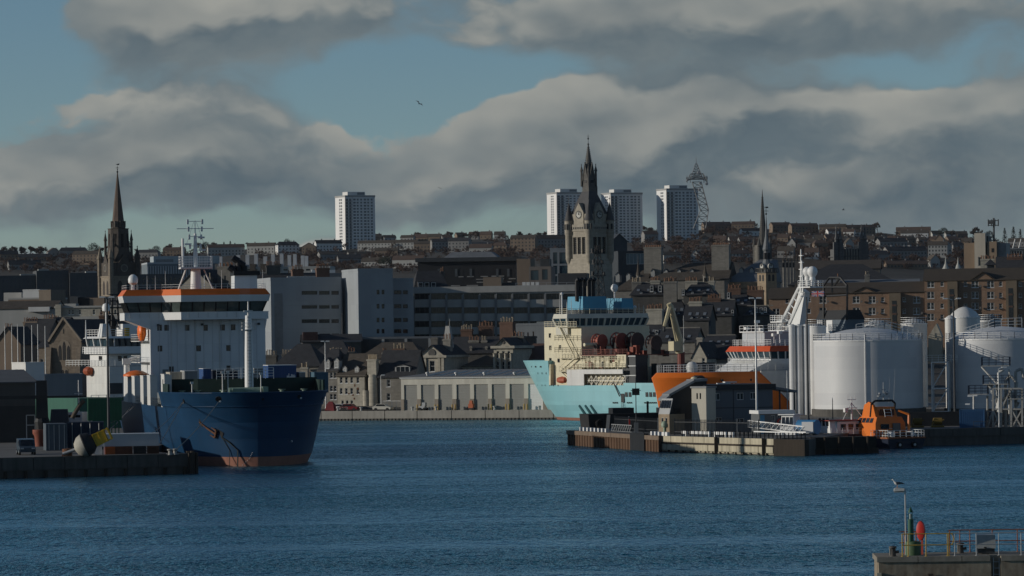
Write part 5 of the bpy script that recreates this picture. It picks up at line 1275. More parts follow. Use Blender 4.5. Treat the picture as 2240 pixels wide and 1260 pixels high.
# ---------------------------------------------------------------- offices behind
def offices():
  wp=plated('office_white_panel',(.34,.365,.38),.75,.10,.12,6,3.6,.86,.3,(.18,.17,.15))
  b=B('office_block','white windowless office block wing with four rows of ribbon windows, behind the blue ship','office',592,745,613,1015,13,24,wp)
  ws=[b.px(a,r-4.3,c,r+4.3,'strip') for r in (640.5,671,702.5) for a,c in ((660,694),(698,721),(725,741))]+[b.px(a,729.5,c,738,'strip') for a,c in ((699,722),(726,742))]
  b.walls(ws,fm=greyD,depth=.35);b.parapet(.7)
  for z in (.26,.5,.74): k=MB();k.box(.01,b.L,-.03,.0,b.H*z,b.H*z+.08);k.build('panel_joint',mat('panel_joint_grey',(.30,.31,.32),.8,.1,.5),b.root)
  k=MB();q=b.F.pt(605,700,'y',0);k.box(q.x-.5,q.x+1.5,-.03,.01,2,b.H-3);k.build('duct_strip',grey,b.root)
  for i in range(9): q=b.F.pt(632+i*7,610,'y',4);k=MB();k.box(q.x-.3,q.x+.3,4,5,b.H,b.H+1.0);k.build('roof_vent',galv,b.root)
  b.chimney(707,586,611,28,14,2,8,brickR,clay);b.chimney(652,589,611,24,16,2,8,brickR,clay)
  t=B('office_block','tall white stair tower of the office block','office',783,859,592,1004,13,20,wp)
  t.walls([t.px(a,r-5,a+6,r+5) for a in (824,835) for r in (639,670,700,724.5)],fm=greyD,depth=.3);t.parapet(.5)
  for px in (792,850,757): q=t.F.pt(px,592,'y',3);k=MB();k.cyl((max(.5,q.x),3,t.H),(max(.5,q.x),3,t.H+1.8),.05,None,5);k.build('aerial',greyD,t.root)
  r=B('office_block','right wing of the white office block with short paired ribbon windows','office',859,904,613,1012,10,20,wp)
  r.walls([r.px(a,q-4.4,c,q+4.4,'strip') for q in (639.5,670,700,724.5) for a,c in ((862,878),(881.5,892))],fm=greyD,depth=.3);r.parapet(.5)
  b=B('dark_office','long dark office building with continuous window bands and pale spandrels','office',905,1268,631,1031,-5,22,mat('office_grey_panel',(.44,.43,.40),.8,.18,.2,.5))
  b.H=b.F.pt(1100,629,'y',0).z;ws=[]
  n=10
  for r in (648.5,679,709,738):
    for i in range(n): a=907+i*36;ws.append(b.px(a,r-7,a+33.5,r+7,'strip'))
  b.walls(ws,fm=mat('office_frame',(.16,.15,.135),.7,.1,1),gm=mat('office_tinted_glass',(.03,.029,.028),.12,.5,.15,spec=.5),depth=.28)
  for i in range(n+1):
    q=b.F.pt(905+i*36,700,'y',0);k=MB();k.box(q.x-.25,q.x+.25,-.3,.05,0,b.H-1.6);k.build('mullion_fin',mat('fin_grey',(.24,.24,.235),.8,.15,.5),b.root)
  k=MB();k.box(-.25,b.L+.25,-.35,.3,b.H-1.1,b.H+.4);k.build('roof_band',mat('office_grey_panel',(.42,.41,.38)),b.root)
  b.box(1057,606,1096,632,6,6,mat('brown_panel',(.22,.17,.125),.8,.15,.3),'plant_room');b.box(1098,618,1128,632,9,5,greyD,'plant_room')
  for px in (1146,1155,1165,1175): k=b.box(px-3.5,617,px+3.5,628,3,1.2,whiteD,'air_conditioner')
  k=MB();q0,q1=b.F.pt(1128,629,'y',1.5),b.F.pt(1262,625,'y',1.5);railing(k,[(q0.x,1.5,b.H),(q1.x,1.5,b.H)],1.0,2,2.5,.04);k.build('roof_rail',galv,b.root)
  b.box(1221,597,1284,626,8,8,mat('charcoal_panel',(.045,.047,.05),.7,.2,.3),'plant_room')
  h=B('slated_building','old slated building with white attic windows rising behind the dark office','building',906,985,640,1110,8,14,graniteD);h.walls();h.gable(5.5,'x',slate,hip=2)
  for a in (921,934.5,949): q=h.F.rect(a-5,616,a+5,632);put('window',window_mesh(q[1]-q[0],q[3]-q[2],'sash'),h.root,((q[0]+q[1])/2,.6,q[2]-.2));k=MB();k.box(q[0]-.1,q[1]+.1,.66,3,q[2]-.4,q[3]);k.build('dormer',slate,h.root)
  h.chimney(968,593,615,8,6,1.4,2,graniteD)
  # barcode facade
  s=B('striped_building','black building with irregular pale horizontal stripes on its facade','building',914,1128,560,1400,-4,30,mat('black_cladding',(.020,.021,.024),.6,.2,.2));s.H=s.F.pt(1020,572,'y',0).z
  s.walls();random.seed(2);k=MB()
  z=4.0
  while z < s.H-4.5:
    x=random.uniform(0,2)
    while x < s.L-2:
      w=random.uniform(1.2,4.5)
      if random.random() < .55: k.box(x,min(s.L-.1,x+w),-.12,.01,z,z+random.uniform(.2,.4))
      x += w+random.uniform(.3,2.2)
    z += random.uniform(.8,1.1)
  tag(k.build('pale_stripe',mat('stripe_grey',(.30,.30,.29),.7,.25,.5),s.root),kind='stuff')
  for px in (960,998,1030,1088,1112): q=s.F.rect(px-2.5,588,px+2.5,605);k=MB();k.box(q[0],q[1],-.15,.02,q[2],q[3]);k.build('window_slot',mat('slot_glass',(.09,.10,.11),.2,.2,.5),s.root)
  k=MB();k.box(-.8,s.L+2,-1,30.5,s.H,s.H+1.3);k.build('roof_edge',greyD,s.root);k=MB();k.frust(8,s.L-6,3,26,s.H+1.3,s.H+3.2,2.5);k.build('roof_deck',lead,s.root)
  # modern blocks beside the town house tower
  b=B('modern_block','blue grey modern block with tall windows just left of the clock tower','building',1203,1262,546,1345,-6,16,mat('blue_grey_panel',(.20,.225,.25),.7,.15,.2));b.walls([b.px(a,r0,c,r1) for r0,r1 in ((552,577),(581,600),(604,622)) for a,c in ((1210,1219),(1224,1243))],fm=greyD,gm=glassB);b.parapet(.5)
  b=B('modern_block','grey brown modern block with two tall windows in front of the blue grey block','building',1157,1205,583,1318,-6,14,mat('grey_brown_panel',(.19,.17,.155),.8,.2,.2));b.walls([b.px(1161,591,1178,613),b.px(1186,589,1198,612)],fm=greyD,gm=glassB);b.box(1182,566,1202,583,2,6,greyD,'plant_room')
  b=B('modern_block','plain rubble block behind the striped building right end','building',1130,1160,566,1380,-6,14,harlB);b.walls()
  b=B('glass_hall','dark modern hall with a blue glass wall right of the clock tower','building',1352,1412,552,1420,6,18,greyD);b.walls([b.px(1370,546+8,1409,578,'strip')],gm=mat('sky_glass',(.10,.16,.19),.1,.2,.3));b.parapet(.5)
  b=B('modern_block','dark gable ended block directly right of the clock tower','building',1338,1372,528,1460,8,18,mat('slate_cladding',(.07,.08,.09),.7,.2,.3));b.walls();b.gable(2.5,'y',greyD)
  b=B('grey_annex','pale grey corrugated annex behind the supply ship funnel','building',1125,1216,712,960,-8,14,mat('grey_corrugated',(.30,.31,.31),.7,.15,.4,.5));b.walls();b.parapet(.5);b.box(1174,703,1216,730,2,8,mat('grey_green_panel',(.26,.28,.275),.7,.15,.3),'upper_box')
offices()

# ---------------------------------------------------------------- tower blocks on the ridge and the telecom mast
def tower_block(pl,pe,pr,top,base,pent,lab):
  D=3950;yaw=24
  a=at(pe,top,D);zb=CAMZ-UV(pe,base)[1]/FPX*D-3
  bd=B('tower_block',lab,'tower block',pe,pr,top,D,yaw,10,mat('tower_white_render',(.80,.79,.77),.85,.06,.08,.4),zb,'tower blocks on the ridge');bd.dep=-bd.F.pt(pl,top,'x',0).y if False else bd.F.pt(pl,top,'x',0).y
  L,d,H=bd.L,bd.dep,bd.H;n=17;fl=(H-3.0)/n;front=[];left=[]
  for i in range(n):
    z0=2.0+i*fl
    for x0,x1 in ((.005,.10),(.12,.21)): front.append((L*x0+.3,L*x1,z0+.2,z0+fl*.82))
    for k in range(6): x=L*(.27+.118*k);front.append((x,x+L*(.065 if k % 3 else .085),z0+.7,z0+fl*.8))
    for x0,x1 in ((.40,.52),(.56,.68)): left.append((d*x0,d*x1,z0+.6,z0+fl*.8))
  bd.walls(front,left,joined=True,depth=.5,gm=mat('tower_glass',(.15,.165,.18),.3,.4,.3))
  k=MB();k.box(.05,L*.235,-.06,.0,1,H-.2);
  for i in range(n): z0=2.0+i*fl;
  dk=MB()
  for i in range(n):
    z0=2.0+i*fl;dk.box(L*.01,L*.225,-.5,-.02,z0-.25,z0+.15)
  tag(dk.build('balcony_slab',grey,bd.root),kind='stuff')
  b=MB();b.box(-.3,L+.3,-.3,d+.3,H,H+1.6);b.build('parapet',mat('tower_parapet',(.36,.36,.35),.8,.1,.2),bd.root)
  p,q=bd.F.pt(pent[0],top-2,'y',d*.4),bd.F.pt(pent[1],pent[2],'y',d*.4);b=MB();b.box(p.x,q.x,d*.25,d*.75,H+1.6,q.z);b.build('lift_house',harlW,bd.root)
  b=MB();b.box(p.x+(q.x-p.x)*.55,q.x-.6,d*.25-.05,d*.25,H+2.2,q.z-.5);b.build('louvre',grey,bd.root)
  b=MB();b.box(L*.24,L*.245,-.08,0,0,H).box(d*0-.08,0,0,.6,0,H);b.build('corner_panel',mat('tower_brown_panel',(.26,.20,.15),.8,.1,.2),bd.root)
tower_block(733,755,820,431,545,(757,795,420),'white tower block standing alone on the hill, left of the others')
tower_block(1196,1218,1290,424,520,(1222,1259,413.5),'white tower block left of and partly behind the clock tower')
tower_block(1315,1336,1405,425,530,(1340,1378,414.5),'white tower block just right of the clock tower')
tower_block(1436,1458,1527,416,530,(1461,1500,405.5),'white tower block standing beside the lattice telecom mast')
def telecom_mast():
  D=3900;c=at(1526,492,D);S=thing('telecom_mast','grey lattice telecom mast with wide antenna platform on the hill','mast',(c.x,D,c.z-14))
  F=Frame((c.x,D,c.z-14),0);P=lambda px,row,y=0: Vector(F.pt(px,row,'y',y))
  sm=mat('mast_steel',(.16,.165,.17),.6,.15,.5)
  def lat(p0,p1,w0,w1,n,r,nm):
    b=MB();A=[(p0+Vector((sx_*w0,sy*w0,0)),p1+Vector((sx_*w1,sy*w1,0))) for sx_,sy in ((-1,-1),(1,-1),(1,1),(-1,1))]
    for a,q in A: b.cyl(a,q,r,r*.8,5)
    for i in range(n):
      for j in range(4):
        a,q=A[j],A[(j+1) % 4];b.cyl(a[0].lerp(a[1],i/n),q[0].lerp(q[1],(i+1)/n),r*.6,None,4);b.cyl(a[0].lerp(a[1],(i+1)/n),q[0].lerp(q[1],i/n),r*.6,None,4);b.cyl(a[0].lerp(a[1],(i+1)/n),q[0].lerp(q[1],(i+1)/n),r*.6,None,4)
    b.build(nm,sm,S)
  lat(P(1530,500),P(1541,460),5.5,3.6,3,.35,'lower_frame');lat(P(1541,460),P(1524,398),3.6,4.0,5,.35,'mid_frame');lat(P(1524,396),P(1524,380),9,5.5,1,.35,'platform_frame');lat(P(1524,392),P(1523,358),5.5,.8,6,.28,'upper_frame')
  b=MB();p,q=P(1502,393),P(1547,393);b.box(p.x,q.x,-6,6,p.z,p.z+.5);railing(b,[(p.x,-6,p.z+.5),(q.x,-6,p.z+.5),(q.x,6,p.z+.5),(p.x,6,p.z+.5)],1.6,2,3,.12,True);b.build('antenna_platform',sm,S)
  for px in (1503,1510,1540,1545,1547): b=MB();p=P(px,400);b.cyl(p,p+Vector((0,0,6.5)),.3,.2,6);b.build('panel_antenna',sm,S)
  for (px,row) in ((1532,401),(1546,402),(1530,415),(1528,378)): b=MB();p=P(px,row,-5);b.cyl(p,p+Vector((0,-.8,0)),1.4,1.1,12);b.build('dish',mat('dish_grey',(.35,.36,.37),.6,.1,.5),S)
  b=MB();b.cyl(P(1523,358),P(1522.5,342),.3,.1,6);b.build('top_spike',sm,S)
telecom_mast()

# ---------------------------------------------------------------- the clock tower
def clock_tower():
  D=1300;c=at(1291,560,D);zb=ter(c.x,D)-1;S=thing('clock_tower','tall granite town hall clock tower with corner turrets and slender spire','clock tower',(c.x,D+6,zb),R(43))
  F=Frame(S.location,R(43));Z=lambda row: CAMZ-UV(1291,row)[1]/FPX*(D+6)-zb
  s=m(43,D)/1.36;gp=brickmat('tower_granite',(.40,.36,.29),(.8,.8,.78),.9,.45);gd=brickmat('tower_sooty_granite',(.13,.125,.115),(.8,.8,.78),.9,.45)
  z0,z1,z2=Z(566),Z(497),Z(486)
  b=MB();b.frust(-s*1.12,s*1.12,-s*1.12,s*1.12,0,z0,.1);b.build('lower_shaft',gp,S)
  ops=[(s*k-.75,s*k+.75,Z(556)-z0,Z(519)-z0,'open') for k in (.56,1.0,1.44)]
  b=MB()
  for ang,o in ((0,(-s,-s)),(-90,(-s,s)),(90,(s,-s)),(180,(s,s))): facade(S,b,(o[0],o[1],z0),R(ang),2*s,z1-z0,ops,.9)
  b.quad((-s,-s,z1),(s,-s,z1),(s,s,z1),(-s,s,z1));b.build('belfry_wall',gp,S)
  lv=mat('louvre_slate',(.07,.07,.07),.8,.2,1)
  for ang in (0,-90):
    for o in ops:
      k=MB();n=9;ca,sa=math.cos(R(ang)),math.sin(R(ang));ox,oy=(-s,-s) if ang == 0 else (-s,s);T=lambda a,d,z: (ox+a*ca-d*sa,oy+a*sa+d*ca,z)
      for i in range(n): zz=z0+o[2]+(o[3]-o[2])*i/n;hh=(o[3]-o[2])/n;k.quad(T(o[0],.25,zz),T(o[1],.25,zz),T(o[1],.75,zz+hh*.9),T(o[0],.75,zz+hh*.9))
      k.quad(T(o[0],.85,z0+o[2]),T(o[1],.85,z0+o[2]),T(o[1],.85,z0+o[3]),T(o[0],.85,z0+o[3]));k.build('louvre',lv,S)
  b=MB();b.box(-s-.2,s+.2,-s-.2,s+.2,z0-.5,z0);b.build('string_course',gp,S)
  b=MB();b.box(-s-.45,s+.45,-s-.45,s+.45,z1,z1+.8).box(-s-.3,s+.3,-s-.3,s+.3,z1-1.2,z1-.6);b.build('cornice',gp,S)
  cr=mat('corbel_granite',(.30,.285,.25),.9,.2,.5)
  for i in range(11):
    q=-s+2*s*(i+.5)/11;b=MB();b.box(q-.18,q+.18,-s-.42,-s,z1-.62,z1-.02).box(-s-.42,-s,q-.18,q+.18,z1-.62,z1-.02);b.build('corbel',cr,S)
  b=MB();b.box(-s+.2,s-.2,-s+.2,s-.2,z1+.8,z2+2.4);b.build('clock_stage',gp,S)
  # corner turrets with cone roofs
  rt=m(9,D)
  for sx_,sy in ((-1,-1),(1,-1),(-1,1),(1,1)):
    b=MB();cx,cy=sx_*s,sy*s;zt=Z(484)
    b.lathe([(.2,z0-2.2),(rt*.7,z0-1),(rt*.95,z0),(rt*.95,Z(515)),(rt*1.12,Z(512)),(rt*1.12,zt),(rt*1.25,zt+.2)],(cx,cy,0),12);t=b.build('corner_turret',gp,S,True)
    k=MB();k.lathe([(rt*1.2,zt+.2),(rt*.95,zt+1.2),(.08,Z(443))],(cx,cy,0),12);k.build('turret_roof',mat('turret_slate',(.07,.068,.068),.7,.25,.5),t,True)
    k=MB();k.lathe([(.06,Z(443)-.2),(.06,Z(436)),(.3,Z(435)),(.05,Z(433)),(.05,Z(428))],(cx,cy,0),6);k.build('finial',gd,t)
    k=MB()
    for an in (200,250,160): x,y=cx+rt*1.1*math.cos(R(an)),cy+rt*1.1*math.sin(R(an));k.box(x-.25,x+.25,y-.25,y+.25,Z(502),Z(490))
    k.build('turret_slit',black,t)
  # steep slate roof, clock gables
  zr=Z(419);b=MB();w=s*.92;tw=m(14.5,D)/1.36*1.05;b.frust(-w,w,-w,w,z2+2.3,zr,w-tw);b.build('steep_roof',mat('tower_slate',(.065,.065,.068),.7,.25,.5),S)
  zc=Z(470);rc=m(9,D)*.93
  for (nx,ny,ang) in ((0,-1,0),(-1,0,-90)):
    G=bpy.data.objects.new('clock_gable',None)
    ca,sa=math.cos(R(ang)),math.sin(R(ang));T=lambda a,d,z: (a*ca-d*sa,a*sa+d*ca,z)
    b=MB();gw=s*.46;b.extr([T(-gw,-s-.05,z1+.8),T(gw,-s-.05,z1+.8),T(gw,-s-.05,zc+rc*.6),T(0,-s-.05,Z(444)),T(-gw,-s-.05,zc+rc*.6)],Vector(T(0,s*.75,0)));g=b.build('clock_gable',gp,S)
    b=MB();n=20;ring=[T(rc*math.cos(2*math.pi*i/n),-s-.12,zc+rc*math.sin(2*math.pi*i/n)) for i in range(n)];b.extr(ring,Vector(T(0,.06,0)));b.build('clock_face',mat('clock_dial',(.50,.49,.44),.6,.1,1),g)
    b=MB()
    for i in range(12):
      an=R(30*i);d0,d1=rc*.72,rc*.95;b.bar(T(d0*math.sin(an),-s-.16,zc+d0*math.cos(an)),T(d1*math.sin(an),-s-.16,zc+d1*math.cos(an)),.13)
    for i in range(n): b.bar(ring[i],ring[(i+1) % n],.12)
    for an,ln in ((R(15),.7),(R(95),.5)): b.bar(T(0,-s-.2,zc),T(rc*ln*math.sin(an),-s-.2,zc+rc*ln*math.cos(an)),.15)
    b.build('clock_hands',black,g)
  # lantern, gablets, pinnacles and spire
  w=m(14,D)/1.36;zl=Z(378);b=MB();b.box(-w,w,-w,w,zr-.3,zr+2.4).frust(-w*.97,w*.97,-w*.97,w*.97,zr+2.4,zl,.12);b.build('lantern',gd,S)
  for (ang) in (0,-90,90,180):
    ca,sa=math.cos(R(ang)),math.sin(R(ang));T=lambda a,d,z: (a*ca-d*sa,a*sa+d*ca,z)
    k=MB();k.poly([T(-w*.45,-w-.04,zr+2.6),T(w*.45,-w-.04,zr+2.6),T(w*.45,-w-.04,zl-2.2),T(0,-w-.04,zl-.9),T(-w*.45,-w-.04,zl-2.2)]);k.build('lantern_opening',black,S)
    k=MB();k.extr([T(-w*.9,-w-.1,zl-2.2),T(w*.9,-w-.1,zl-2.2),T(0,-w-.1,zl+2.8)],Vector(T(0,.5,0)));k.extr([T(-w*.95,-w-.25,zl-2.4),T(-w*.7,-w-.25,zl-2.4),T(0,-w-.25,zl+2.4),T(w*.7,-w-.25,zl-2.4),T(w*.95,-w-.25,zl-2.4),T(0,-w-.25,zl+3.2)],Vector(T(0,.2,0)));k.build('gablet',gd,S)
  for sx_,sy in ((-1,-1),(1,-1),(-1,1),(1,1)): b=MB();b.lathe([(.34,zr+1.5),(.32,Z(375)),(.5,Z(374)),(.06,Z(362)),(.18,Z(361)),(.03,Z(358))],(sx_*w*1.08,sy*w*1.08,0),8);b.build('pinnacle',gd,S)
  b=MB();zs=Z(318);b.lathe([(w*.98,zl),(.16,zs),(.35,zs+.3),(.12,zs+.7)],(0,0,0),8,R(22.5));b.build('spire',gd,S)
  b=MB()
  for i in range(13):
    t=i/13;zz=zl+(zs-zl)*t;r=w*.98*(1-t)+.1
    for a in range(4): an=R(45+90*a);b.ball((r*math.cos(an),r*math.sin(an),zz),.22,6)
  tag(b.build('crocket',gd,S),kind='stuff')
  b=MB();b.cyl((0,0,zs),(0,0,Z(294)),.07,.04,5).lathe([(.02,-.5),(.35,0),(.02,.5)],(0,0,Z(303)),4).box(-.5,.5,-.04,.04,Z(298),Z(298)+.08);b.build('finial',black,S)
  b=MB();q=F.pt(1315,430,'y',0);b.box(s*.35,s*.7,-.6,.6,zr-5,zr+1.6);b.build('roof_chimney',gd,S)
clock_tower()

# ---------------------------------------------------------------- the kirk with tall spire (left)
def kirk():
  D=1600;S0=at(243,620,D);zb=ter(S0.x,D);yaw=R(27.5);s=m(61,D)/1.33/1.33*1.33
  s=10.6/2;u=Vector((math.cos(yaw),math.sin(yaw)));v=Vector((-math.sin(yaw),math.cos(yaw)));c=Vector((S0.x,D))+u*s+v*s
  S=thing('kirk','dark granite church tower with pinnacles, clock and tall pointed spire','church',(c.x,c.y,zb),yaw);F=Frame((c.x,c.y,zb),yaw)
  Z=lambda row: CAMZ-UV(250,row)[1]/FPX*c.y-zb
  gw=brickmat('kirk_granite',(.30,.25,.19),(.8,.8,.78),.9,.45);gd=brickmat('kirk_sooty',(.10,.085,.072),(.8,.8,.78),.9,.45);sp=mat('spire_stone',(.13,.095,.075),.85,.25,.4,.3)
  b=MB();b.box(-s,s,-s,s,0,Z(607)).box(-s-.25,s+.25,-s-.25,s+.25,Z(607),Z(604));b.build('tower_shaft',gw,S)
  b=MB();b.box(-s*.97,s*.97,-s*.97,s*.97,Z(604),Z(575));b.build('clock_stage',gd,S)
  for ang in (0,-90,90):
    ca,sa=math.cos(R(ang)),math.sin(R(ang));T=lambda a,d,z: (a*ca-d*sa,a*sa+d*ca,z)
    for k_ in (-.33,.33):
      k=MB();w=.95;x=s*k_;k.poly([T(x-w,-s-.03,Z(645)),T(x+w,-s-.03,Z(645)),T(x+w,-s-.03,Z(622)),T(x+w*.6,-s-.03,Z(616.5)),T(x,-s-.03,Z(614)),T(x-w*.6,-s-.03,Z(616.5)),T(x-w,-s-.03,Z(622))]);k.build('lancet_window',mat('louvre_dark',(.06,.05,.045),.8,.2,1),S)
    k=MB();k.extr([T(-s*.55,-s,Z(604)),T(s*.55,-s,Z(604)),T(s*.55,-s,Z(582)),T(0,-s,Z(557)),T(-s*.55,-s,Z(582))],Vector(T(0,.8,0)));g=k.build('clock_gable',gd,S)
    rc=m(8,D);zc=Z(587);n=18;ring=[T(rc*math.cos(2*math.pi*i/n),-s-.08,zc+rc*math.sin(2*math.pi*i/n)) for i in range(n)]
    k=MB();k.extr(ring,Vector(T(0,.05,0)));k.build('clock_face',mat('kirk_dial',(.10,.09,.08),.6,.2,1),g)
    k=MB()
    for i in range(n): k.bar(ring[i],ring[(i+1) % n],.14)
    for i in range(12): an=R(30*i);k.bar(T(rc*.7*math.sin(an),-s-.12,zc+rc*.7*math.cos(an)),T(rc*.93*math.sin(an),-s-.12,zc+rc*.93*math.cos(an)),.13)
    k.build('clock_ring',mat('dial_gilt',(.34,.31,.25),.6,.1,1),g)
  for sx_,sy in ((-1,-1),(1,-1),(-1,1),(1,1)):
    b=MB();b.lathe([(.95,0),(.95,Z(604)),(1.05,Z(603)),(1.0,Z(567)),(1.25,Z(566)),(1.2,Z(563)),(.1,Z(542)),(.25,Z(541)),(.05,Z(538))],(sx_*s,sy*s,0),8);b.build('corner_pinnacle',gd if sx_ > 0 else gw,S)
  # octagonal lantern with flying pinnacles, gallery, spire
  ro=m(24,D);b=MB();b.lathe([(s*.98,Z(575)),(s*.9,Z(566)),(ro,Z(545)),(ro*.93,Z(502)),(ro*1.0,Z(500))],(0,0,0),8,R(22.5));b.build('octagon',gd,S)
  for i in range(8):
    an=R(22.5+45*i);k=MB();r=ro*.86
    if i % 2 == 0 or True:
      a2=R(45*i);k.box(-.5,.5,-.08,.08,Z(548),Z(512));o=k.build('lantern_slit',mat('dark_slit',(.02,.018,.016),.9,.1,1),S);o.location=(r*math.cos(a2)*1.045,r*math.sin(a2)*1.045,0);o.rotation_euler=(0,0,a2+R(90))
  for i in range(4):
    an=R(45+90*i);b=MB();r=s*.98;x,y=r*math.cos(an),r*math.sin(an);b.lathe([(.55,Z(572)),(.5,Z(527)),(.7,Z(526)),(.06,Z(508)),(.18,Z(507)),(.04,Z(503))],(x,y,0),8);b.cyl((x,y,Z(545)),(x*.6,y*.6,Z(530)),.25,None,5);b.build('flying_pinnacle',gd,S)
  rs=m(14.3,D);b=MB();b.lathe([(rs*1.0,Z(503)),(rs*1.12,Z(500)),(rs*1.12,Z(487)),(rs*.95,Z(487))],(0,0,0),8,R(22.5));b.build('gallery',gd,S)
  for i in range(8): an=R(45*i);b=MB();x,y=rs*1.05*math.cos(an),rs*1.05*math.sin(an);b.box(x-.35,x+.35,y-.35,y+.35,Z(497),Z(484));b.build('battlement',gd,S)
  b=MB();b.lathe([(rs*.95,Z(490)),(.22,Z(381)),(.22,Z(379))],(0,0,0),8,R(22.5));b.build('spire',sp,S)
  b=MB();b.cyl((0,0,Z(381)),(0,0,Z(362)),.14,.06,6).ball((0,0,Z(376)),.4,8).ball((0,0,Z(371)),.25,8).box(-.7,.7,-.05,.05,Z(368),Z(368)+.12).box(-.05,.05,-.7,.7,Z(366.5),Z(366.5)+.12);b.build('finial',black,S)
  b=MB();b.box(-.1,.7,-.05,.05,Z(361),Z(358.5)).box(-.6,.0,-.05,.05,Z(360),Z(359)).box(.5,.8,-.05,.05,Z(359.5),Z(357.5));b.build('weathercock',black,S)
kirk()
# ================================================================== town, left side
def town_left():
  dk=mat('shadow_granite',(.10,.105,.11),.9,.2,.15)
  for (pl,pr,top,lab,n,bx) in ((-10,78,606,'long dark grey building at the left edge of the town, pale roof strip on top',9,(45,596,78,603)),(80,150,595,'tall dark grey office with small roof house, left of the church spire',7,(84,589,107,595)),(152,222,600,'dark grey building with sunlit left end beside the church tower',7,(188,600,212,605))):
    b=B('grey_office',lab,'office',pl,pr,top,1720,10,22,dk);b.walls(wgrid(b,pl+3,pr-2,n,3.6,(top+9,top+20,top+31),6),joined=True,gm=mat('dull_glass',(.08,.09,.10),.3,.3,.5));b.parapet(.6);b.box(bx[0],bx[1],bx[2],bx[3],4,5,harlP,'roof_house') if False else None
    p,q=b.F.pt(bx[0],bx[3],'y',3),b.F.pt(bx[2],bx[1],'y',3);k=MB();k.box(p.x,q.x,3,8,b.H,b.H+max(1.2,q.z-p.z));k.build('roof_house',harlP,b.root)
  b=B('low_building','low brown brick building with flat pale roof, left part of town','building',18,118,655,1250,-8,16,harlB);b.walls();b.parapet(.5,.3,harlP)
  b=B('brown_box_building','square brown box building with dark right side, left part of town','building',85,111,637,1240,-22,9,mat('ribbed_brown',(.21,.17,.13),.8,.2,.5,.5));b.walls();b.parapet(.4)
  b=B('white_roof_house','small white flat roofed house behind the brown box building','building',50,86,636,1300,-10,9,harlW);b.walls();b.parapet(.4)
  b=B('white_roof_house','pale flat roofed house at the far left behind the brown building','building',8,46,640,1310,-10,9,harlP);b.walls()
  b=B('pale_terrace','pale terrace wall with long dark roof above the chimneyed houses at left','terrace',-10,120,675,1200,-8,12,harlP);b.walls([b.px(72,676.5,79,681)]);b.gable(2.0,'x',slateB);b.box(62,671,108,682,-1,2,harlW,'white_annex')
  b=B('pale_granite_building','pale granite building with white cornice and paired windows left of the ship bridge','building',122,285,672,1150,-8,14,graniteP)
  b.walls([b.px(a,677,a+5,688,'sash') for a in (149,156.5,172,203,219.5,237,250)]);b.cornice(b.H-.1,.4,.5,harlP);k=MB();k.box(-.2,b.L,-1.6,-.2,b.F.pt(200,697,'y',0).z-.8,b.F.pt(200,692,'y',0).z);k.build('balustrade',harlP,b.root)
  b.box(141,664,166,672,.2,3,harlP,'attic_block');b.box(121,666,133,700,-1.2,3,graniteP,'end_bay')
  b.chimney(228,690,700,22,-1.8,1,7,brickR,clay)
  for (a,r0,c,r1,y,mm_) in ((152,648,170,660,6,greyD),(172,650,195,662,7,black),(196,651,228,662,7,harlB),(230,648,260,660,7,greyD)):
    p,q=b.F.pt(a,r1,'y',y),b.F.pt(c,r0,'y',y);k=MB();k.box(p.x,q.x,y,y+3,b.H-.5,q.z);k.build('plant_box',mm_,b.root)
  # chimneyed houses
  b=B('old_house','dark gabled house with pale gable wall at the far left','house',-12,45,752,1010,-16,12,harlB);b.walls([b.px(3,752,8,764,'sash')]);b.gable(m(36,1010),'y',slate);b.chimney(18,716,735,16,1,1.3,5,harlB)
  b=B('old_house','dark slate roofed house with broad many potted chimney, left of the gabled church','house',42,100,745,1030,-16,12,graniteD);b.walls();b.gable(5,'x',slate);b.chimney(66,703,725,30,5,1.6,11,harlB);b.chimney(90,728,745,20,2,1.3,0,harlB)
  b=B('old_house','tall dark house with two brown chimneys behind the church gable','house',90,135,722,1060,-16,12,graniteD);b.walls();b.gable(3,'x',slate);b.chimney(106,696,712,24,4,1.5,8,harlB);b.chimney(121,699,715,11,6,1.4,4,harlB)
  # gabled church
  cw=brickmat('church_granite',(.235,.19,.145),(.8,.8,.78),.8,.35)
  b=B('gabled_church','brown granite church gable with tall three light pointed window','church',108,178,748,960,-18,34,cw);b.walls();b.gable(m(48,960),'y',slate,.3)
  zt=b.F.pt(140,744,'y',0);tr=mat('tracery_stone',(.24,.20,.155),.9,.15,.5)
  def lancet(px,r0,r1,w,d,mt,nm,par=None):
    q=b.F.pt(px,r1,'y',0);t=b.F.pt(px,r0,'y',0);k=MB();wd_=m(w,960)/2;h=t.z-q.z;x=q.x;k.extr([(x-wd_,-d,q.z),(x+wd_,-d,q.z),(x+wd_,-d,q.z+h*.72),(x+wd_*.62,-d,q.z+h*.9),(x,-d,t.z),(x-wd_*.62,-d,q.z+h*.9),(x-wd_,-d,q.z+h*.72)],(0,.06,0));return k.build(nm,mt,b.root)
  lancet(141,742,791,30,.06,tr,'window_surround')
  for px,r0 in ((131.5,755),(140.5,747),(150,756)): lancet(px,r0,788,6.5,.12,black,'window_light')
  lancet(141,804,819,17,.06,tr,'window_surround');lancet(137,809,819,5,.12,black,'window_light');lancet(145,809,819,5,.12,black,'window_light');lancet(139,719,730,2,.05,black,'slit')
  for px in (108,173): q=b.F.pt(px,800,'y',0);k=MB();h=b.F.pt(px,760,'y',0).z;k.extr([(q.x-.6,-1.2,0),(q.x-.6,-1.2,h*.6),(q.x-.6,-.5,h),(q.x-.6,.1,h),(q.x-.6,.1,0)],(1.3,0,0));k.build('buttress',cw,b.root)
  k=MB();q0,q1,ap=b.F.pt(107,749,'y',0),b.F.pt(179,748,'y',0),b.F.pt(139.5,697,'y',0)
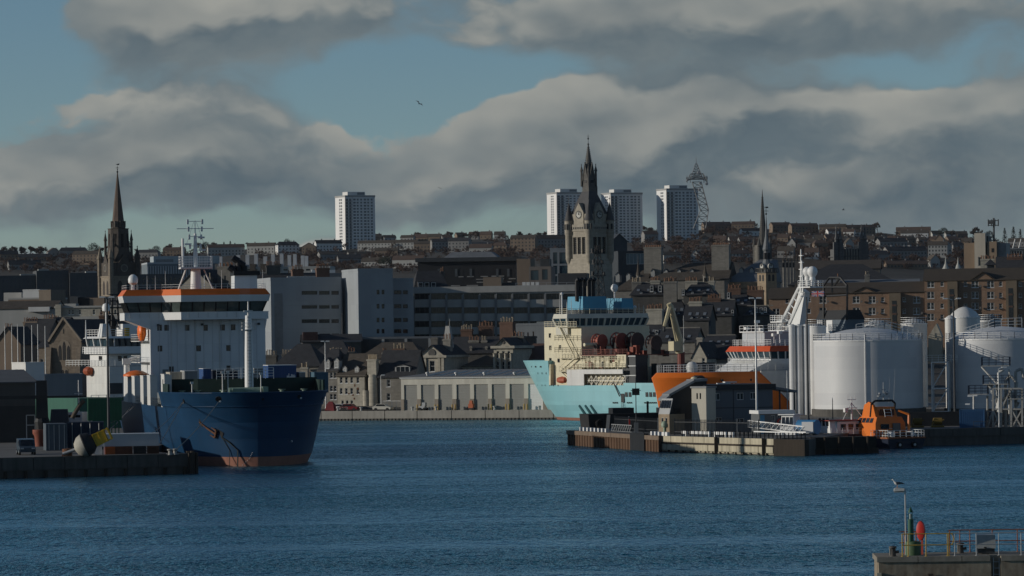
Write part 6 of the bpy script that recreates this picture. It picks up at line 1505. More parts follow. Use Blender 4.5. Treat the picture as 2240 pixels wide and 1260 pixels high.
  for p,q in ((q0,ap),(ap,q1)): k.bar((p.x,-.15,p.z+.2),(q.x,-.15,q.z+.2),.45)
  k.build('gable_coping',tr,b.root)
  b2=B('church_aisle','low side aisle of the gabled church, on its left','church aisle',82,108,760,975,-18,20,cw);b2.walls([b2.px(88,785,95,800)]);b2.gable(3.5,'x',slate)
  # gable and big chimneys behind the ship's bridge
  b=B('gabled_tenement','brown rubble gable and large chimney seen over the ship bridge roof','tenement',383,473,634,1120,-28,12,granite);b.walls();b.gable(m(42,1150),'y',slate);b.chimney(493,582,632,34,3,3,8,graniteD,clay);b.chimney(458,606,632,6,.5,1,1,graniteD,clayP)
  b=B('gabled_tenement','dark slated tenement with broad chimneys left of the white office block','tenement',520,690,625,1130,6,14,graniteD);b.walls();b.gable(3.2,'x',slate);b.chimney(598,580,612,30,6,2.6,9,graniteD,clay);b.chimney(640,600,612,20,6,1.6,6,graniteD,clay)
  b=B('low_outbuilding','low dark outbuilding with shallow hip roof under the white office','building',662,790,748,985,4,12,graniteD);b.walls();b.gable(1.6,'x',slate);b.box(663,726,695,748,1,5,mat('dull_red_brick',(.09,.05,.045),.9,.2,.5),'brick_stair');k=MB();k.box(5,b.L,-.4,.2,b.H-.1,b.H+.25);k.build('pale_edge',lead,b.root)
  b=B('market_roof','long low flat roofed building with white roof edges below the white office','building',785,985,741,990,-2,16,greyD);b.walls();b.parapet(.5,.3,lead)
  for px in (838,888,940): q=b.F.pt(px,745,'y',0);k=MB();k.box(q.x-.3,q.x+.3,-.15,0,0,b.H);k.build('post',harlP,b.root)
  # bluish glazed building and long lab block on the lower hill
  gl=mat('pale_fin',(.42,.45,.47),.6,.1,.3)
  b=B('glazed_building','pale blue glazed institute with vertical fins and set back upper floor, left of radar mast','building',322,470,577,2050,10,30,mat('blue_grey_wall',(.16,.19,.21),.7,.15,.2));b.walls();b.parapet(.8,.3,gl)
  for i in range(26): q=b.F.pt(324+i*5.6,590,'y',0);k=MB();k.box(q.x-.35,q.x+.25,-.5,0,4,b.H-1);k.build('facade_fin',gl,b.root)
  p,q=b.F.pt(336,577,'y',6),b.F.pt(480,559,'y',6);k=MB();k.box(p.x,q.x,6,24,b.H,q.z);k.build('upper_floor',mat('pale_blue_panel',(.38,.43,.45),.6,.1,.3),b.root);k=MB();k.box(p.x+1,p.x+(q.x-p.x)*.3,5.9,6,b.H+1,q.z-1.5);k.build('louvre_panel',grey,b.root)
  b=B('long_grey_block','long grey blue block below the glazed institute, behind the ship mast','building',296,400,602,1800,10,20,dk);b.walls(wgrid(b,300,398,10,4,(610,620),5),joined=True);b.parapet(.5)
  b=B('laboratory','long pale laboratory with a row of white flue stacks on the hillside','building',478,722,586,2300,-4,25,harlP);b.walls([b.px(a,588,c,592) for a,c in gpx(485,715,14,9)],joined=True);b.parapet(.6)
  for px in (482,521,541,560,580,597,616,633,645,662,670): q=b.F.pt(px,586,'y',5);t=b.F.pt(px,555+(px % 7),'y',5);k=MB();k.box(q.x-.9,q.x+.9,5,7,b.H-.5,t.z);k.build('flue_stack',mat('flue_grey',(.52,.53,.54),.5,.1,.5),b.root)
  for px in (500,528,552,575,606): q=b.F.pt(px,586,'y',0);k=MB();k.box(q.x-1.2,q.x+1.6,-.8,6,b.H-2,b.H+2.2);k.build('roof_house',slateB,b.root)
  b=B('pale_hall','pale low hall with white roof plant right of the laboratory','building',622,760,600,1900,4,20,lead);b.walls();b.parapet(.5);
  for px in (655,690,725): b.box(px-8,590,px+8,600,4,6,harlW,'roof_plant')
random.seed(21);town_left()

# ================================================================== town, right of the clock tower
def spirelet(px,r0,r1,w,D,lab,body=None):
  c=at(px,r1,D);S=thing('spirelet',lab,'spirelet',(c.x,D,c.z-6));Z=lambda r: at(px,r,D).z-c.z+6;r=m(w,D)/2
  b=MB();b.lathe([(r*.85,0),(r*.85,Z(r1-18)),(r*1.15,Z(r1-20))],(0,0,0),8);b.build('shaft',body or granite,S)
  b=MB();b.lathe([(r*1.2,Z(r1-20)),(r*.7,Z((r0+r1)/2)),(.06,Z(r0+3)),(.05,Z(r0-8))],(0,0,0),8);b.build('roof',slateB,S)
  b=MB();b.box(-.35,.35,-r*.9,-r*.8,Z(r1-3),Z(r1-14));b.build('slit',black,S)
def town_right():
  # court house roofs with dormers and two great chimneys
  for (pl,pr,ridge,eave,lab,dm,hipx) in ((1345,1412,582,634,'shadowed slate roof of the court house left wing, right of clock tower',(1351,1374),9),(1412,1592,576,612,'long court house slate roof with four small dormers and two great chimneys',(1428,1456,1485,1513),12),(1583,1690,571,617,'right slate roof of the court house with small dormers, below the tolbooth clock',(1573+14,1598,1621,1644),9)):
    b=B('court_house',lab,'court house',pl,pr,eave,1200,-10,20,granite)
    b.walls();ri=b.F.pt((pl+pr)/2,ridge,'y',10).z-b.H;b.gable(ri,'x',slateB if pl != 1583 else lead,hip=hipx,hip1=.001);k=MB();k.box(hipx,b.L,9.8,10.2,b.H+ri+.1,b.H+ri+.4);k.build('ridge',lead,b.root)
    for i,px in enumerate(dm): b.dormer(px,588-(3 if pl == 1583 else 0)+(8 if pl == 1345 else 0),606-(3 if pl == 1583 else 0)+(8 if pl == 1345 else 0),8,4,4.2,slate,harlP,win=False)
    if pl == 1412:
      b.chimney(1427.5,540,600,37,5,4,0,granite);b.chimney(1575.5,535,600,37,5,4,0,granite)
      for cx in (1427,1575): k=MB();p,q=b.F.pt(cx-18,540 if cx < 1500 else 535,'y',5),b.F.pt(cx+18,540,'y',5);[k.cyl((p.x+(q.x-p.x)*(i+.5)/9,7,p.z),(p.x+(q.x-p.x)*(i+.5)/9,7,p.z+.5),.2,None,6) for i in range(9)];tag(k.build('chimney_pots',clay,b.root),kind='stuff')
    if pl == 1583: k=MB();k.box(-2,b.L+.3,-.6,0,b.H-1.6,b.H+.1);k.build('parapet_band',sandst,b.root)
  spirelet(1396.5,566,622,9,1195,'small pointed stone turret left of the first great chimney');spirelet(1543,575,622,12,1195,'small pointed stone turret left of the second great chimney')
  # jumble of dark tenements
  spec=[ # pl, pr, eave, D, yaw, rise, label, chimneys, windows
    (1380,1455,645,1062,-6,4,'dark tenement behind the supply ship bridge with white attic windows',[(1392,616,640,20,5),(1433,613,628,20,6)],[(1422,625,1429,638),(1440,625,1447,638)]),
    (1448,1500,690,1052,-8,5,'tall dark tenement with one massive granite chimney',[(1466,615,690,28,6)],[(1492,634,1497,645)]),
    (1495,1560,645,1056,-8,4,'dark tenement with potted chimney under the court house roof',[(1512,614,642,26,7),(1556,614,640,12,3)],[(1493,635,1498,646)]),
    (1496,1550,700,1010,-10,5,'dark slated tenement with buff chimney above the crane',[(1521,659,690,28,8)],[(1522,694,1527,710),(1537,697,1542,710),(1545,694,1550,710)]),
    (1540,1600,690,1030,-10,5,'dark slated tenement with brick chimney above the orange ship',[(1562,652,690,28,9)],[(1600,678,1605,690)]),
    (1585,1640,668,1045,-10,4,'dark tenement with broad red brick chimney, left of the brown flats',[(1606,630,660,28,8),(1652,634,668,34,9)],[(1591,640,1596,652)]),
    (1628,1684,690,1034,-10,3,'dark block with small white windows beside the brown brick flats',[],[(1652,673,1658,683),(1662,673,1668,683),(1671,673,1677,683)]),
    (1405,1450,735,985,-12,4,'dark granite house with buff chimney right of the ship bridge',[(1431,675,710,34,9)],[(1433,722,1440,734)]),
    (1440,1520,748,950,-12,4,'low dark slated house behind the knuckle crane',[],[]),
    (1540,1600,757,940,-10,3,'low dark slated house behind the orange ship wheelhouse',[],[])]
  for (pl,pr,ev,D,yw,rise,lab,ch,ws) in spec:
    b=B('tenement',lab,'tenement',pl,pr,ev,D,yw,13,graniteD if D > 1000 else granite);b.walls([b.px(*w,'sash') for w in ws if w[1] > ev+1 and w[0] > pl+1 and w[2] < pr-1]);b.gable(rise*.72,'x',slate,hip=2 if D > 1030 else 0)
    for i in range(3): q=b.F.pt(pl+(pr-pl)*(.2+.3*i),ev,'y',0);k=MB();t0=.25;yy=6.5*t0;zz=b.H+rise*.72*t0+.24;kk=rise*.72/6.5;k.extr([(q.x-.35,yy,zz),(q.x+.35,yy,zz),(q.x+.35,yy+1.1,zz+1.1*kk),(q.x-.35,yy+1.1,zz+1.1*kk)],(0,0,.05));k.build('rooflight',mat('small_rooflight',(.20,.22,.24),.3,.2,1),b.root)
    b.chimney(pr-5,ev-14,ev,9,5.8,1.6,3,random.choice((granite,graniteD,graniteP)),clayP)
    for i in range(2): px_=pl+(pr-pl)*(.3+.4*i);b.dormer(px_,ev-9,ev+3,6,2.2,.3,slate,random.choice((harlP,harl)),win=True)
    k=MB();k.box(-.1,b.L+.1,6.3,6.7,b.H+rise*.72+.1,b.H+rise*.72+.35);k.build('ridge_stone',granite,b.root)
    for w in ws:
      if w[1] <= ev+1: q=b.F.rect(w[0],w[1],w[2],w[3],'y',.6);put('attic_window',window_mesh(q[1]-q[0],q[3]-q[2],'sash'),b.root,((q[0]+q[1])/2,.5,q[2]));k=MB();k.box(q[0]-.15,q[1]+.15,.62,3.2,q[2]-.3,q[3]+.1);k.build('dormer',slate,b.root)
    for (px,r0,r1,w,n) in ch: b.chimney(px,r0,r1,w,5.5,2.0,n,granite if px in (1466,1392) else (brickR if px in (1606,1652,1562) else graniteP),clay if n > 5 else clayP)
  b=B('small_gabled_house','small sunlit stone house with steep gable behind the orange ship rail','house',1513,1546,782,905,-22,9,graniteP);b.walls([b.px(1536,770+13,1542,798,'sash')]);b.gable(m(32,905),'y',slate,.2);b.chimney(1530,738,760,12,4,1.2,0,granite)
  b=B('small_gabled_house','low slated cottage with white arched dormer right of the small gabled house','house',1546,1592,785,910,-14,9,granite);b.walls();b.gable(2.6,'x',slate);b.dormer(1560,765,790,9,2,.2,wm=harlW)
  # tolbooth with clock and ogee spire
  D=1188;c=at(1678,620,D);S=thing('tolbooth','old stone tolbooth tower with white clock, ogee lead spire and weathercock','tower',(c.x,D,c.z-12),R(35));Z=lambda r: at(1678,r,D).z-c.z+12
  s=m(15,D);b=MB();b.box(-s,s,-s,s,0,Z(597));b.build('tower_shaft',sandst,S)
  for ang in (0,-90):
    ca,sa=math.cos(R(ang)),math.sin(R(ang));T=lambda a,d,z: (a*ca-d*sa,a*sa+d*ca,z)
    for k_ in (-.35,.35): k=MB();k.poly([T(s*k_-.4,-s-.03,Z(615)),T(s*k_+.4,-s-.03,Z(615)),T(s*k_+.4,-s-.03,Z(603)),T(s*k_,-s-.03,Z(600)),T(s*k_-.4,-s-.03,Z(603))]);k.build('belfry_window',black,S)
  b=MB();b.box(-s-.4,s+.4,-s-.4,s+.4,Z(597),Z(595));railing(b,[(-s-.3,-s-.3,Z(595)),(s+.3,-s-.3,Z(595)),(s+.3,s+.3,Z(595)),(-s-.3,s+.3,Z(595))],1.0,1,.7,.12,True);b.build('balustrade',graniteD,S)
  ld=mat('spire_lead',(.16,.17,.175),.6,.25,.6)
  b=MB();r=m(13,D);b.lathe([(r*1.05,Z(595)),(r,Z(580)),(r*.7,Z(574)),(r*.55,Z(568)),(r*.5,Z(550)),(r*.62,Z(548)),(r*.68,Z(545)),(r*.5,Z(534)),(r*.26,Z(518)),(r*.17,Z(500)),(.05,Z(470))],(0,0,0),10);b.build('ogee_spire',ld,S)
  for ang in (0,-90):
    ca,sa=math.cos(R(ang)),math.sin(R(ang));T=lambda a,d,z: (a*ca-d*sa,a*sa+d*ca,z);n=18;rc=m(6.6,D);zc=Z(583)
    b=MB();ring=[T(rc*math.cos(2*math.pi*i/n),-r*1.12,zc+rc*math.sin(2*math.pi*i/n)) for i in range(n)];b.extr(ring,Vector(T(0,.6,0)));g=b.build('clock_face',mat('white_dial',(.62,.61,.56),.6,.05,1),S)
    b=MB()
    for i in range(12): an=R(30*i);b.bar(T(rc*.7*math.sin(an),-r*1.12-.05,zc+rc*.7*math.cos(an)),T(rc*.92*math.sin(an),-r*1.12-.05,zc+rc*.92*math.cos(an)),.1)
    for an,ln in ((R(-30),.5),(R(5),.75)): b.bar(T(0,-r*1.12-.08,zc),T(rc*ln*math.sin(an),-r*1.12-.08,zc+rc*ln*math.cos(an)),.12)
    for i in range(n): b.bar(ring[i],ring[(i+1) % n],.1)
    b.build('clock_hands',black,g)
  for i in range(8): an=R(45*i);b=MB();b.box(-.28,.28,-.05,.05,Z(567),Z(553));o=b.build('lantern_opening',black,S);o.location=(r*.56*math.cos(an),r*.56*math.sin(an),0);o.rotation_euler=(0,0,an+R(90))
  b=MB();b.cyl((0,0,Z(470)),(0,0,Z(452)),.09,.05,5).box(-.8,.8,-.04,.04,Z(462),Z(462)+.12).box(-.1,.75,-.05,.05,Z(455),Z(452)).box(-.6,0,-.05,.05,Z(454),Z(452.8)).ball((0,0,Z(468)),.28,8);b.build('weathercock',black,S)
  # thin crocketed spire behind and its pinnacled tower
  D=1480;c=at(1668,590,D);S=thing('gothic_tower','black gothic tower with very slender crocketed spire behind the tolbooth','tower',(c.x,D,c.z-8),R(20));Z=lambda r: at(1668,r,D).z-c.z+8
  gd=graniteD;s=m(13,D);b=MB();b.box(-s,s,-s,s,0,Z(545));b.build('tower_shaft',gd,S)
  for i in range(5):
    for f in (0,1): x=-s+2*s*(i+.5)/5;b=MB();(b.box(x-.25,x+.25,-s-.3,-s,0,Z(536)) if f == 0 else b.box(-s-.3,-s,x-.25,x+.25,0,Z(536)));b.build('buttress',granite,S)
  for sx_,sy in ((-1,-1),(1,-1),(-1,1),(1,1)): b=MB();b.lathe([(.6,0),(.6,Z(540)),(.8,Z(538)),(.05,Z(518))],(sx_*s,sy*s,0),8);b.build('pinnacle',gd,S)
  b=MB();b.lathe([(s*.8,Z(545)),(s*.66,Z(520)),(s*.42,Z(480)),(.2,Z(428)),(.04,Z(414))],(m(2,D),0,0),8);b.build('spire',gd,S)
  b=MB()
  for i in range(22):
    t=i/22;zz=Z(530)+(Z(428)-Z(530))*t;r=s*.56*(1-t)+.16
    for a in range(4): an=R(20+90*a);b.ball((m(2,D)+r*math.cos(an),r*math.sin(an),zz),.26,6)
  tag(b.build('crocket',gd,S),kind='stuff')
  # college tower with four slender turrets
  D=1520;c=at(1856,585,D);S=thing('college_tower','square granite college tower with four tall pairs of pinnacles on the right','tower',(c.x,D,c.z-10),R(8));Z=lambda r: at(1856,r,D).z-c.z+10
  s=m(33,D);gx=brickmat('college_granite',(.14,.14,.138),(.85,.85,.85),.9,.5);b=MB();b.box(-s,s,-s,s,0,Z(545));b.build('tower_shaft',gx,S)
  for i in range(11): x=-s+2*s*(i+.5)/11;b=MB();b.box(x-.22,x+.22,-s-.35,-s,0,Z(547)).box(x-.18,x+.18,-s-.3,-s,Z(547),Z(541));b.build('mullion',granite,S)
  for (px,top) in ((1823,493),(1831,497),(1879,492),(1886,492)):
    x=m(px-1856,D);b=MB();b.lathe([(.75,0),(.7,Z(525)),(.95,Z(523)),(.6,Z(520)),(.3,Z(505)),(.12,Z(top))],(x,-s,0),6);b.box(x-1.1,x+1.1,-s-.6,-s+1,0,Z(530));b.build('corner_turret',gx,S)
  b=MB();b.box(-s-.6,s+.6,-s-.6,s+.6,Z(562),Z(560));b.build('string_course',gx,S)
  for i,px in enumerate((1714,1722,1729,1736,1743,1750)): spirelet(px,560-(i % 2)*4-(18 if i > 4 else 0),588,4.5,1420,ordn(i)+' from the left of the small stone pinnacles between the tolbooth and the college tower',granite)
  # big slate halls
  b=B('slate_hall','broad dark blue slate hall roof below the college tower','hall',1725,1965,622,1220,-4,26,graniteD);b.walls();b.gable(m(44,1220),'x',slate,hip=12,hip1=10)
  b=B('slate_hall','long low hall with pale wall top in front of the dark blue hall roof','hall',1760,2010,622,1180,-4,8,harl);b.walls();b.gable(1.2,'x',lead);b.chimney(1897,600,622,10,1,1.5,2,granite,clayP)
  b.chimney(1833,607,622,8,1,1.3,1,granite)
  b=B('slate_hall','brown slated hall roof behind the brown brick flats, left of the concrete tower','hall',1740,1925,588,1330,-6,18,graniteD);b.walls();b.gable(2.6,'x',slateB)
  # brown brick flats
  def flats(D,pl,pr,eave,ridge,lab,pairs,smalls,stairs,gabs,rows):
    b=B('brick_flats',lab,'flats',pl,pr,eave,D,-9,12,brickB);dy=.0
    ws=[b.px(a-7.5,r-8+(a-pl)*-.0,a+7.5,r+7,'pair') for a in pairs for r in rows]+[b.px(a-3.6,r-6,a+3.6,r+4,'sash') for a in smalls for r in rows]
    b.walls(ws,fm=frameW,right=())
    ri=b.F.pt((pl+pr)/2,ridge,'y',6).z-b.H;b.gable(ri,'x',tileB if False else mat('flats_tile_roof',(.075,.06,.045),.85,.2,.4,.3))
    for (a,c) in stairs:
      p,q=b.F.pt(a,eave,'y',-1.6),b.F.pt(c,eave,'y',-1.6);k=MB();k.box(p.x,q.x,-1.6,.0,0,b.H-.3);st_=k.build('stair_bay',mat('stair_brick',(.21,.165,.115),.85,.2,.4),b.root)
      k=MB();k.box((p.x+q.x)/2-.75,(p.x+q.x)/2+.35,-1.64,-1.6,1,b.H-2.2);k.build('stair_window',glass,st_)
      for i in range(5): zz=1.5+i*(b.H-4)/4.5;k=MB();k.box((p.x+q.x)/2-.75,(p.x+q.x)/2+.35,-1.68,-1.63,zz,zz+.45);k.build('stair_panel',brickR,st_)
    for (a,c,ap) in gabs:
      p,q,t=b.F.pt(a,eave,'y',-.02),b.F.pt(c,eave,'y',-.02),b.F.pt((a+c)/2,ap,'y',-.02);k=MB();k.poly([(p.x,-.05,b.H-.3),(q.x,-.05,b.H-.3),((p.x+q.x)/2,-.05,t.z)]);k.build('gablet',brickB,b.root)
      k=MB();e=.3
      k.extr([(p.x-e,-.35,b.H-.3),((p.x+q.x)/2,-.35,t.z+.1),((p.x+q.x)/2,5.5,t.z+.1),(p.x-e,2,b.H-.1)],(0,0,.15));k.extr([((p.x+q.x)/2,-.35,t.z+.1),(q.x+e,-.35,b.H-.3),(q.x+e,2,b.H-.1),((p.x+q.x)/2,5.5,t.z+.1)],(0,0,.15));k.build('gablet_roof',mat('flats_tile_roof',(.075,.06,.045)),b.root)
    for r in rows[:-1]: z=b.F.pt((pl+pr)/2,r+12,'y',0).z;k=MB();k.box(.05,b.L-.05,-.04,0,z,z+.18);k.build('band_course',mat('band_brick',(.30,.19,.13),.85,.1,.5),b.root)
    for (px,row) in [(a+12,r+4) for a in pairs for r in rows if random.random() < .7]: q=b.F.pt(px,row,'y',0);k=MB();k.lathe([(.08,-.1),(.32,.08),(.34,.1)],(0,0,0),10);o=k.build('satellite_dish',black,b.root);o.location=(q.x,-.35,q.z);o.rotation_euler=(R(70),0,R(-30))
    return b
  flats(1100,1682,1738,653,631,'small end block of brown brick flats left of the white ship mast',(1698,),(1722,),(),(),(659,683,706))
  flats(1098.8,1738,2022,640,619,'brown brick flats with a gablet, lower middle part of the row',(1800,1873,1908,2005),(1931,1978,1770),((1945,1970),),((1863,1918,629),),(656,681,706))
  flats(1093.4,2022,2300,612,588,'tall brown brick flats with two stair bays and a central gablet',(2036,2133,2167),(2061,2112,2189,2232),((2072,2094),(2200,2224)),((2123,2178,596),),(622,646,670,694))
  # roof cupola, cowls
  D=1110;c=at(2167,605,D);S=thing('roof_cupola','small white roof cupola with dark pointed cap on the brown flats','cupola',(c.x,D,c.z-1),0);Z=lambda r: at(2167,r,D).z-c.z+1;s=m(8,D);b=MB();b.box(-s,s,-s,s,0,Z(588));b.build('drum',white,S);b=MB();b.frust(-s*1.0,s*1.0,-s,s,Z(588),Z(580),.05);b.build('opening',greyD,S);b=MB();b.frust(-s*1.7,s*1.7,-s*1.7,s*1.7,Z(580),Z(567),s*1.6);b.build('cap',slate,S)
  for i,px in enumerate((2069,2096)):
    D=1380;c=at(px,592,D);S=thing('roof_cowl',('left' if i == 0 else 'right')+' of the two pale curved roof cowls behind the brown flats','cowl',(c.x,D,c.z-6));r=m(10,D);b=MB();b.lathe([(r,0),(r,6),(r*.55,6+r*.8),(r*.2,6+r*1.6),(.05,6+m(30,D))],(0,0,0),10);b.build('cowl',mat('pale_lead',(.42,.42,.38),.6,.15,.5),S)
  # concrete tower with antennas
  pc=mat('pale_concrete_tower',(.50,.45,.37),.85,.25,.15,.6);bc=mat('brown_concrete_tower',(.27,.20,.14),.85,.15,.2,.4)
  b=B('concrete_tower','blank pale and brown concrete tower with antennas on top at the right','tower',2131,2155,510,1500,-15,10,pc);b.walls([b.px(2140,562,2149,582)]);b.box(2110,531,2131,650,1.5,9,bc,'left_wing');b.box(2155,516,2161,650,3,8,greyD,'recess');b.box(2161,528,2180,650,.5,9,bc,'right_wing');b.box(2180,531,2201,650,2,9,grey,'end_wing');k=MB();q=b.F.rect(2169,543,2174,552,'y',.5);k.box(q[0],q[1],.42,.5,q[2],q[3]);k.build('window',black,b.root)
  q=b.F.pt(2174,498,'y',4);t=b.F.pt(2174,480,'y',4);zr_=b.F.pt(2174,528,'y',4).z;k=MB();w=m(11,1500)
  for dx in (-1,-.33,.33,1): k.cyl((q.x+w*dx,3,q.z+.5),(q.x+w*dx,3,t.z),.22,None,5)
  k.cyl((q.x-w,3,t.z-.4),(q.x+w,3,t.z-.4),.15,None,5).cyl((q.x-w,3,q.z+.8),(q.x+w,3,q.z+.8),.15,None,5).box(q.x-w*.9,q.x+w*.3,2.6,2.9,t.z-1.6,t.z-.6).cyl((q.x,4,zr_-1),(q.x,4,t.z+.5),.35,None,6);k.build('antenna_frame',greyD,b.root)
  b=B('glass_roof_hall','dark glazed hall with tilted white struts at the far right','hall',2203,2290,545,1600,-8,16,greyD);b.walls([b.px(2206,548,2236,560,'strip')]);b.parapet(.5,.3,lead)
  for px in (2215,2228): p,q=b.F.pt(px,545,'y',2),b.F.pt(px+6,523,'y',2);k=MB();k.cyl((p.x,2,b.H),(q.x,2,q.z),.25,None,5);k.build('tilted_strut',harlW,b.root)
  b=B('tenement','dark tenement with broad brick chimney behind the right end of the flats','tenement',2180,2290,585,1200,-8,12,graniteD);b.walls();b.gable(3,'x',slate);b.chimney(2220,562,585,34,4,2,9,brickR);b.chimney(2160,566,585,30,6,2,8,graniteP)
random.seed(31);town_right()
# ================================================================== the hillside: houses and winter trees
def hill_house(px0,px1,eave,base,kind,lab,wall=None,roofm=None,yaw=None,group='houses on the far hillside'):
  D=hit((px0+px1)/2,base)-8;yaw=yaw if yaw is not None else random.choice((-14,-8,10,18))
  zb=CAMZ-UV((px0+px1)/2,base)[1]/FPX*D-1.5
  b=B('hill_house' if kind != 'terrace' else 'hill_terrace',lab,'house' if kind != 'terrace' else 'terrace',px0,px1,eave,D,yaw,random.uniform(7.5,9.5) if kind != 'block' else 10,wall or harl,zb,group)
  n=max(1,int((px1-px0)/7));rows=max(1,int((base-eave)/6.5));ws=[]
  for r in range(rows):
    for i in range(n):
      x=b.L*(i+.5)/n;z=1.5+1.2+r*2.7
      if z+1.4 < b.H: ws.append((x-.55,x+.55,z,z+1.3))
  lw=[(b.dep*.5-.5,b.dep*.5+.5,2.6+r*2.7,3.9+r*2.7) for r in range(rows) if 4+r*2.7 < b.H]
  b.walls(ws,lw,joined=True,gm=mat('far_glass',(.06,.065,.07),.3,.3,.5),depth=.15)
  rise=random.uniform(2.2,3.2)
  if kind == 'gable': b.gable(rise+1,'y',roofm or tileB,.3)
  else: b.gable(rise,'x',roofm or slateB,.3,hip=2.5 if kind == 'hip' else 0)
  k=max(1,int((px1-px0)/28))
  for i in range(k): c=MB();x=b.L*(i+(.5 if k > 1 else .8))/k;c.box(x-.5,x+.5,b.dep/2-.4,b.dep/2+.4,b.H+rise-.6,b.H+rise+1.2);c.build('chimney',harl,b.root)
  return b
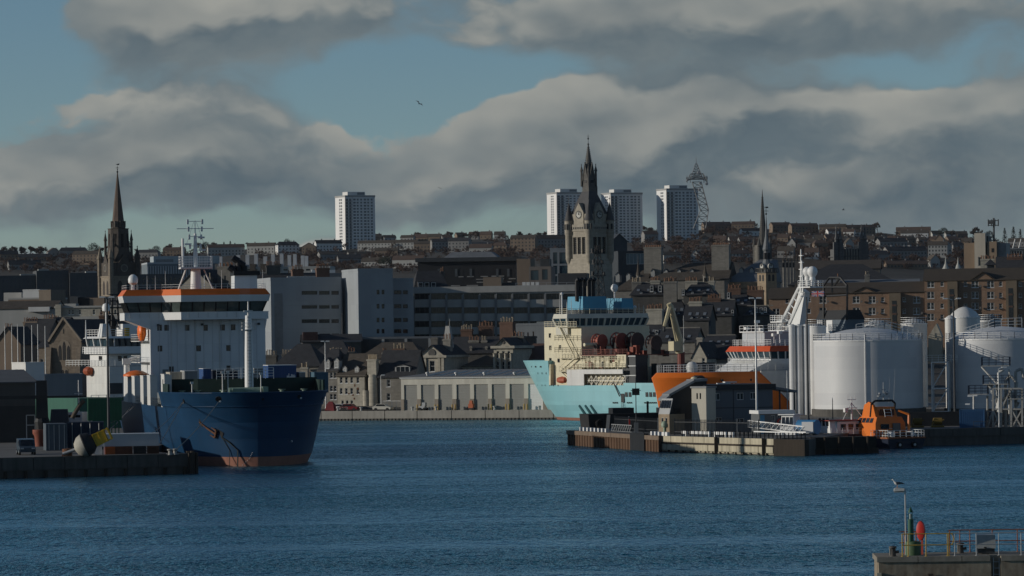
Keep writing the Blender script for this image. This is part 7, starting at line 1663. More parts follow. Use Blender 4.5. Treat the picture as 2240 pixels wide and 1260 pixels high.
def hillside():
  random.seed(41)
  # (px0, px1, eave row, base row, kind, wall, roof, description)
  H=[(0,40,556,572,'terrace',harlB,slate,'dark roofed house at the far left of the hill'),(105,130,551,566,'gable',harl,tileB,'small brown gabled house left of the big hipped house on the left hill'),(130,192,548,566,'hip',harl,slate,'large hipped roof house left of the kirk spire'),(158,212,556,578,'block',harlB,slateB,'brown block of flats left of the kirk spire'),(296,345,552,570,'hip',harl,slate,'dark hipped house just right of the kirk spire'),
         (356,402,547,562,'terrace',harlB,tileB,'brown roofed house left of the ship radar mast'),(455,535,541,560,'terrace',harlP,tileB,'long pale terrace with brown roof right of the ship radar mast'),(540,600,538,556,'terrace',harlP,slateB,'pale terrace above the laboratory flues'),(608,655,536,556,'hip',harlW,slate,'white house with dark hipped roof above the laboratory'),(660,690,540,556,'gable',harlB,tileB,'small brown house left of the white gabled house'),(692,748,532,550,'terrace',harlW,slate,'white gabled house at the foot of the lone tower block'),
         (782,912,531,546,'terrace',harlP,slateB,'very long pale terrace right of the lone tower block'),(905,955,533,552,'block',harlB,slateB,'brown gable ended flats right of the long pale terrace'),(945,980,528,552,'block',harl,slate,'grey flats above the striped building, left one'),(980,1025,527,552,'block',harl,slate,'grey flats above the striped building, right one'),(1026,1075,542,556,'terrace',harlP,tileB,'pale low terrace left of the brown gabled flats'),(1076,1108,537,552,'hip',harlB,tileB,'brown house above the right end of the striped building'),(1116,1170,521,550,'block',harlB,slateB,'brown gable ended flats left of the clock tower'),(1176,1240,522,548,'block',harl,slateB,'grey flats partly behind the clock tower'),
         (820,870,548,560,'terrace',harlB,slateB,'low brown roofed cottages under the long pale terrace, middle'),(700,760,556,568,'terrace',harl,slateB,'low grey terrace below the white gabled house'),(740,790,565,577,'terrace',harl,slate,'grey roofed terrace below the lone tower, lower left'),(764,812,556,568,'terrace',harl,slateB,'grey roofed terrace below the lone tower, upper right'),(790,850,572,582,'terrace',harlP,slateB,'pale terrace low on the hill above the white stair tower'),(858,925,568,584,'terrace',harlP,tileB,'lit pale terrace low on the hill left of the striped building'),
         (1410,1440,512,530,'terrace',harl,tileB,'brown roofed house between the third and fourth tower blocks'),(1452,1490,558,574,'terrace',harlP,slateB,'pale terrace under the farthest right tower block'),(1510,1530,558,570,'gable',harlP,tileB,'small pale house under the telecom mast'),(1595,1640,555,572,'terrace',harlP,tileB,'brown roofed terrace left of the slender gothic spire'),
         (1540,1600,492,508,'terrace',harlB,tileB,'brown roofed terrace on the skyline right of the telecom mast'),(1600,1650,490,506,'terrace',harlB,tileB,'brown roofed terrace on the skyline left of the gothic spire'),(1625,1665,505,516,'terrace',harlW,tileB,'white cottages just below the skyline left of the gothic spire'),(1690,1730,492,508,'terrace',harlB,tileB,'brown roofed terrace on the skyline just right of the tolbooth spire'),(1732,1790,494,510,'terrace',harlB,tileB,'brown roofed terrace on the skyline, second right of the tolbooth spire'),(1792,1850,496,512,'terrace',harlB,slateB,'brown roofed terrace on the skyline left of the college tower'),(1852,1915,497,512,'terrace',harlB,tileB,'brown roofed terrace on the skyline behind the college tower'),(1960,2035,503,519,'terrace',harlB,tileB,'long brown roofed terrace at the right end of the skyline'),
         (1812,1838,506,517,'terrace',harlW,tileB,'white cottages just left of the college tower pinnacles'),(1844,1868,507,517,'terrace',harlW,tileB,'white cottages between the college tower pinnacles'),(1970,2030,510,520,'terrace',harlW,slateB,'white cottages under the right end of the skyline'),(1872,1890,508,517,'terrace',harlW,slateB,'white cottages right of the college tower pinnacles'),
         (1722,1740,532,545,'gable',harlP,tileB,'small sunlit gabled house right of the tolbooth'),(1745,1786,530,545,'terrace',harl,slateB,'dark roofed house with pale verge right of the small gabled house'),(1760,1790,552,566,'terrace',harlW,tileB,'bright white terrace low on the hill left of the college tower'),(1700,1735,548,562,'terrace',harl,slateB,'dark terrace above the small pinnacles'),(1850,1868,532,546,'gable',harlP,slateB,'small sunlit gabled house in front of the college tower'),(1782,1812,532,548,'hip',harlB,tileB,'brown house left of the college tower'),
         (1925,1985,528,546,'block',harl,slate,'long dark flats right of the college tower, upper'),(1965,1990,536,545,'hip',harlW,slate,'white flat roofed house right of the college tower'),(1895,1945,556,572,'block',harl,slate,'dark flats right of the college tower, lower left'),(1942,2028,548,568,'block',harl,slate,'long dark flats right of the college tower, lower right'),(2030,2072,536,562,'terrace',harlP,slateB,'stepped pale terrace left of the concrete tower'),(2066,2082,538,562,'gable',harlP,tileB,'sunlit gable at the end of the stepped terrace'),(2036,2056,568,584,'gable',harlP,slateB,'small pale gabled house above the brown flats'),(2085,2110,536,552,'hip',harl,slate,'dark house just left of the concrete tower'),(2045,2065,524,534,'gable',harlB,tileB,'little brown gabled house high on the right hill'),(2100,2125,528,536,'terrace',harlB,slateB,'brown house right hill behind the concrete tower'),(2075,2098,523,532,'terrace',harlB,tileB,'brown cottages high on the right hill'),
         (1940,2030,578,588,'terrace',harlB,tileB,'brown tiled terrace row just above the brown flats'),(2205,2240,528,540,'terrace',harl,slateB,'dark house at the right edge of the hill'),(220,290,575,588,'terrace',harlB,slate,'dark terrace behind the kirk tower'),(20,90,578,590,'terrace',harl,slate,'dark terrace on the lower left hill'),(40,110,562,572,'terrace',harlB,slate,'dark roofed row on the upper left hill'),(1290,1330,522,540,'block',harl,slateB,'grey flats hidden behind the clock tower roof')]
  for h in H: hill_house(h[0],h[1],h[2],h[3],h[4],h[7],h[5],h[6])
  # more terraces stepped over the hill, in rows
  random.seed(77)
  rowspec=[(1560,1660,524,'far row below the skyline left of the gothic spire'),(1700,1830,520,'row under the skyline left of the college tower'),(1890,2050,524,'row under the skyline right of the college tower'),(760,1000,519,'skyline row right of the lone tower block'),(1000,1110,514,'skyline row left of the clock tower'),(2040,2110,512,'skyline row above the concrete tower')]
  for (a,c,row,lab) in rowspec:
    x=a;i=0
    while x < c-12:
      w=random.uniform(16,30);hill_house(x,x+w,row+random.uniform(-1,1),row+9,'terrace',ordn(i)+' house from left in '+lab,random.choice((harlB,harl,harlP)),random.choice((tileB,slateB)));x += w+random.uniform(1,9);i += 1
hillside()

def bare_tree(seed,h=11.0,spread=1.0,depth=5,upright=.55,rmin=.07):
  rnd=random.Random(seed);tr,tw=MB(),MB()
  def grow(p,d,ln,r,k):
    q=p+d*ln
    (tr if k < 2 else tw).cyl(p,q,r,r*.7,5 if k < 2 else 3,False)
    if k >= depth: return
    n=3 if k < 3 else 4
    for i in range(n):
      ax=Vector((rnd.uniform(-1,1),rnd.uniform(-1,1),rnd.uniform(-.35,.9))).normalized()
      nd_=(d*upright+ax*(.62*spread)).normalized()
      if nd_.z <-.1: nd_.z=.05
      grow(p.lerp(q,rnd.uniform(.55,1)),nd_,ln*rnd.uniform(.62,.86),max(rmin,r*.55),k+1)
  grow(Vector((0,0,-.6)),Vector((rnd.uniform(-.06,.06),0,1)).normalized(),h*.3,h*.022,0)
  return tr,tw
def trees():
  var=[]
  for i in range(6):
    tr,tw=bare_tree(100+i,12,1.0+.1*(i % 3),5,.5+.06*(i % 2),.17);var.append((tr.mesh('trunk',bark),tw.mesh('crown',bark2 if i % 2 else bark)))
  conif=[]
  for i in range(2):
    rnd=random.Random(300+i);t=MB();t.cyl((0,0,-1),(0,0,8),.25,.08,6);c=MB()
    for k in range(420):
      z=rnd.uniform(1.2,10);r=(10.3-z)*.30*rnd.uniform(.2,1);a=rnd.uniform(0,6.28);p=Vector((r*math.cos(a),r*math.sin(a),z-r*.25));e=Vector((math.cos(a),math.sin(a),-.35))*rnd.uniform(.5,.9);s=Vector((-math.sin(a),math.cos(a),0))*.3;c.poly([p-s,p+s,p+e+Vector((0,0,rnd.uniform(-.2,.2)))])
    conif.append((t.mesh('trunk',bark),c.mesh('crown',ever)))
  round_e=[]
  for i in range(2):
    rnd=random.Random(400+i);t=MB();t.cyl((0,0,-1),(0,0,4),.3,.15,6);c=MB()
    for k in range(700):
      th=rnd.uniform(0,6.28);ph=math.acos(rnd.uniform(-.6,1));rr=rnd.uniform(.55,1.0)*(1+.2*math.sin(3*th+i)*math.sin(ph));p=Vector((3.4*rr*math.sin(ph)*math.cos(th),3.4*rr*math.sin(ph)*math.sin(th),5+3.2*rr*math.cos(ph)));a=Vector((rnd.uniform(-1,1),rnd.uniform(-1,1),rnd.uniform(-1,1)))*.5;b_=Vector((rnd.uniform(-1,1),rnd.uniform(-1,1),rnd.uniform(-1,1)))*.5;c.poly([p,p+a,p+b_])
    round_e.append((t.mesh('trunk',bark),c.mesh('crown',ever)))
  rnd=random.Random(9)
  # skyline trees one can tell apart: px, top row, base row, kind, where
  T=[(8,530,556,'b'),(28,530,556,'b'),(44,528,556,'b'),(62,527,556,'b'),(80,529,556,'b'),(92,533,556,'b'),(125,536,556,'b'),(205,531,556,'r'),(222,534,558,'b'),(283,526,556,'c'),(368,525,556,'b'),(342,537,556,'r'),(438,523,548,'b'),(450,528,548,'r'),(465,526,548,'b'),(490,528,545,'c'),(504,526,545,'c'),(545,526,545,'b'),(570,528,545,'b'),(628,522,545,'r'),(715,527,545,'b'),
         (908,497,524,'b'),(982,499,522,'b'),(1040,498,520,'b'),(1060,500,520,'b'),(1020,501,520,'b'),(1100,506,522,'b'),(1138,500,524,'b'),(1158,504,524,'b'),(1178,502,524,'b'),(1190,500,524,'b'),(1410,487,514,'b'),(1425,490,514,'b'),(1642,479,498,'c'),(1804,486,505,'b'),(1825,484,505,'b'),(1893,484,506,'b'),(1908,486,506,'b'),(1920,479,506,'b'),(1878,487,506,'b'),(2065,497,522,'r'),(2083,500,522,'b'),(2135,486,520,'b'),(2150,500,524,'b'),(2198,497,524,'c'),(2217,494,524,'c'),(2232,499,524,'c'),(2165,504,524,'r'),(1480,520,545,'b'),(1555,515,545,'b'),(1580,500,530,'b'),(690,568,596,'b'),(835,562,588,'r'),(845,560,588,'r')]
  names={'b': 'bare_tree','c': 'conifer','r': 'evergreen_tree'};desc={'b': 'bare winter tree','c': 'dark pointed conifer','r': 'dark rounded evergreen tree'}
  cnt={};total={k: sum(1 for t in T if t[3] == k) for k in 'bcr'}
  T.sort()
  for (px,top,base,kd) in T:
    i=cnt.get(kd,0);cnt[kd]=i+1;D=hit(px,base) if base > 528 else min(hit(px,base),RIDGE_D-30)
    z=at(px,base,D);z0=min(z.z,ter(z.x,D));hgt=at(px,top,D).z-z0
    num=ordn(i)+' from the left' if i < 20 else ordn(total[kd]-1-i)+' from the right'
    o=thing(names[kd],f'{num} of the {desc[kd]}s along the skyline of the hill','tree',(z.x,D,z0),rnd.uniform(0,6.28),'trees along the skyline')
    src=rnd.choice({'b': var,'c': conif,'r': round_e}[kd]);sc=hgt/{'b': 11.0,'c': 10.3,'r': 8.3}[kd];o.scale=(sc*rnd.uniform(.85,1.1),)*2+(sc,)
    put('trunk',src[0],o);put('crown',src[1],o)
  # woods: brown masses of bare trees over the slope, one mesh
  rnd=random.Random(15);W=MB()
  zones=[(0,330,565,600,120),(300,480,552,575,60),(560,760,545,575,60),(640,930,560,600,110),(760,1120,545,572,70),(1060,1250,515,575,110),(1380,1680,520,585,190),(1680,1830,515,570,110),(1790,2110,515,590,190),(2080,2240,510,580,110),(1400,1640,500,520,50),(0,240,553,568,50),(1530,1700,497,512,30)]
  small=[bare_tree(500+i,9,1.1,4,.5,.13) for i in range(5)]
  for (a,c,r0,r1,n) in zones:
    for _ in range(int(n*1.35)):
      px,row=rnd.uniform(a,c),rnd.uniform(r0,r1);D=hit(px,row)
      if D >= RIDGE_D: continue
      p=at(px,row,D);z=ter(p.x,D);sc=rnd.uniform(.55,1.15)*(1.1 if D > 2500 else .9);an=rnd.uniform(0,6.28);ca,sa=math.cos(an)*sc,math.sin(an)*sc
      for part in rnd.choice(small):
        k=len(W.v)
        W.v += [(p.x+v[0]*ca-v[1]*sa,D+v[0]*sa+v[1]*ca,z-.4+v[2]*sc) for v in part.v];W.f += [tuple(i+k for i in f) for f in part.f];W.mi += [0]*len(part.f)
  tag(W.build('woodland',bark2),'brown bare winter woods and gardens covering the far hillside','woods',kind='stuff')
trees()
# ================================================================== tank farm
tag(poly_land('tank_yard',[(56,808),(600,800),(600,886),(56,890)],2.0,concreteD,yardmat),kind='structure')
tankw=plated('tank_white',(.66,.665,.66),.45,.05,.08,5.5,2.0,.95,.16,(.42,.38,.32))
def tank(px,D,r,zb,zt,lab,dome=2.2,rail=True,n=48,name='storage_tank',ground=MQ,seams=3,mt=None):
  c=at(px,850,D);S=thing(name,lab,'tank',(c.x,D,ground));z0,z1=zb-ground,zt-ground
  b=MB();b.lathe([(r,z0),(r,z1)],(0,0,0),n);b.build('shell',mt or tankw,S,True)
  if z0 > .1: b=MB();b.lathe([(r+.5,0),(r+.5,z0-.03)],(0,0,0),28);b.build('plinth',concreteD,S)
  b=MB();b.lathe([(r+.02,z1+.01),(r*.75,z1+dome*.5),(r*.4,z1+dome*.85),(.3,z1+dome)],(0,0,0),n);b.build('roof',mt or tankw,S,True)
  b=MB();b.lathe([(r+.08,z1-.12),(r+.08,z1+.1)],(0,0,0),n);b.build('rim',white,S)
  if seams:
    for i in range(seams): zz=z0+(z1-z0)*(i+1)/(seams+1);b=MB();b.lathe([(r+.012,zz),(r+.012,zz+.05)],(0,0,0),n);b.build('weld_seam',mat('tank_seam',(.66,.66,.65),.5,.1,.3),S)
  if rail:
    k=26;pts=[(r*math.cos(2*math.pi*i/k),r*math.sin(2*math.pi*i/k),z1+.1) for i in range(k)]
    b=MB();railing(b,pts,1.1,3,1.3,.055,True);b.build('guard_rail',white,S)
  return S,z1
r1=m(119,745)
S,z1=tank(1900,745,r1,3.45,CAMZ-UV(1900,745)[1]/FPX*736,'large white storage tank in the middle of the tank farm, with guard rail')
b=MB()
for a in (-98,): an=R(a);x,y=(r1+.1)*math.cos(an),(r1+.1)*math.sin(an);b.cyl((x,y,1.2),(x,y,z1+1),.07,None,5)
b.build('downpipe',white,S)
b=MB();railing(b,[(-2.4,-r1*.55,z1+1.3),(2.4,-r1*.55,z1+1.9),(r1*.5,-r1*.5,z1+1.2),(r1*.9,-r1*.3,z1+.2)],1.5,3,1.2,.06);b.build('roof_walkway',white,S)
S,z1=tank(2192,748,r1*1.02,3.2,CAMZ-UV(2190,742)[1]/FPX*738,'large white storage tank behind the loading tower, crossed by a slanting shadow')
b=MB();railing(b,[(-r1*.75,-r1*.6,z1+.3),(-r1*.2,-r1*.7,z1+1.9),(r1*.3,-r1*.7,z1+2.0)],1.6,3,1.2,.06);b.build('roof_walkway',white,S)
for i,(pa,pb,row) in enumerate(((1727,1742,712),(1742,1757,712),(1757,1773,712))): tank((pa+pb)/2,754,m((pb-pa)/2,754),2.3,CAMZ-UV(1750,row)[1]/FPX*753,ordn(i)+' from the left of the three slim white silos beside the tanks',.25,False,18,'silo',MQ,2)
tank(1788,757,m(21,757),2.3,CAMZ-UV(1788,714)[1]/FPX*740,'stout white silo between the slim silos and the large tank',.5,True,28,'silo',MQ,3)
for i,(pa,pb,row,lab) in enumerate(((1828,1878,713,'small white cone roofed tank behind the large tank, leftmost'),(1890,1950,711,'small white cone roofed tank behind the large tank, second from left'),(1972,2030,708,'small white cone roofed tank behind the large tank, nearest the stair tower'))): tank((pa+pb)/2,826+i*3,m((pb-pa)/2,826),2.0,CAMZ-UV((pa+pb)/2,row)[1]/FPX*824,lab,1.0,True,28,'small_tank',2.0,2,whiteD)
tank(2112,822,m(34,822),2.0,CAMZ-UV(2112,694)[1]/FPX*822,'round topped white tank rising behind the right hand tank',2.0,False,32,'domed_tank',2.0,2,whiteD);tank(2081,815,m(12,815),2.0,CAMZ-UV(2070,697)[1]/FPX*815,'narrow white tank left of the round topped tank',.6,False,18,'small_tank',2.0,1,whiteD)
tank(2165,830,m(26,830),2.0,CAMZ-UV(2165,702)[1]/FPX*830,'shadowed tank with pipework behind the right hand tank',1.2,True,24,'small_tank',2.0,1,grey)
def stair_tower():
  D=742;c=at(2057,890,D);S=thing('stair_tower','white lattice stair tower standing between the two large tanks','stair tower',(c.x,D,MQ),R(-12));F=Frame(S.location,R(-12));p,q=F.pt(2041,890,'y',0),F.pt(2075,792,'y',0);w,h=(q.x-p.x)/2,q.z
  b=MB();cor=[(-w,0),(w,0),(w,2.6),(-w,2.6)]
  for x,y in cor: b.bar((x,y,0),(x,y,h),.22)
  for zz in (.5,h*.5,h):
    for i in range(4): b.bar(cor[i]+(zz,),cor[(i+1) % 4]+(zz,),.2)
  for z0_,z1_ in ((.5,h*.5),(h*.5,h)): b.bar((-w,0,z0_),(w,0,z1_),.14);b.bar((w,2.6,z0_),(w,0,z1_),.12)
  b.build('frame',white,S)
  b=MB()
  for i in range(14): zz=.5+i*h/14;x=-w*.7+1.4*w*(i % 7)/6;b.box(x-.25,x+.25,.6,1.8,zz,zz+.06)
  b.build('stair_tread',galv,S)
  b=MB();b.box(-w-.6,w*.2,.5,3,h,h+4.2);b.build('vent_housing',mat('stained_cream',(.42,.38,.30),.8,.3,.6,.6),S);b=MB();b.extr([(-w-.7,.4,h+4.2),(w*.3,.4,h+4.2),(-w*.4,.4,h+6.6)],(0,2.7,0));b.build('vent_gable',mat('stained_cream',(.42,.38,.30)),S);b=MB();railing(b,[(-w-1,.1,h),(w+1.6,.1,h)],1.2,3,1,.05);b.build('landing_rail',white,S)
stair_tower()
# ================================================================== poles
def lamp_post(px,r0,r1,D,ground,lab,w=.16,heads=((-1,.9),),name='lamp_post',mt=None,cat='lamp post'):
  c=at(px,r1,D);S=thing(name,lab,cat,(c.x,D,ground));h=at(px,r0,D).z-ground
  b=MB();b.lathe([(w*1.5,0),(w*1.4,.8),(w,.9),(w*.6,h)],(0,0,0),10);b.build('pole',mt or galv,S,True)
  for sx_,ln in heads: b=MB();b.cyl((0,0,h-.1),(sx_*ln,0,h+.15),.05,None,5).box(min(sx_*ln,sx_*(ln+.7)),max(sx_*ln,sx_*(ln+.7)),-.2,.2,h+.05,h+.25);b.build('lamp_head',white,S)
  return S
lamp_post(1656,654,945,628,MQ,'tall grey lamp post in front of the grey jetty building',.17,((-1,.2),(1,.2)));lamp_post(1768,650,915,690,MQ,'tall dark lamp post against the slim white silos',.19,((-1,.2),),mt=greyD);lamp_post(2089,655,918,680,MQ,'tall lamp post in front of the right hand tank',.19,((1,.5),(-1,.9)),mt=greyD);lamp_post(1723,810,925,640,MQ,'short grey pole at the end of the jetty canopy',.1,());lamp_post(1822,873,935,640,MQ,'short lamp pole right of the blue tank',.08,((0,.2),),mt=greyD)
lamp_post(238,652,950,588,LQ,'tall dark lamp post left of the blue ship bow',.2,((-1,.3),(1,.3)),mt=greyD);lamp_post(713,748,890,893,FQ,'quay lamp post with twin white heads in front of the granite houses',.13,((-1,.2),(1,.2)));lamp_post(834,822,892,892,FQ,'slim quay lamp post right of the round stair tower',.09,((1,.1),));lamp_post(1550,775,800,905,FQ,'thin pole behind the orange ship rail',.07,())
for i,px in enumerate((12,27,40,54,71,84,100)): lamp_post(px,713-(i % 3)*2,832,800,LQ,ordn(i)+' from the left in the row of bare flagpoles before the gabled church',.10,(),'flagpole',galv,'flagpole')
for px,r0,D,lab in ((1496,690,905,'thin pole above the knuckle crane'),(984,697,1000,'thin white flagpole above the pediment house')): lamp_post(px,r0,760,D,ter(X(px,D),D),lab,.07,(),'flagpole',galv,'flagpole')

# ================================================================== grey jetty building and its yard
def jetty_building():
  gp=mat('blue_grey_cladding',(.13,.15,.17),.6,.12,.2,.4);dk=mat('charcoal_cladding',(.035,.038,.042),.7,.15,.3)
  b=B('jetty_building','grey clad two storey jetty building with dark sloping gable and pale stair tower','building',1545,1690,852,632,14,11,gp,MQ)
  b.walls([b.px(a,r0,c,r1,'cross') for a,r0,c,r1 in ((1560,860,1575.5,876),(1612,859,1627,875),(1641,858,1654,874),(1566,913,1580,922),(1610,915,1628,925))])
  k=MB();k.box(-.4,b.L+.4,-.4,11.4,b.H,b.H+.75);k.build('flat_roof',dk,b.root);k=MB();z=b.F.pt(1600,893,'y',0).z;k.box(0,b.L,-.05,0,z,z+.12).box(b.L*.4,b.L*.4+.12,-.05,0,0,b.H);k.build('cladding_joint',greyD,b.root)
  for (pa,pb,row) in ((1572,1598,838),(1586,1612,835)): p,q=b.F.pt(pa,row,'y',3),b.F.pt(pb,row,'y',3);k=MB();k.box(p.x,q.x,3,4.2,p.z-.15,p.z);k.cyl((p.x+.3,3.5,b.H),(p.x+.3,3.5,p.z-.1),.05,None,4).cyl((q.x-.3,3.5,b.H),(q.x-.3,3.5,p.z-.1),.05,None,4);k.build('roof_panel',white,b.root)
  o=[b.F.pt(px,r,'y',.6) for px,r in ((1455,945),(1455,905),(1458,878),(1466,868),(1520,836),(1546,834),(1546,945))]
  k=MB();pts=[(v.x,.6,max(0,v.z)) for v in o];k.extr(pts,(0,3.4,0));k.build('gable_wing',dk,b.root)
  k=MB()
  for p,q in zip(pts[2:5],pts[3:6]): k.extr([(p[0]-.25,.25,p[2]+.05),(q[0],.25,q[2]+.05),(q[0],.25,q[2]+.4),(p[0]-.25,.25,p[2]+.4)],(0,3.8,0))
  k.build('sloping_roof',mat('roof_edge_grey',(.24,.25,.255),.6,.15,.3),b.root)
  q=b.F.rect(1475,893,1488,910,'y',.6);k=MB();k.box(q[0],q[1],.5,.6,q[2],q[3]);k.build('door',black,b.root)
  # pale stair tower turned to the sun
  t=thing('pale_stair_tower','pale cream clad stair tower on the jetty building, two slit windows, sunlit','stair tower',tuple(at(1514,945,629.2).xy)+(MQ,),R(-38));F=Frame(t.location,R(-38));W=F.pt(1545,900,'y',0).x;h=F.pt(1530,849,'y',0).z
  k=MB();facade(t,k,(0,0,0),0,W,h,[F.rect(1523.5,860,1526.5,873),F.rect(1530.5,860,1533.5,873)],.15,fm=greyD);k.quad((W,0,0),(W,2.4,0),(W,2.4,h),(W,0,h));k.quad((0,2.4,0),(0,0,0),(0,0,h),(0,2.4,h));k.quad((0,0,h),(W,0,h),(W,2.4,h),(0,2.4,h));k.build('wall',mat('cream_cladding',(.50,.47,.39),.7,.1,.3,.4),t);k=MB();k.box(-.15,W+.15,-.15,2.5,h,h+.25);k.build('cap',grey,t)
  # sunlit bay on the left end
  t=thing('bay_window','slanted white framed bay window over pale brick base at the left end of jetty building','bay window',tuple(at(1441,945,629.6).xy)+(MQ,),R(-50));F=Frame(t.location,R(-50));W=F.pt(1464,900,'y',0).x;z0=F.pt(1450,906,'y',0).z;z1=F.pt(1455,872,'y',0).z
  k=MB();facade(t,k,(0,0,0),0,W,z0,[(W*.25,W*.45,1.0,z0-.5),(W*.6,W*.8,1.0,z0-.5)],.15);k.quad((W,0,0),(W,3,0),(W,3,z0),(W,0,z0));k.build('brick_base',sandst,t)
  k=MB();k.extr([(0,0,z0),(W,0,z0),(W,.7,z1),(0,.7,z1)],(0,.1,0));k.build('bay_frame',mat('bay_grey',(.40,.41,.41),.6,.1,.4),t)
  for i in range(4): a,c=W*(.06+.235*i),W*(.06+.235*i+.18);k=MB();k.extr([(a,-.03+.14,z0+.9),(c,-.03+.14,z0+.9),(c,.57,z1-.25),(a,.57,z1-.25)],(0,.02,0));k.build('bay_pane',glass,t)
  # canopy
  t=thing('canopy','lean-to canopy with grey roof on dark posts at the right end of jetty building','canopy',tuple(at(1690,945,640).xy)+(MQ,),R(14));F=Frame(t.location,R(14));p,q=F.pt(1668,846,'y',0),F.pt(1744,859,'y',0)
  k=MB();k.extr([(p.x,0,p.z),(q.x,0,q.z),(q.x,0,q.z+.35),(p.x,0,p.z+.35)],(0,6,0));k.build('roof',grey,t)
  for px in (1675,1706,1738): a=F.pt(px,900,'y',.3);zt=p.z+(q.z-p.z)*(a.x-p.x)/(q.x-p.x);k=MB();k.bar((a.x,.3,0),(a.x,.3,zt),.2);k.build('post',greyD,t)
  # cabin with blue door
  c=B('site_cabin','low grey site cabin with white fascia and blue door below the canopy','cabin',1661,1735,905,622,14,4,mat('cabin_grey',(.12,.13,.135),.7,.1,.4),MQ);c.walls([c.px(a,908,a+9,922,'cross') for a in (1687,1702,1717)]);k=MB();k.box(-.2,c.L+.2,-.2,4.2,c.H,c.H+.5);k.build('fascia',white,c.root);q=c.F.rect(1664,908,1672,940);k=MB();k.box(q[0],q[1],-.08,0,.05,q[3]);k.build('door',mat('sky_blue_door',(.06,.24,.40),.5,.1,.5),c.root)
  k=MB();n=16;cc=c.F.pt(1708,924,'y',-.1);rr=.5
  ring=[Vector((cc.x+rr*math.cos(2*math.pi*i/n),-.15,cc.z+rr*math.sin(2*math.pi*i/n))) for i in range(n)]
  for i in range(n): k.cyl(ring[i],ring[(i+1) % n],.11,None,6)
  tag(k.mesh and k.build('life_ring',red,None),'red life ring hanging on the site cabin','life ring');o=bpy.data.objects[-1] if False else None
  return c
def fix_ring(): pass
JBLD=jetty_building()
for o in [o for o in COL.objects if o.name == 'life_ring']: o.location=JBLD.root.location;o.rotation_euler=JBLD.root.rotation_euler
def fence(pa,Da,pb,Db,h,lab,mt=black,step=.32,posts=5):
  a,c=at(pa,945,Da),at(pb,945,Db);S=thing('palisade_fence',lab,'fence',(a.x,a.y,MQ));v=Vector((c.x-a.x,c.y-a.y,0));L=v.length;d=v.normalized()
  b=MB();n=int(L/step)
  for i in range(n): p=d*(i*step);b.bar(p+Vector((0,0,.1)),p+Vector((0,0,h)),.09)
  tag(b.build('pale_bars',mt,S),kind='stuff')
  for zz in (.5,h-.4): b=MB();b.bar(Vector((0,.05,zz)),v+Vector((0,.05,zz)),.1);b.build('rail',mt,S)
  for i in range(posts): p=v*(i/(posts-1));b=MB();b.bar(p+Vector((0,.1,0)),p+Vector((0,.1,h+.1)),.16);b.build('post',galv if i % 2 else mt,S)
fence(1476,622,1660,606,2.3,'dark palisade fence in front of the grey jetty building',greyD);fence(1345,655,1440,634,2.2,'dark palisade fence at the left end of the jetty',greyD,.3,4)
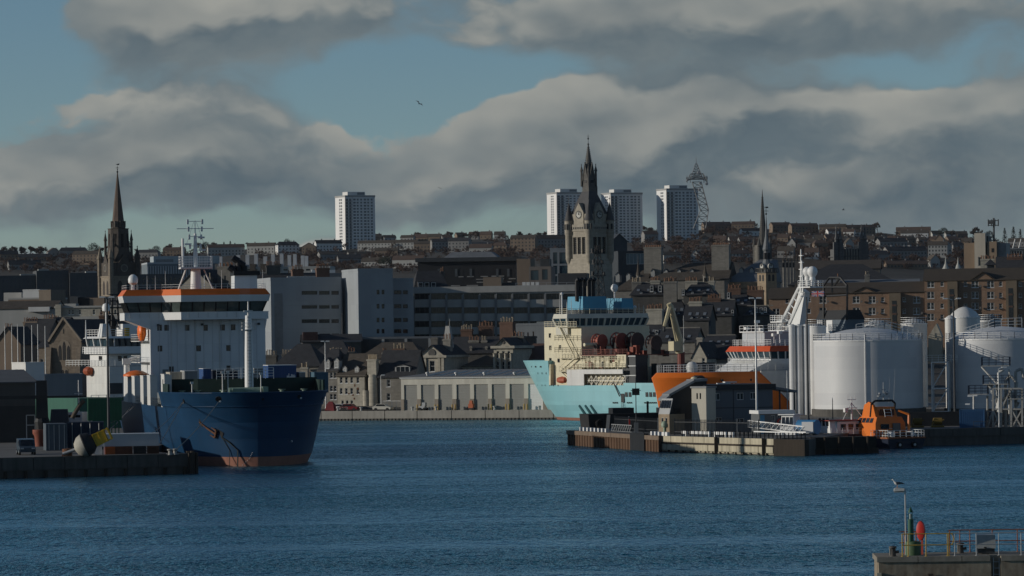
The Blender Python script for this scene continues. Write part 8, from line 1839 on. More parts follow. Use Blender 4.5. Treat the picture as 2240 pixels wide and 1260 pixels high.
def jetty_things():
  # kerb baulks: black and white painted
  def on(pa,D): return at(pa,950,D)
  def edge(px):
    u,v=UV(px,955);d=Vector((u/FPX,1.0));best=None
    for p,q in ((JA,JB),(JB,JC),(JC,JD)):
      e=q-p;n=Vector((-e.y,e.x));k=p.dot(n)/d.dot(n);x=d*k;t=(x-p).dot(e)/e.length_squared
      if -.02 <= t <= 1.02: best=(x,e.normalized(),n.normalized())
    return best
  i=0
  for px in list(range(1264,1326,8))+[1420,1428,1436,1446,1453]:
    e=edge(px);p=e[0]+e[2]*.5;b=MB();b.box(-.3,.3,-.2,.2,0,.55);b.box(-.34,-.3,-.2,.2,.1,.45);o=b.build('kerb_block',white if i % 2 == 0 else black);o.location=(p.x,p.y,MQ+.06);o.rotation_euler=(0,0,math.atan2(e[1].y,e[1].x));i += 1
    tag(o,ordn((px-1264) // 8)+' from the left of the white kerb blocks at the outer end of jetty' if px < 1330 else ordn([1420,1428,1436,1446,1453].index(px))+' from the left of the kerb blocks beside the bay window','kerb block','kerb blocks on the jetty edge');o.data.materials[0]=white
  for i,(pa,pb) in enumerate(((1482,1492),(1500,1542),(1552,1578),(1584,1594))):
    e,f=edge(pa),edge(pb);p=e[0]+e[2]*.8;q=f[0]+f[2]*.8;b=MB();L=(q-p).length;b.box(0,L,-.12,.12,.35,.75).box(.1,.25,-.1,.1,0,.35).box(L-.25,L-.1,-.1,.1,0,.35);o=b.build('kerb_barrier',white);o.location=(p.x,p.y,MQ+.08);o.rotation_euler=(0,0,math.atan2(e[1].y,e[1].x));tag(o,ordn(i)+' from the left of the long white barrier boards along the jetty edge','barrier','white barriers on the jetty edge')
  S=thing('jetty_railing','low dark post and white rail fence along the right end of the jetty','railing',(0,0,0));b=MB()
  for px in range(1488,1762,9): e=edge(px);p=e[0]+e[2]*.35;b=MB();b.bar((p.x,p.y,MQ),(p.x,p.y,MQ+1.0),.14);b.build('post',black,S)
  b=MB();pts=[edge(px)[0]+edge(px)[2]*.35 for px in (1645,1697,1760)]
  for p,q in zip(pts,pts[1:]): b.bar((p.x,p.y,MQ+1.0),(q.x,q.y,MQ+1.0),.16)
  b.build('rail',white,S)
  # white truss gangway
  p,q=at(1636,934,612),at(1757,948,598);S=thing('gangway','white truss gangway sloping down towards the boats','gangway',p);v=q-p;n=12;b=MB()
  for off_ in (Vector((0,0,0)),Vector((.3,1.1,0))):
    for i in range(n):
      a,c=v*(i/n)+off_,v*((i+1)/n)+off_;b.bar(a,c,.1);b.bar(a+Vector((0,0,.9)),c+Vector((0,0,.9)),.1);b.bar(a,a+Vector((0,0,.9)),.08);b.bar(a,c+Vector((0,0,.9)),.06)
  b.build('truss',white,S);b=MB();b.extr([Vector((0,0,.05)),v+Vector((0,0,.05)),v+Vector((.3,1.1,.05)),Vector((.3,1.1,.05))],(0,0,.08));b.build('walkway',grey,S)
  # lattice gangway lying on the outer end, white board, life ring post, mast with box
  p,q=at(1338,952,655),at(1382,952,645);S=thing('ladder_rack','stack of grey lattice ladders lying on the outer jetty','ladder rack',(p.x,p.y,MQ));v=Vector((q.x-p.x,q.y-p.y,0));b=MB();n=9
  for i in range(n):
    a,c=v*(i/n),v*((i+1)/n)
    for y in (0,.8):
      o_=Vector((0,y,0));b.bar(a+o_,c+o_+Vector((0,0,1)),.07);b.bar(a+o_+Vector((0,0,1)),c+o_+Vector((0,0,1)),.08);b.bar(a+o_,c+o_,.08);b.bar(a+o_,a+o_+Vector((0,0,1)),.07)
  b.build('lattice',galv,S)
  p=at(1330,954,652);b=MB();b.extr([(-.35,0,0),(.15,0,0),(.4,0,2.5),(-.1,0,2.5)],(0,.15,0));o=b.build('white_board',harlP);o.location=(p.x,p.y,MQ);tag(o,'tall pale leaning board at the outer end of the jetty fence','board')
  p=at(1392,945,640);S=thing('signal_mast','slim dark signal mast with square light box on the jetty','signal mast',(p.x,p.y,MQ));h=at(1392,826,640).z-MQ;b=MB();b.cyl((0,0,0),(0,0,h),.09,.05,8);b.build('pole',greyD,S);b=MB();zc=at(1393,857,640).z-MQ;b.box(-.55,.55,-.25,.25,zc-.5,zc+.5).box(-.75,.75,-.05,.05,zc+.15,zc+.25);b.build('light_box',black,S);b=MB();b.box(-.3,.3,-.3,.3,0,1.5);b.build('control_box',grey,S)
  p=at(1382,945,648);S=thing('life_ring_post','red life ring on a post by the outer jetty fence','life ring',(p.x,p.y-.4,MQ));b=MB();b.bar((0,0,0),(0,0,1.5),.1);b.build('post',greyD,S);b=MB();b.box(-.45,.45,-.2,-.05,1.0,1.9);b.build('ring_housing',red,S)
  p=at(1453,935,630);S=thing('buoy_lantern','small green and white buoy lantern beside the bay window','lantern',(p.x,p.y-1.5,MQ));b=MB();b.lathe([(.2,0),(.2,1.0),(.45,1.1),(.5,1.5),(.35,1.8),(.1,1.95)],(0,0,0),12);b.build('lantern',mat('pale_green_lamp',(.30,.38,.28),.5,.1,1),S,True)
  # blue tank with white panel
  p=at(1768,943,612);S=thing('blue_tank','blue horizontal cylinder tank with white square panel','tank',(p.x,p.y,MQ),R(-35));r=m(16,612);b=MB();b.cyl((-1.5,0,r+.1),(1.5,0,r+.1),r,None,22);b.build('shell',mat('tank_blue',(.06,.22,.42),.4,.12,.3),S,True);b=MB();b.box(-.4,1.45,-r-.06,-r+.3,r-.75,r+.85);b.build('sign_panel',mat('panel_grey',(.5,.51,.52),.6,.05,1),S)
  for x in (-1,1): b=MB();b.box(x-.15,x+.15,-r*.7,r*.7,0,.5);b.build('saddle',greyD,S)
  # dark barge moored behind the outer end
  p=at(1292,940,690);S=thing('barge','low black barge moored behind the outer end of the jetty','barge',(p.x,p.y,0),R(12));b=MB();b.prism([(0,0),(16,0),(16,6),(0,6)],-.5,4.1,[(-.4,-.2),(16,-.2),(16,6.2),(-.4,6.2)]);b.build('hull',mat('barge_black',(.02,.018,.018),.8,.4,.6),S);b=MB();b.box(4,7.5,1.5,4.5,4.1,5.0).box(9.5,9.8,1,1.3,4.1,6).box(12,15,1,5,4.1,4.9);b.build('deck_gear',black,S)
  for i in range(4): b=MB();n=10;c=Vector((1.5+i*3.6,-.35,2.6));rg=[c+Vector((.6*math.cos(2*math.pi*j/n),0,.6*math.sin(2*math.pi*j/n))) for j in range(n)];[b.cyl(rg[j],rg[(j+1) % n],.2,None,6) for j in range(n)];b.build('tyre_fender',tyre,S)
jetty_things()

# ================================================================== boats at the landing stage
def boats():
  # pontoon
  p=at(1765,992,592);S=thing('pontoon','dark floating landing stage with white ladder right of the jetty','pontoon',(p.x,p.y,0),R(18));b=MB();b.box(-3.5,10.6,0,3,-.4,.75);b.build('deck',timber,S);b=MB();b.box(-3.4,10.5,.5,2.9,.75,2.3);b.build('fender_wall',mat('weedy_timber',(.03,.03,.026),.9,.4,.6),S)
  F=Frame(S.location,R(18));b=MB();q,t=F.pt(1771,990,'y',-.1),F.pt(1771,963,'y',-.1)
  for s_ in (-.3,.3): b.bar((q.x+s_,-.1,.1),(q.x+s_,-.1,t.z),.08)
  for i in range(4): zz=.3+i*(t.z-.4)/3;b.bar((q.x-.3,-.1,zz),(q.x+.3,-.1,zz),.08)
  b.build('ladder',white,S)
  for i in range(5): b=MB();x=0.5+i*2.1;b.cyl((x,-.2,-1),(x,-.2,2.4),.18,None,8);b.build('pile',timber,S)
  # small white launch
  p=at(1730,960,603);S=thing('launch','small white launch wheelhouse left of the blue tank','boat',(p.x,p.y+12,0),R(-30));b=MB();b.prism([(-1.4,0),(1.4,0),(1.3,5),(0,7.5),(-1.3,5)],-.3,2.6,[(-1.6,-.1),(1.6,-.1),(1.5,5),(0,8),(-1.5,5)]);b.build('hull',white,S);b=MB();b.frust(-1.1,1.1,.5,3,2.6,5.0,.2);b.build('wheelhouse',white,S);b=MB();b.box(-1.3,1.3,.3,3.2,5.0,5.12);b.build('roof',white,S)
  for i in range(3): b=MB();b.extr([(-.85+i*.62,.53-.02,3.4),(-.35+i*.62,.51,3.4),(-.38+i*.62,.68,4.7),(-.82+i*.62,.68,4.7)],(0,-.04,0));b.build('window',glass,S)
  # pilot boat
  p=at(1856,965,622);S=thing('pilot_boat','white pilot boat with short mast lying left of the orange lifeboat','boat',(p.x,p.y,0),R(22));F=Frame(S.location,R(22))
  b=MB();b.prism([(-2.6,0),(2.6,0),(2.4,7),(0,11),(-2.4,7)],-.4,2.0,[(-2.8,-.1),(2.8,-.1),(2.7,7),(0,12),(-2.7,7)]);b.build('hull',navyD,S)
  z0,z1=F.pt(1850,962,'y',1).z,F.pt(1850,922,'y',1).z;q,t=F.pt(1832,940,'y',1).x,F.pt(1890,940,'y',1).x
  b=MB();facade(S,b,(q,1,2.0),0,t-q,z1-2.0,[(.5+i*(t-q-.6)/3,.5+i*(t-q-.6)/3+.85,.65,z1-2.35) for i in range(3)],.1,fm=frameG);b.quad((q,6,2),(q,1,2),(q,1,z1),(q,6,z1));b.quad((t,1,2),(t,6,2),(t,6,z1),(t,1,z1));b.quad((q,1,z1),(t,1,z1),(t,6,z1),(q,6,z1));b.build('wheelhouse',white,S)
  b=MB();b.extr([(q,1,2.0),(q,5.5,2.0),(q,5.0,z1+.1),(q,1.3,z1+.1)],(-1.1,0,0));b.build('fore_cabin',white,S)
  for i in range(3): b=MB();b.box(q-1.13,q-1.1,1.6+i*1.2,2.4+i*1.2,3.2,4.3);b.build('window',glass,S)
  b=MB();b.box(q-1.4,t+.1,.8,6.1,z1+.1,z1+.22);b.build('roof',mat('dull_red_roof',(.30,.06,.04),.6,.15,.5),S)
  b=MB();zc,zt=z1+.2,F.pt(1863,868,'y',3).z;x=F.pt(1863,900,'y',3).x;b.cyl((x,3,zc),(x,3,zt),.14,.08,8).cyl((x-1.4,3,zc),(x,3,zc+2.6),.06,None,5).cyl((x+2.0,3,zc),(x,3,zc+2.4),.06,None,5).cyl((x-.7,3,zt-.4),(x+.7,3,zt-.4),.05,None,5).cyl((x-.6,3,zt-.4),(x-.6,3,zt+.5),.04,None,5).cyl((x+.55,3,zt-.4),(x+.55,3,zt+.3),.04,None,5).cyl((x-.9,3,zt-1.6),(x+.9,3,zt-1.6),.06,None,5).box(x-1.2,x-.7,2.7,3.3,zt-2.2,zt-1.6);b.build('mast',white,S)
  b=MB();railing(b,[(-2.6,.1,2),(2.6,.1,2)],.9,2,.9,.03);b.build('rail',white,S)
  # orange all-weather lifeboat, stern to the camera
  p=at(1983,993,616);rz=R(90+24);S=thing('lifeboat','orange lifeboat with dark blue hull, stern towards the camera','lifeboat',(p.x,p.y,0),rz);F=Frame(S.location,rz);LO=mat('lifeboat_orange',(.78,.20,.03),.4,.1,.5)
  lv=[(-.6,15.2,0,2.5,.55,1.8,.95),(.4,16,0,2.85,.5,2.0,.96),(1.55,17,-.1,3.1,.45,2.2,.97)]
  rows=hull([(z,xb,xs,B_,e,pw,sf) for (z,xb,xs,B_,e,pw,sf) in lv],20);b=MB();hull_mesh(b,rows,[0,0]);b.build('hull',navyD,S,True);b=MB();deck_mesh(b,rows[-1],1.5,inset=.02);b.build('deck',mat('lifeboat_deck',(.10,.11,.12),.8,.2,.6),S)
  b=MB();r=rows[-1]
  for sg in (1,-1):
    for a,c in zip(r,r[1:]): b.cyl((a[0],sg*a[1],1.52),(c[0],sg*c[1],1.52),.13,None,6,False)
  b.cyl((-.1,-3,1.52),(-.1,3,1.52),.13,None,6);b.build('rubbing_band',mat('dull_orange_band',(.35,.12,.05),.6,.2,1),S)
  for y in (-1.2,1.2): b=MB();b.cyl((-.35,y,.55),(.0,y,.55),.42,None,14);f=b.build('transom_fender',tyre,S);b=MB();b.cyl((-.38,y,.55),(-.35,y,.55),.2,None,10);b.build('fender_hub',galv,f)
  # wheelhouse tiers; x forward from the stern
  zA,zB,zC=F.pt(1940,911,'x',8).z,F.pt(1945,889,'x',8).z,F.pt(1950,876,'x',7).z
  b=MB();b.prism([(4.4,-2.55),(11.4,-2.55),(13.6,-1.4),(13.6,1.4),(11.4,2.55),(4.4,2.55)],1.5,zA-.9,[(4.6,-2.4),(10.8,-2.4),(12.6,-1.3),(12.6,1.3),(10.8,2.4),(4.6,2.4)])
  b.prism([(4.6,-2.4),(10.8,-2.4),(12.6,-1.3),(12.6,1.3),(10.8,2.4),(4.6,2.4)],zA-.9,zA,[(4.9,-2.0),(9.8,-2.0),(11.0,-1.1),(11.0,1.1),(9.8,2.0),(4.9,2.0)]);b.build('wheelhouse',LO,S)
  b=MB();b.prism([(5.6,-1.7),(9.4,-1.7),(10.2,0),(9.4,1.7),(5.6,1.7)],zA,zB,[(6.0,-1.45),(8.8,-1.45),(9.3,0),(8.8,1.45),(6.0,1.45)]);b.build('upper_helm',LO,S)
  b=MB();b.extr([(5.4,1.55,zA-.1),(9.6,1.55,zA-.1),(8.8,1.55,zB+.3),(7.4,1.55,zB+.75),(6.2,1.55,zB+.2)],(0,.35,0));b.build('side_fairing',LO,S)
  b=MB();b.extr([(2.2,1.0,1.5),(5.4,1.6,1.5),(5.4,1.6,2.6),(2.6,1.0,2.2)],(0,.5,0));b.build('engine_casing',LO,S);b=MB();b.box(1.2,4.6,-1.4,.6,1.5,2.3);b.build('y_boat_cradle',mat('dark_helm',(.10,.04,.02),.8,.2,1),S)
  for i in range(5): k=MB();x=7.2+.55*i;k.bar((x,-1.4,zA),(x,-1.4,zA+.9),.05);k.bar((x,1.4,zA),(x,1.4,zA+.9),.05);k.build('helm_rail',galv,S)
  for i in range(4): b=MB();b.extr([(5.6+i*1.15,2.36,zA-.8),(6.5+i*1.15,2.36,zA-.8),(6.42+i*1.1,2.1,zA-.15),(5.65+i*1.1,2.1,zA-.15)],(0,.06,0));b.build('side_window',glass,S)
  b=MB();b.box(4.34,4.5,-1.5,-.3,1.7,zA-.9);b.build('door',mat('door_grey',(.12,.13,.13),.5,.1,1),S);b=MB();b.box(4.42,4.55,.3,1.6,zA-1.7,zA-1.0);b.build('aft_window',glass,S)
  b=MB();w=1.9
  for a,c in (((7,-w,zA),(6.6,-w,zC-.4)),((6.6,-w,zC-.4),(6.5,-w+.5,zC)),((6.5,-w+.5,zC),(6.5,w-.5,zC)),((6.5,w-.5,zC),(6.6,w,zC-.4)),((6.6,w,zC-.4),(7,w,zA))): b.cyl(a,c,.16,None,7)
  b.build('radar_arch',black,S)
  b=MB();zt=F.pt(1952,836,'x',6.5).z;b.cyl((6.5,0,zC),(6.5,0,zt),.12,.06,6).box(6.2,6.8,-.9,.9,zC+.6,zC+.75).ball((6.5,-.5,zC+1.1),.3,8).ball((6.5,.6,zC+1.0),.25,8).cyl((6.5,-.4,zC+1.6),(6.5,.4,zC+1.6),.05,None,5);b.build('mast',galv,S)
  for (y,hh) in ((-1.7,4.6),(1.7,4.4),(-.9,3.4),(1.0,3.2)): b=MB();b.cyl((6.6,y,zC-.3),(6.4,y*1.12,zC+hh),.045,.015,5);b.build('whip_aerial',galv,S)
  b=MB();railing(b,[(0,-2.9,1.5),(0,2.9,1.5),(5,2.95,1.5)],1.1,3,.9,.04);railing(b,[(0,-2.9,1.5),(5,-2.95,1.5)],1.1,3,.9,.04);b.build('stern_rail',white,S)
  b=MB();zz=1.5
  for y in (-.55,.55): b.bar((4.2,y,1.6),(5.4,y,zB-.3),.07)
  for i in range(9): z_=1.9+i*.45;b.bar((4.2+i*.15,-.55,z_),(4.2+i*.15,.55,z_),.06)
  b.build('ladder',white,S)
  b=MB();b.cyl((3.6,-2.4,1.5),(3.6,-2.5,zA+.3),.22,.18,8).cyl((3.6,-2.5,zA+.3),(4.4,-1.2,zA+.9),.18,.14,8);b.build('davit',LO,S)
  for (x,y) in ((2.4,-2.0),(3.2,.9),(1.6,1.6)): b=MB();b.cyl((x-.6,y,2.0),(x+.6,y,2.0),.38,None,12);b.build('raft_canister',white,S)
  b=MB();b.box(5.6,5.8,-1.2,1.2,zA+.2,zB-.35);b.build('helm_shade',mat('dark_helm',(.10,.04,.02),.8,.2,1),S)
boats()

# ================================================================== right quay: containers and loading tower
def right_quay():
  def box_container(px0,r0,px1,r1,D,mt,lab,yaw=-8,dep=2.6):
    b=B('container',lab,'container',px0,px1,r0,D,yaw,dep,mt,MQ);k=MB();k.box(0,b.L,0,dep,0,b.H);k.build('body',mt,b.root)
    k=MB();n=max(6,int(b.L/.3));[k.box(b.L*(i+.2)/n,b.L*(i+.7)/n,-.05,0,.15,b.H-.15) for i in range(n)];tag(k.build('corrugation',mt,b.root),kind='stuff');k=MB();k.box(-.04,b.L+.04,-.07,dep+.04,b.H,b.H+.08).box(-.04,.1,-.07,0,0,b.H).box(b.L-.1,b.L+.04,-.07,0,0,b.H);k.build('corner_frame',mt,b.root);return b
  cb=mat('quay_container_blue',(.03,.10,.22),.55,.15,.5)
  box_container(2099,897,2153,938,640,cb,'blue container on the right quay left of the loading tower',-10);box_container(1889,904,1921,940,646,mat('faded_blue',(.03,.09,.14),.6,.2,.5),'dark blue container behind the pilot boat',-6);box_container(2150,902,2172,938,645,navyD,'small navy container beside the blue one',-10)
  # bund wall round the tanks
  b=B('bund_wall','low dark bund wall in front of the white storage tanks','wall',1880,2330,900,656,3,.5,mat('bund_dark',(.045,.045,.045),.9,.3,.4),MQ);b.walls()
  # yellow-brown pipe skids in the shade
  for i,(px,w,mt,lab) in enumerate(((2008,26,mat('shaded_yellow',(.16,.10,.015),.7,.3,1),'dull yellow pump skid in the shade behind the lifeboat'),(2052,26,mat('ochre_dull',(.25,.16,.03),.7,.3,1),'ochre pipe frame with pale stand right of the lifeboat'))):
    p=at(px,940,648);S=thing('pump_skid',lab,'pump',(p.x,p.y,MQ));w_=m(w,690);b=MB();b.box(-w_/2,w_/2,0,1.6,0,.3).cyl((-w_*.3,.8,.9),(w_*.35,.8,.9),.55,None,12);b.build('pump_body',mt,S,True);b=MB();b.path([(-w_*.45,.4,.3),(-w_*.3,.4,1.3),(w_*.1,.4,.9),(w_*.5,.4,1.1)],.12,6);b.build('pipe',mt,S)
  # marine loading tower
  D=640;c=at(2195,938,D);S=thing('loading_tower','pale steel loading arm tower with dark railed platforms on the quay','loading tower',(c.x,D,MQ),R(-10));F=Frame(S.location,R(-10));P=lambda px,row,y=0.0: Vector(F.pt(px,row,'y',y))
  st=mat('tower_steel',(.38,.37,.34),.6,.2,.6,.4);b=MB()
  for px in (2172,2190,2212,2236):
    for y in (0,2.4): b.bar(P(px,938,y),P(px,850,y),.28)
  for row in (938,895,850):
    for y in (0,2.4): b.bar(P(2172,row,y),P(2236,row,y),.22)
  for a,c_ in (((2172,938),(2190,895)),((2190,938),(2172,895)),((2190,895),(2212,850)),((2212,938),(2236,895)),((2236,938),(2212,895)),((2160,938),(2180,870))): b.bar(P(*a),P(*c_),.2)
  b.build('steel_frame',st,S)
  for i,(pa,pb,row) in enumerate(((2147,2208,800),(2118,2160,862),(2150,2206,840),(2205,2245,872))):
    p,q=P(pa,row),P(pb,row);b=MB();b.box(p.x,q.x,-.3,2.6,p.z-.12,p.z);b.build('platform',st,S);b=MB();railing(b,[(p.x,-.3,p.z),(q.x,-.3,p.z),(q.x,2.6,p.z),(p.x,2.6,p.z)],1.25,3,1.0,.045,True);b.build('platform_rail',navyD,S)
  for i,(pts,r) in enumerate(([(2185,938),(2185,812),(2200,807),(2214,812),(2214,930)],.26),) if False else enumerate([([(2185,938),(2185,815),(2196,808)],.24),([(2200,935),(2200,830),(2212,822),(2222,835)],.22),([(2147,802),(2180,838),(2182,900)],.16),([(2222,935),(2222,812),(2235,806),(2240,830)],.22),([(2130,862),(2130,925)],.14),([(2160,866),(2160,935)],.16),([(2208,808),(2208,930)],.14),([(2228,880),(2196,940)],.2)]):
    b=MB();b.path([P(a,r_,.6+.25*i) for a,r_ in pts],r,8);b.build('loading_pipe',whiteD if i % 2 == 0 else st,S,True)
  random.seed(8)
  for i in range(26): a=P(random.uniform(2165,2240),random.uniform(840,930),random.uniform(.2,2.2));b=MB();b.cyl(a,a+Vector((random.uniform(-.4,.4),0,random.uniform(.3,.9))),random.uniform(.1,.26),None,8);b.build('valve',random.choice((st,whiteD,galv)),S)
  for px,row in ((2122,866),(2133,865),(2117,884),(2112,898)): a=P(px,row);b=MB();b.box(a.x-.35,a.x+.35,-.4,0,a.z-.1,a.z+.1);b.build('floodlight',white,S)
  b=MB();railing(b,[P(2130,938,-1.5),P(2245,938,-1.5)],1.1,2,2,.05);b.build('quay_rail',greyD,S)
  lamp_post(2186,806,938,634,MQ,'white crooked lamp arm on the loading tower',.08,((1,.5),))
right_quay()

# ================================================================== left quay: shed, supply vessel, gear
def left_things():
  b=B('warehouse','dark grey quay warehouse beside the mobile crane','warehouse',-60,77,838,622,12,40,mat('warehouse_cladding',(.10,.09,.08),.8,.2,.3,.5),LQ);b.walls();b.gable(1.6,'x',mat('warehouse_roof',(.12,.12,.12),.7,.2,.3));k=MB();z=b.F.pt(40,888,'y',0).z;k.box(0,b.L,-.06,0,.1,z);k.build('plinth_band',mat('warehouse_plinth',(.06,.055,.05),.8,.2,.3),b.root)
  b=B('grey_shed','blue grey blank shed wall below the gabled church','shed',98,180,822,760,6,14,mat('shed_blue_grey',(.20,.22,.24),.8,.1,.3,.5),LQ);b.walls();b.parapet(.3)
  b=B('white_kiosk','white kiosk with dark doorway, sunlit left face, behind the flagpoles','kiosk',56,97,795,780,34,6,harlW,LQ);b.dep=b.F.pt(26,795,'x',0).y;b.walls(left=[b.pxl(34,808,40,826),b.pxl(43,808,49,826)],front=());b.parapet(.25)
  # supply vessel seen over the quay
  c=at(240,905,715);S=thing('supply_vessel','white supply vessel with green lower hull and black exhausts behind the blue ship','ship',(c.x,c.y,0),R(28));F=Frame(S.location,R(28));P=lambda px,row,y=0.0: F.pt(px,row,'y',y)
  def tier(pe,pr,pl,r0,r1,mt,nm,win=None,y=0.0):
    a,q,l=P(pe,r1,y),P(pr,r0,y),F.pt(pl,r1,'x',P(pe,r1,y).x);k=MB();k.box(a.x,q.x,y,l.y,a.z,q.z);o=k.build(nm,mt,S);return a,q,l
  k=MB();a,q=P(200,930),P(330,868);k.box(a.x-2,q.x+3,1,26,-.5,q.z);k.build('hull',mat('vessel_green',(.03,.12,.08),.5,.2,.3,.5),S)
  a,q,l=tier(240,332,190,800,869,whiteD,'main_deckhouse');a,q,l=tier(238,330,197,770,801,white,'upper_deckhouse',y=.8)
  k=MB();k.box(P(240,835).x,P(268,835).x,-.05,0,P(240,862).z,P(240,838).z);k.build('dark_door',greyD,S)
  a,q,l=tier(236,332,184,757,774,white,'bridge_bulwark',y=-.8)
  zb,zt=P(260,757,-.6).z,P(260,740,-.6).z;x0,x1,y1=P(238,750,-.6).x,P(330,750,-.6).x,F.pt(190,750,'x',P(238,750,-.6).x).y
  k=MB();k.box(x0+.2,x1-.2,-.2,y1-.2,zb,zt);k.build('wheelhouse',glassB,S)
  for i in range(8): x=x0+(x1-x0)*i/7;k=MB();k.bar((x,-.35,zb),(x-.1,-.6,zt),.18);k.build('window_mullion',white if i < 2 else greyD,S)
  for i in range(4): y=-.4+(y1)*i/3;k=MB();k.bar((x0,y,zb),(x0-.25,y,zt),.22);k.build('window_mullion',white,S)
  k=MB();k.prism([(x0-.6,-1),(x1+.3,-1),(x1+.3,y1+.3),(x0-.6,y1+.3)],zt,zt+.35,[(x0-.1,-.6),(x1,-.6),(x1,y1),(x0-.1,y1)]);k.build('bridge_roof',white,S);k=MB();railing(k,[(x0,y1,zt+.35),(x0,-.6,zt+.35),(x1,-.6,zt+.35)],1.1,3,1.2,.05);k.build('roof_rail',white,S)
  k=MB();p,q=P(269,735,1),P(315,708,1);k.box(p.x,q.x,1,5,zt+.3,q.z);k.build('top_house',white,S);p=P(278,728,.9);k=MB();k.box(p.x-.4,p.x+.4,.8,1,p.z-.8,p.z+.8);k.build('yellow_door',yellow,S)
  p,q=P(232,738,.5),P(234,708,.5);k=MB();k.frust(p.x-.9,p.x+.9,.2,2,zt+.3,q.z,.35);k.build('mast_housing',white,S);k=MB();p=P(188,735,2);k.cyl((p.x,2,zt),(p.x,2,P(188,700,2).z),.14,.05,6);k.build('pole_mast',white,S)
  k=MB();p,q=P(252,715,3),P(252,645,3)
  for dx in (-.6,.6): k.cyl((p.x+dx,3,p.z),(p.x+dx*.7,3,q.z),.16,None,6)
  for i in range(6): z=p.z+(q.z-p.z)*i/5;k.box(p.x-1.1,p.x+1.1,2.6,3.4,z,z+.14)
  k.build('black_mast',black,S)
  for i,px in enumerate((230,235,240,245)): a_,c_=P(px+10,712,4),P(px,690,4);k=MB();k.cyl((a_.x,4,a_.z),(c_.x,4,c_.z),.3,None,8);k.build('exhaust',black,S)
  k=MB();k.box(P(243,712,4).x,P(268,712,4).x,4,7,P(250,735,4).z,P(250,706,4).z);k.build('funnel_base',black,S)
  p=P(232,672,3);k=MB();k.lathe([(.15,-3),(.15,-.8),(.62,-.6),(.68,0),(.5,.5),(.02,.72)],(p.x,3,p.z),12);k.build('radome',white,S,True)
  for (px,row) in ((219,784),(262,784),(209,811),(229,811),(288,810),(274,784)): p=P(px,row,.8) if px > 240 else F.pt(px,row,'x',P(240,row).x);k=MB();(k.box(p.x-.3,p.x+.3,.7,.8,p.z-.4,p.z+.4) if px > 240 else k.box(p.x-.05,p.x+.02,p.y-.5,p.y+.5,p.z-.4,p.z+.4));k.build('cabin_window',glass,S)
  p=F.pt(193,812,'x',P(240,812).x-.6);k=MB();k.lathe([(.02,-1.3),(.6,-.9),(.8,0),(.6,.9),(.02,1.3)],(0,0,0),10);o=k.build('rescue_boat',mat('dark_orange_boat',(.35,.08,.03),.6,.15,1),S,True);o.location=p;o.rotation_euler=(R(90),0,0)
  k=MB();railing(k,[(P(240,800).x-.4,18,P(240,801).z),(P(240,800).x-.4,-.2,P(240,801).z),(P(330,800).x,-.2,P(240,801).z)],1.0,3,1.4,.045);railing(k,[(x0-.8,y1,zb-1.2),(x0-.8,-1,zb-1.2)],1.1,3,1.2,.045);k.build('deck_rail',white,S)
  # small white and orange boat
  p=at(160,915,660);S=thing('work_boat','small white and orange work boat behind the green machine','boat',(p.x,p.y,LQ-2.0),R(-20));k=MB();k.prism([(-1.8,0),(1.8,0),(1.6,5),(0,8),(-1.6,5)],0,3.6,[(-2,-.1),(2,-.1),(1.8,5),(0,8.5),(-1.8,5)]);k.build('hull',orange,S);k=MB();k.frust(-1.4,1.4,.3,4,3.6,5.6,.2);k.build('cabin',white,S);k=MB();k.box(-1.0,1.0,.42,.5,4.3,5.2);k.build('window',glass,S);k=MB();k.cyl((0,2,5.5),(0,2,10.5),.1,.05,6).cyl((-.7,2,8.4),(.7,2,8.4),.05,None,5);k.build('mast',white,S)
  # green machine with hose arm
  p=at(225,930,600);S=thing('green_hopper','green steel hopper machine with bent pipe arm behind the containers','hopper',(p.x,p.y,LQ),R(8));F=Frame(S.location,R(8));a,q=F.pt(184,905,'y',0),F.pt(266,870,'y',0);k=MB();k.box(a.x+.6,q.x,0,3.2,max(.8,a.z-1),q.z);k.build('body',mat('hopper_green',(.02,.12,.055),.5,.2,.5),S)
  for i in range(9): x=a.x+.8+i*(q.x-a.x-1)/8.5;k=MB();k.box(x-.07,x+.07,-.1,0,1.2,q.z-.1);k.build('rib',mat('hopper_green',(.02,.12,.055)),S)
  for x in (a.x+.8,q.x-.4): k=MB();k.bar((x,.4,0),(x,.4,1.4),.25);k.build('leg',greyD,S)
  k=MB();k.path([F.pt(184,876,'y',-.3),F.pt(176,884,'y',-.3),F.pt(166,900,'y',-.3),F.pt(158,915,'y',-.3)],.3,10);k.build('pipe_arm',mat('brown_pipe',(.10,.075,.05),.7,.2,1),S,True);k=MB();railing(k,[(a.x+1,0,q.z),(q.x,0,q.z)],.4,1,1,.05);k.build('top_rail',galv,S)
  # dark mobile crane with level jib
  p=at(92,960,600);S=thing('mobile_crane','dark mobile crane with level jib and red brown base on the left quay','crane',(p.x,p.y,LQ),R(4));F=Frame(S.location,R(4));P=lambda px,row,y=0.0: F.pt(px,row,'y',y)
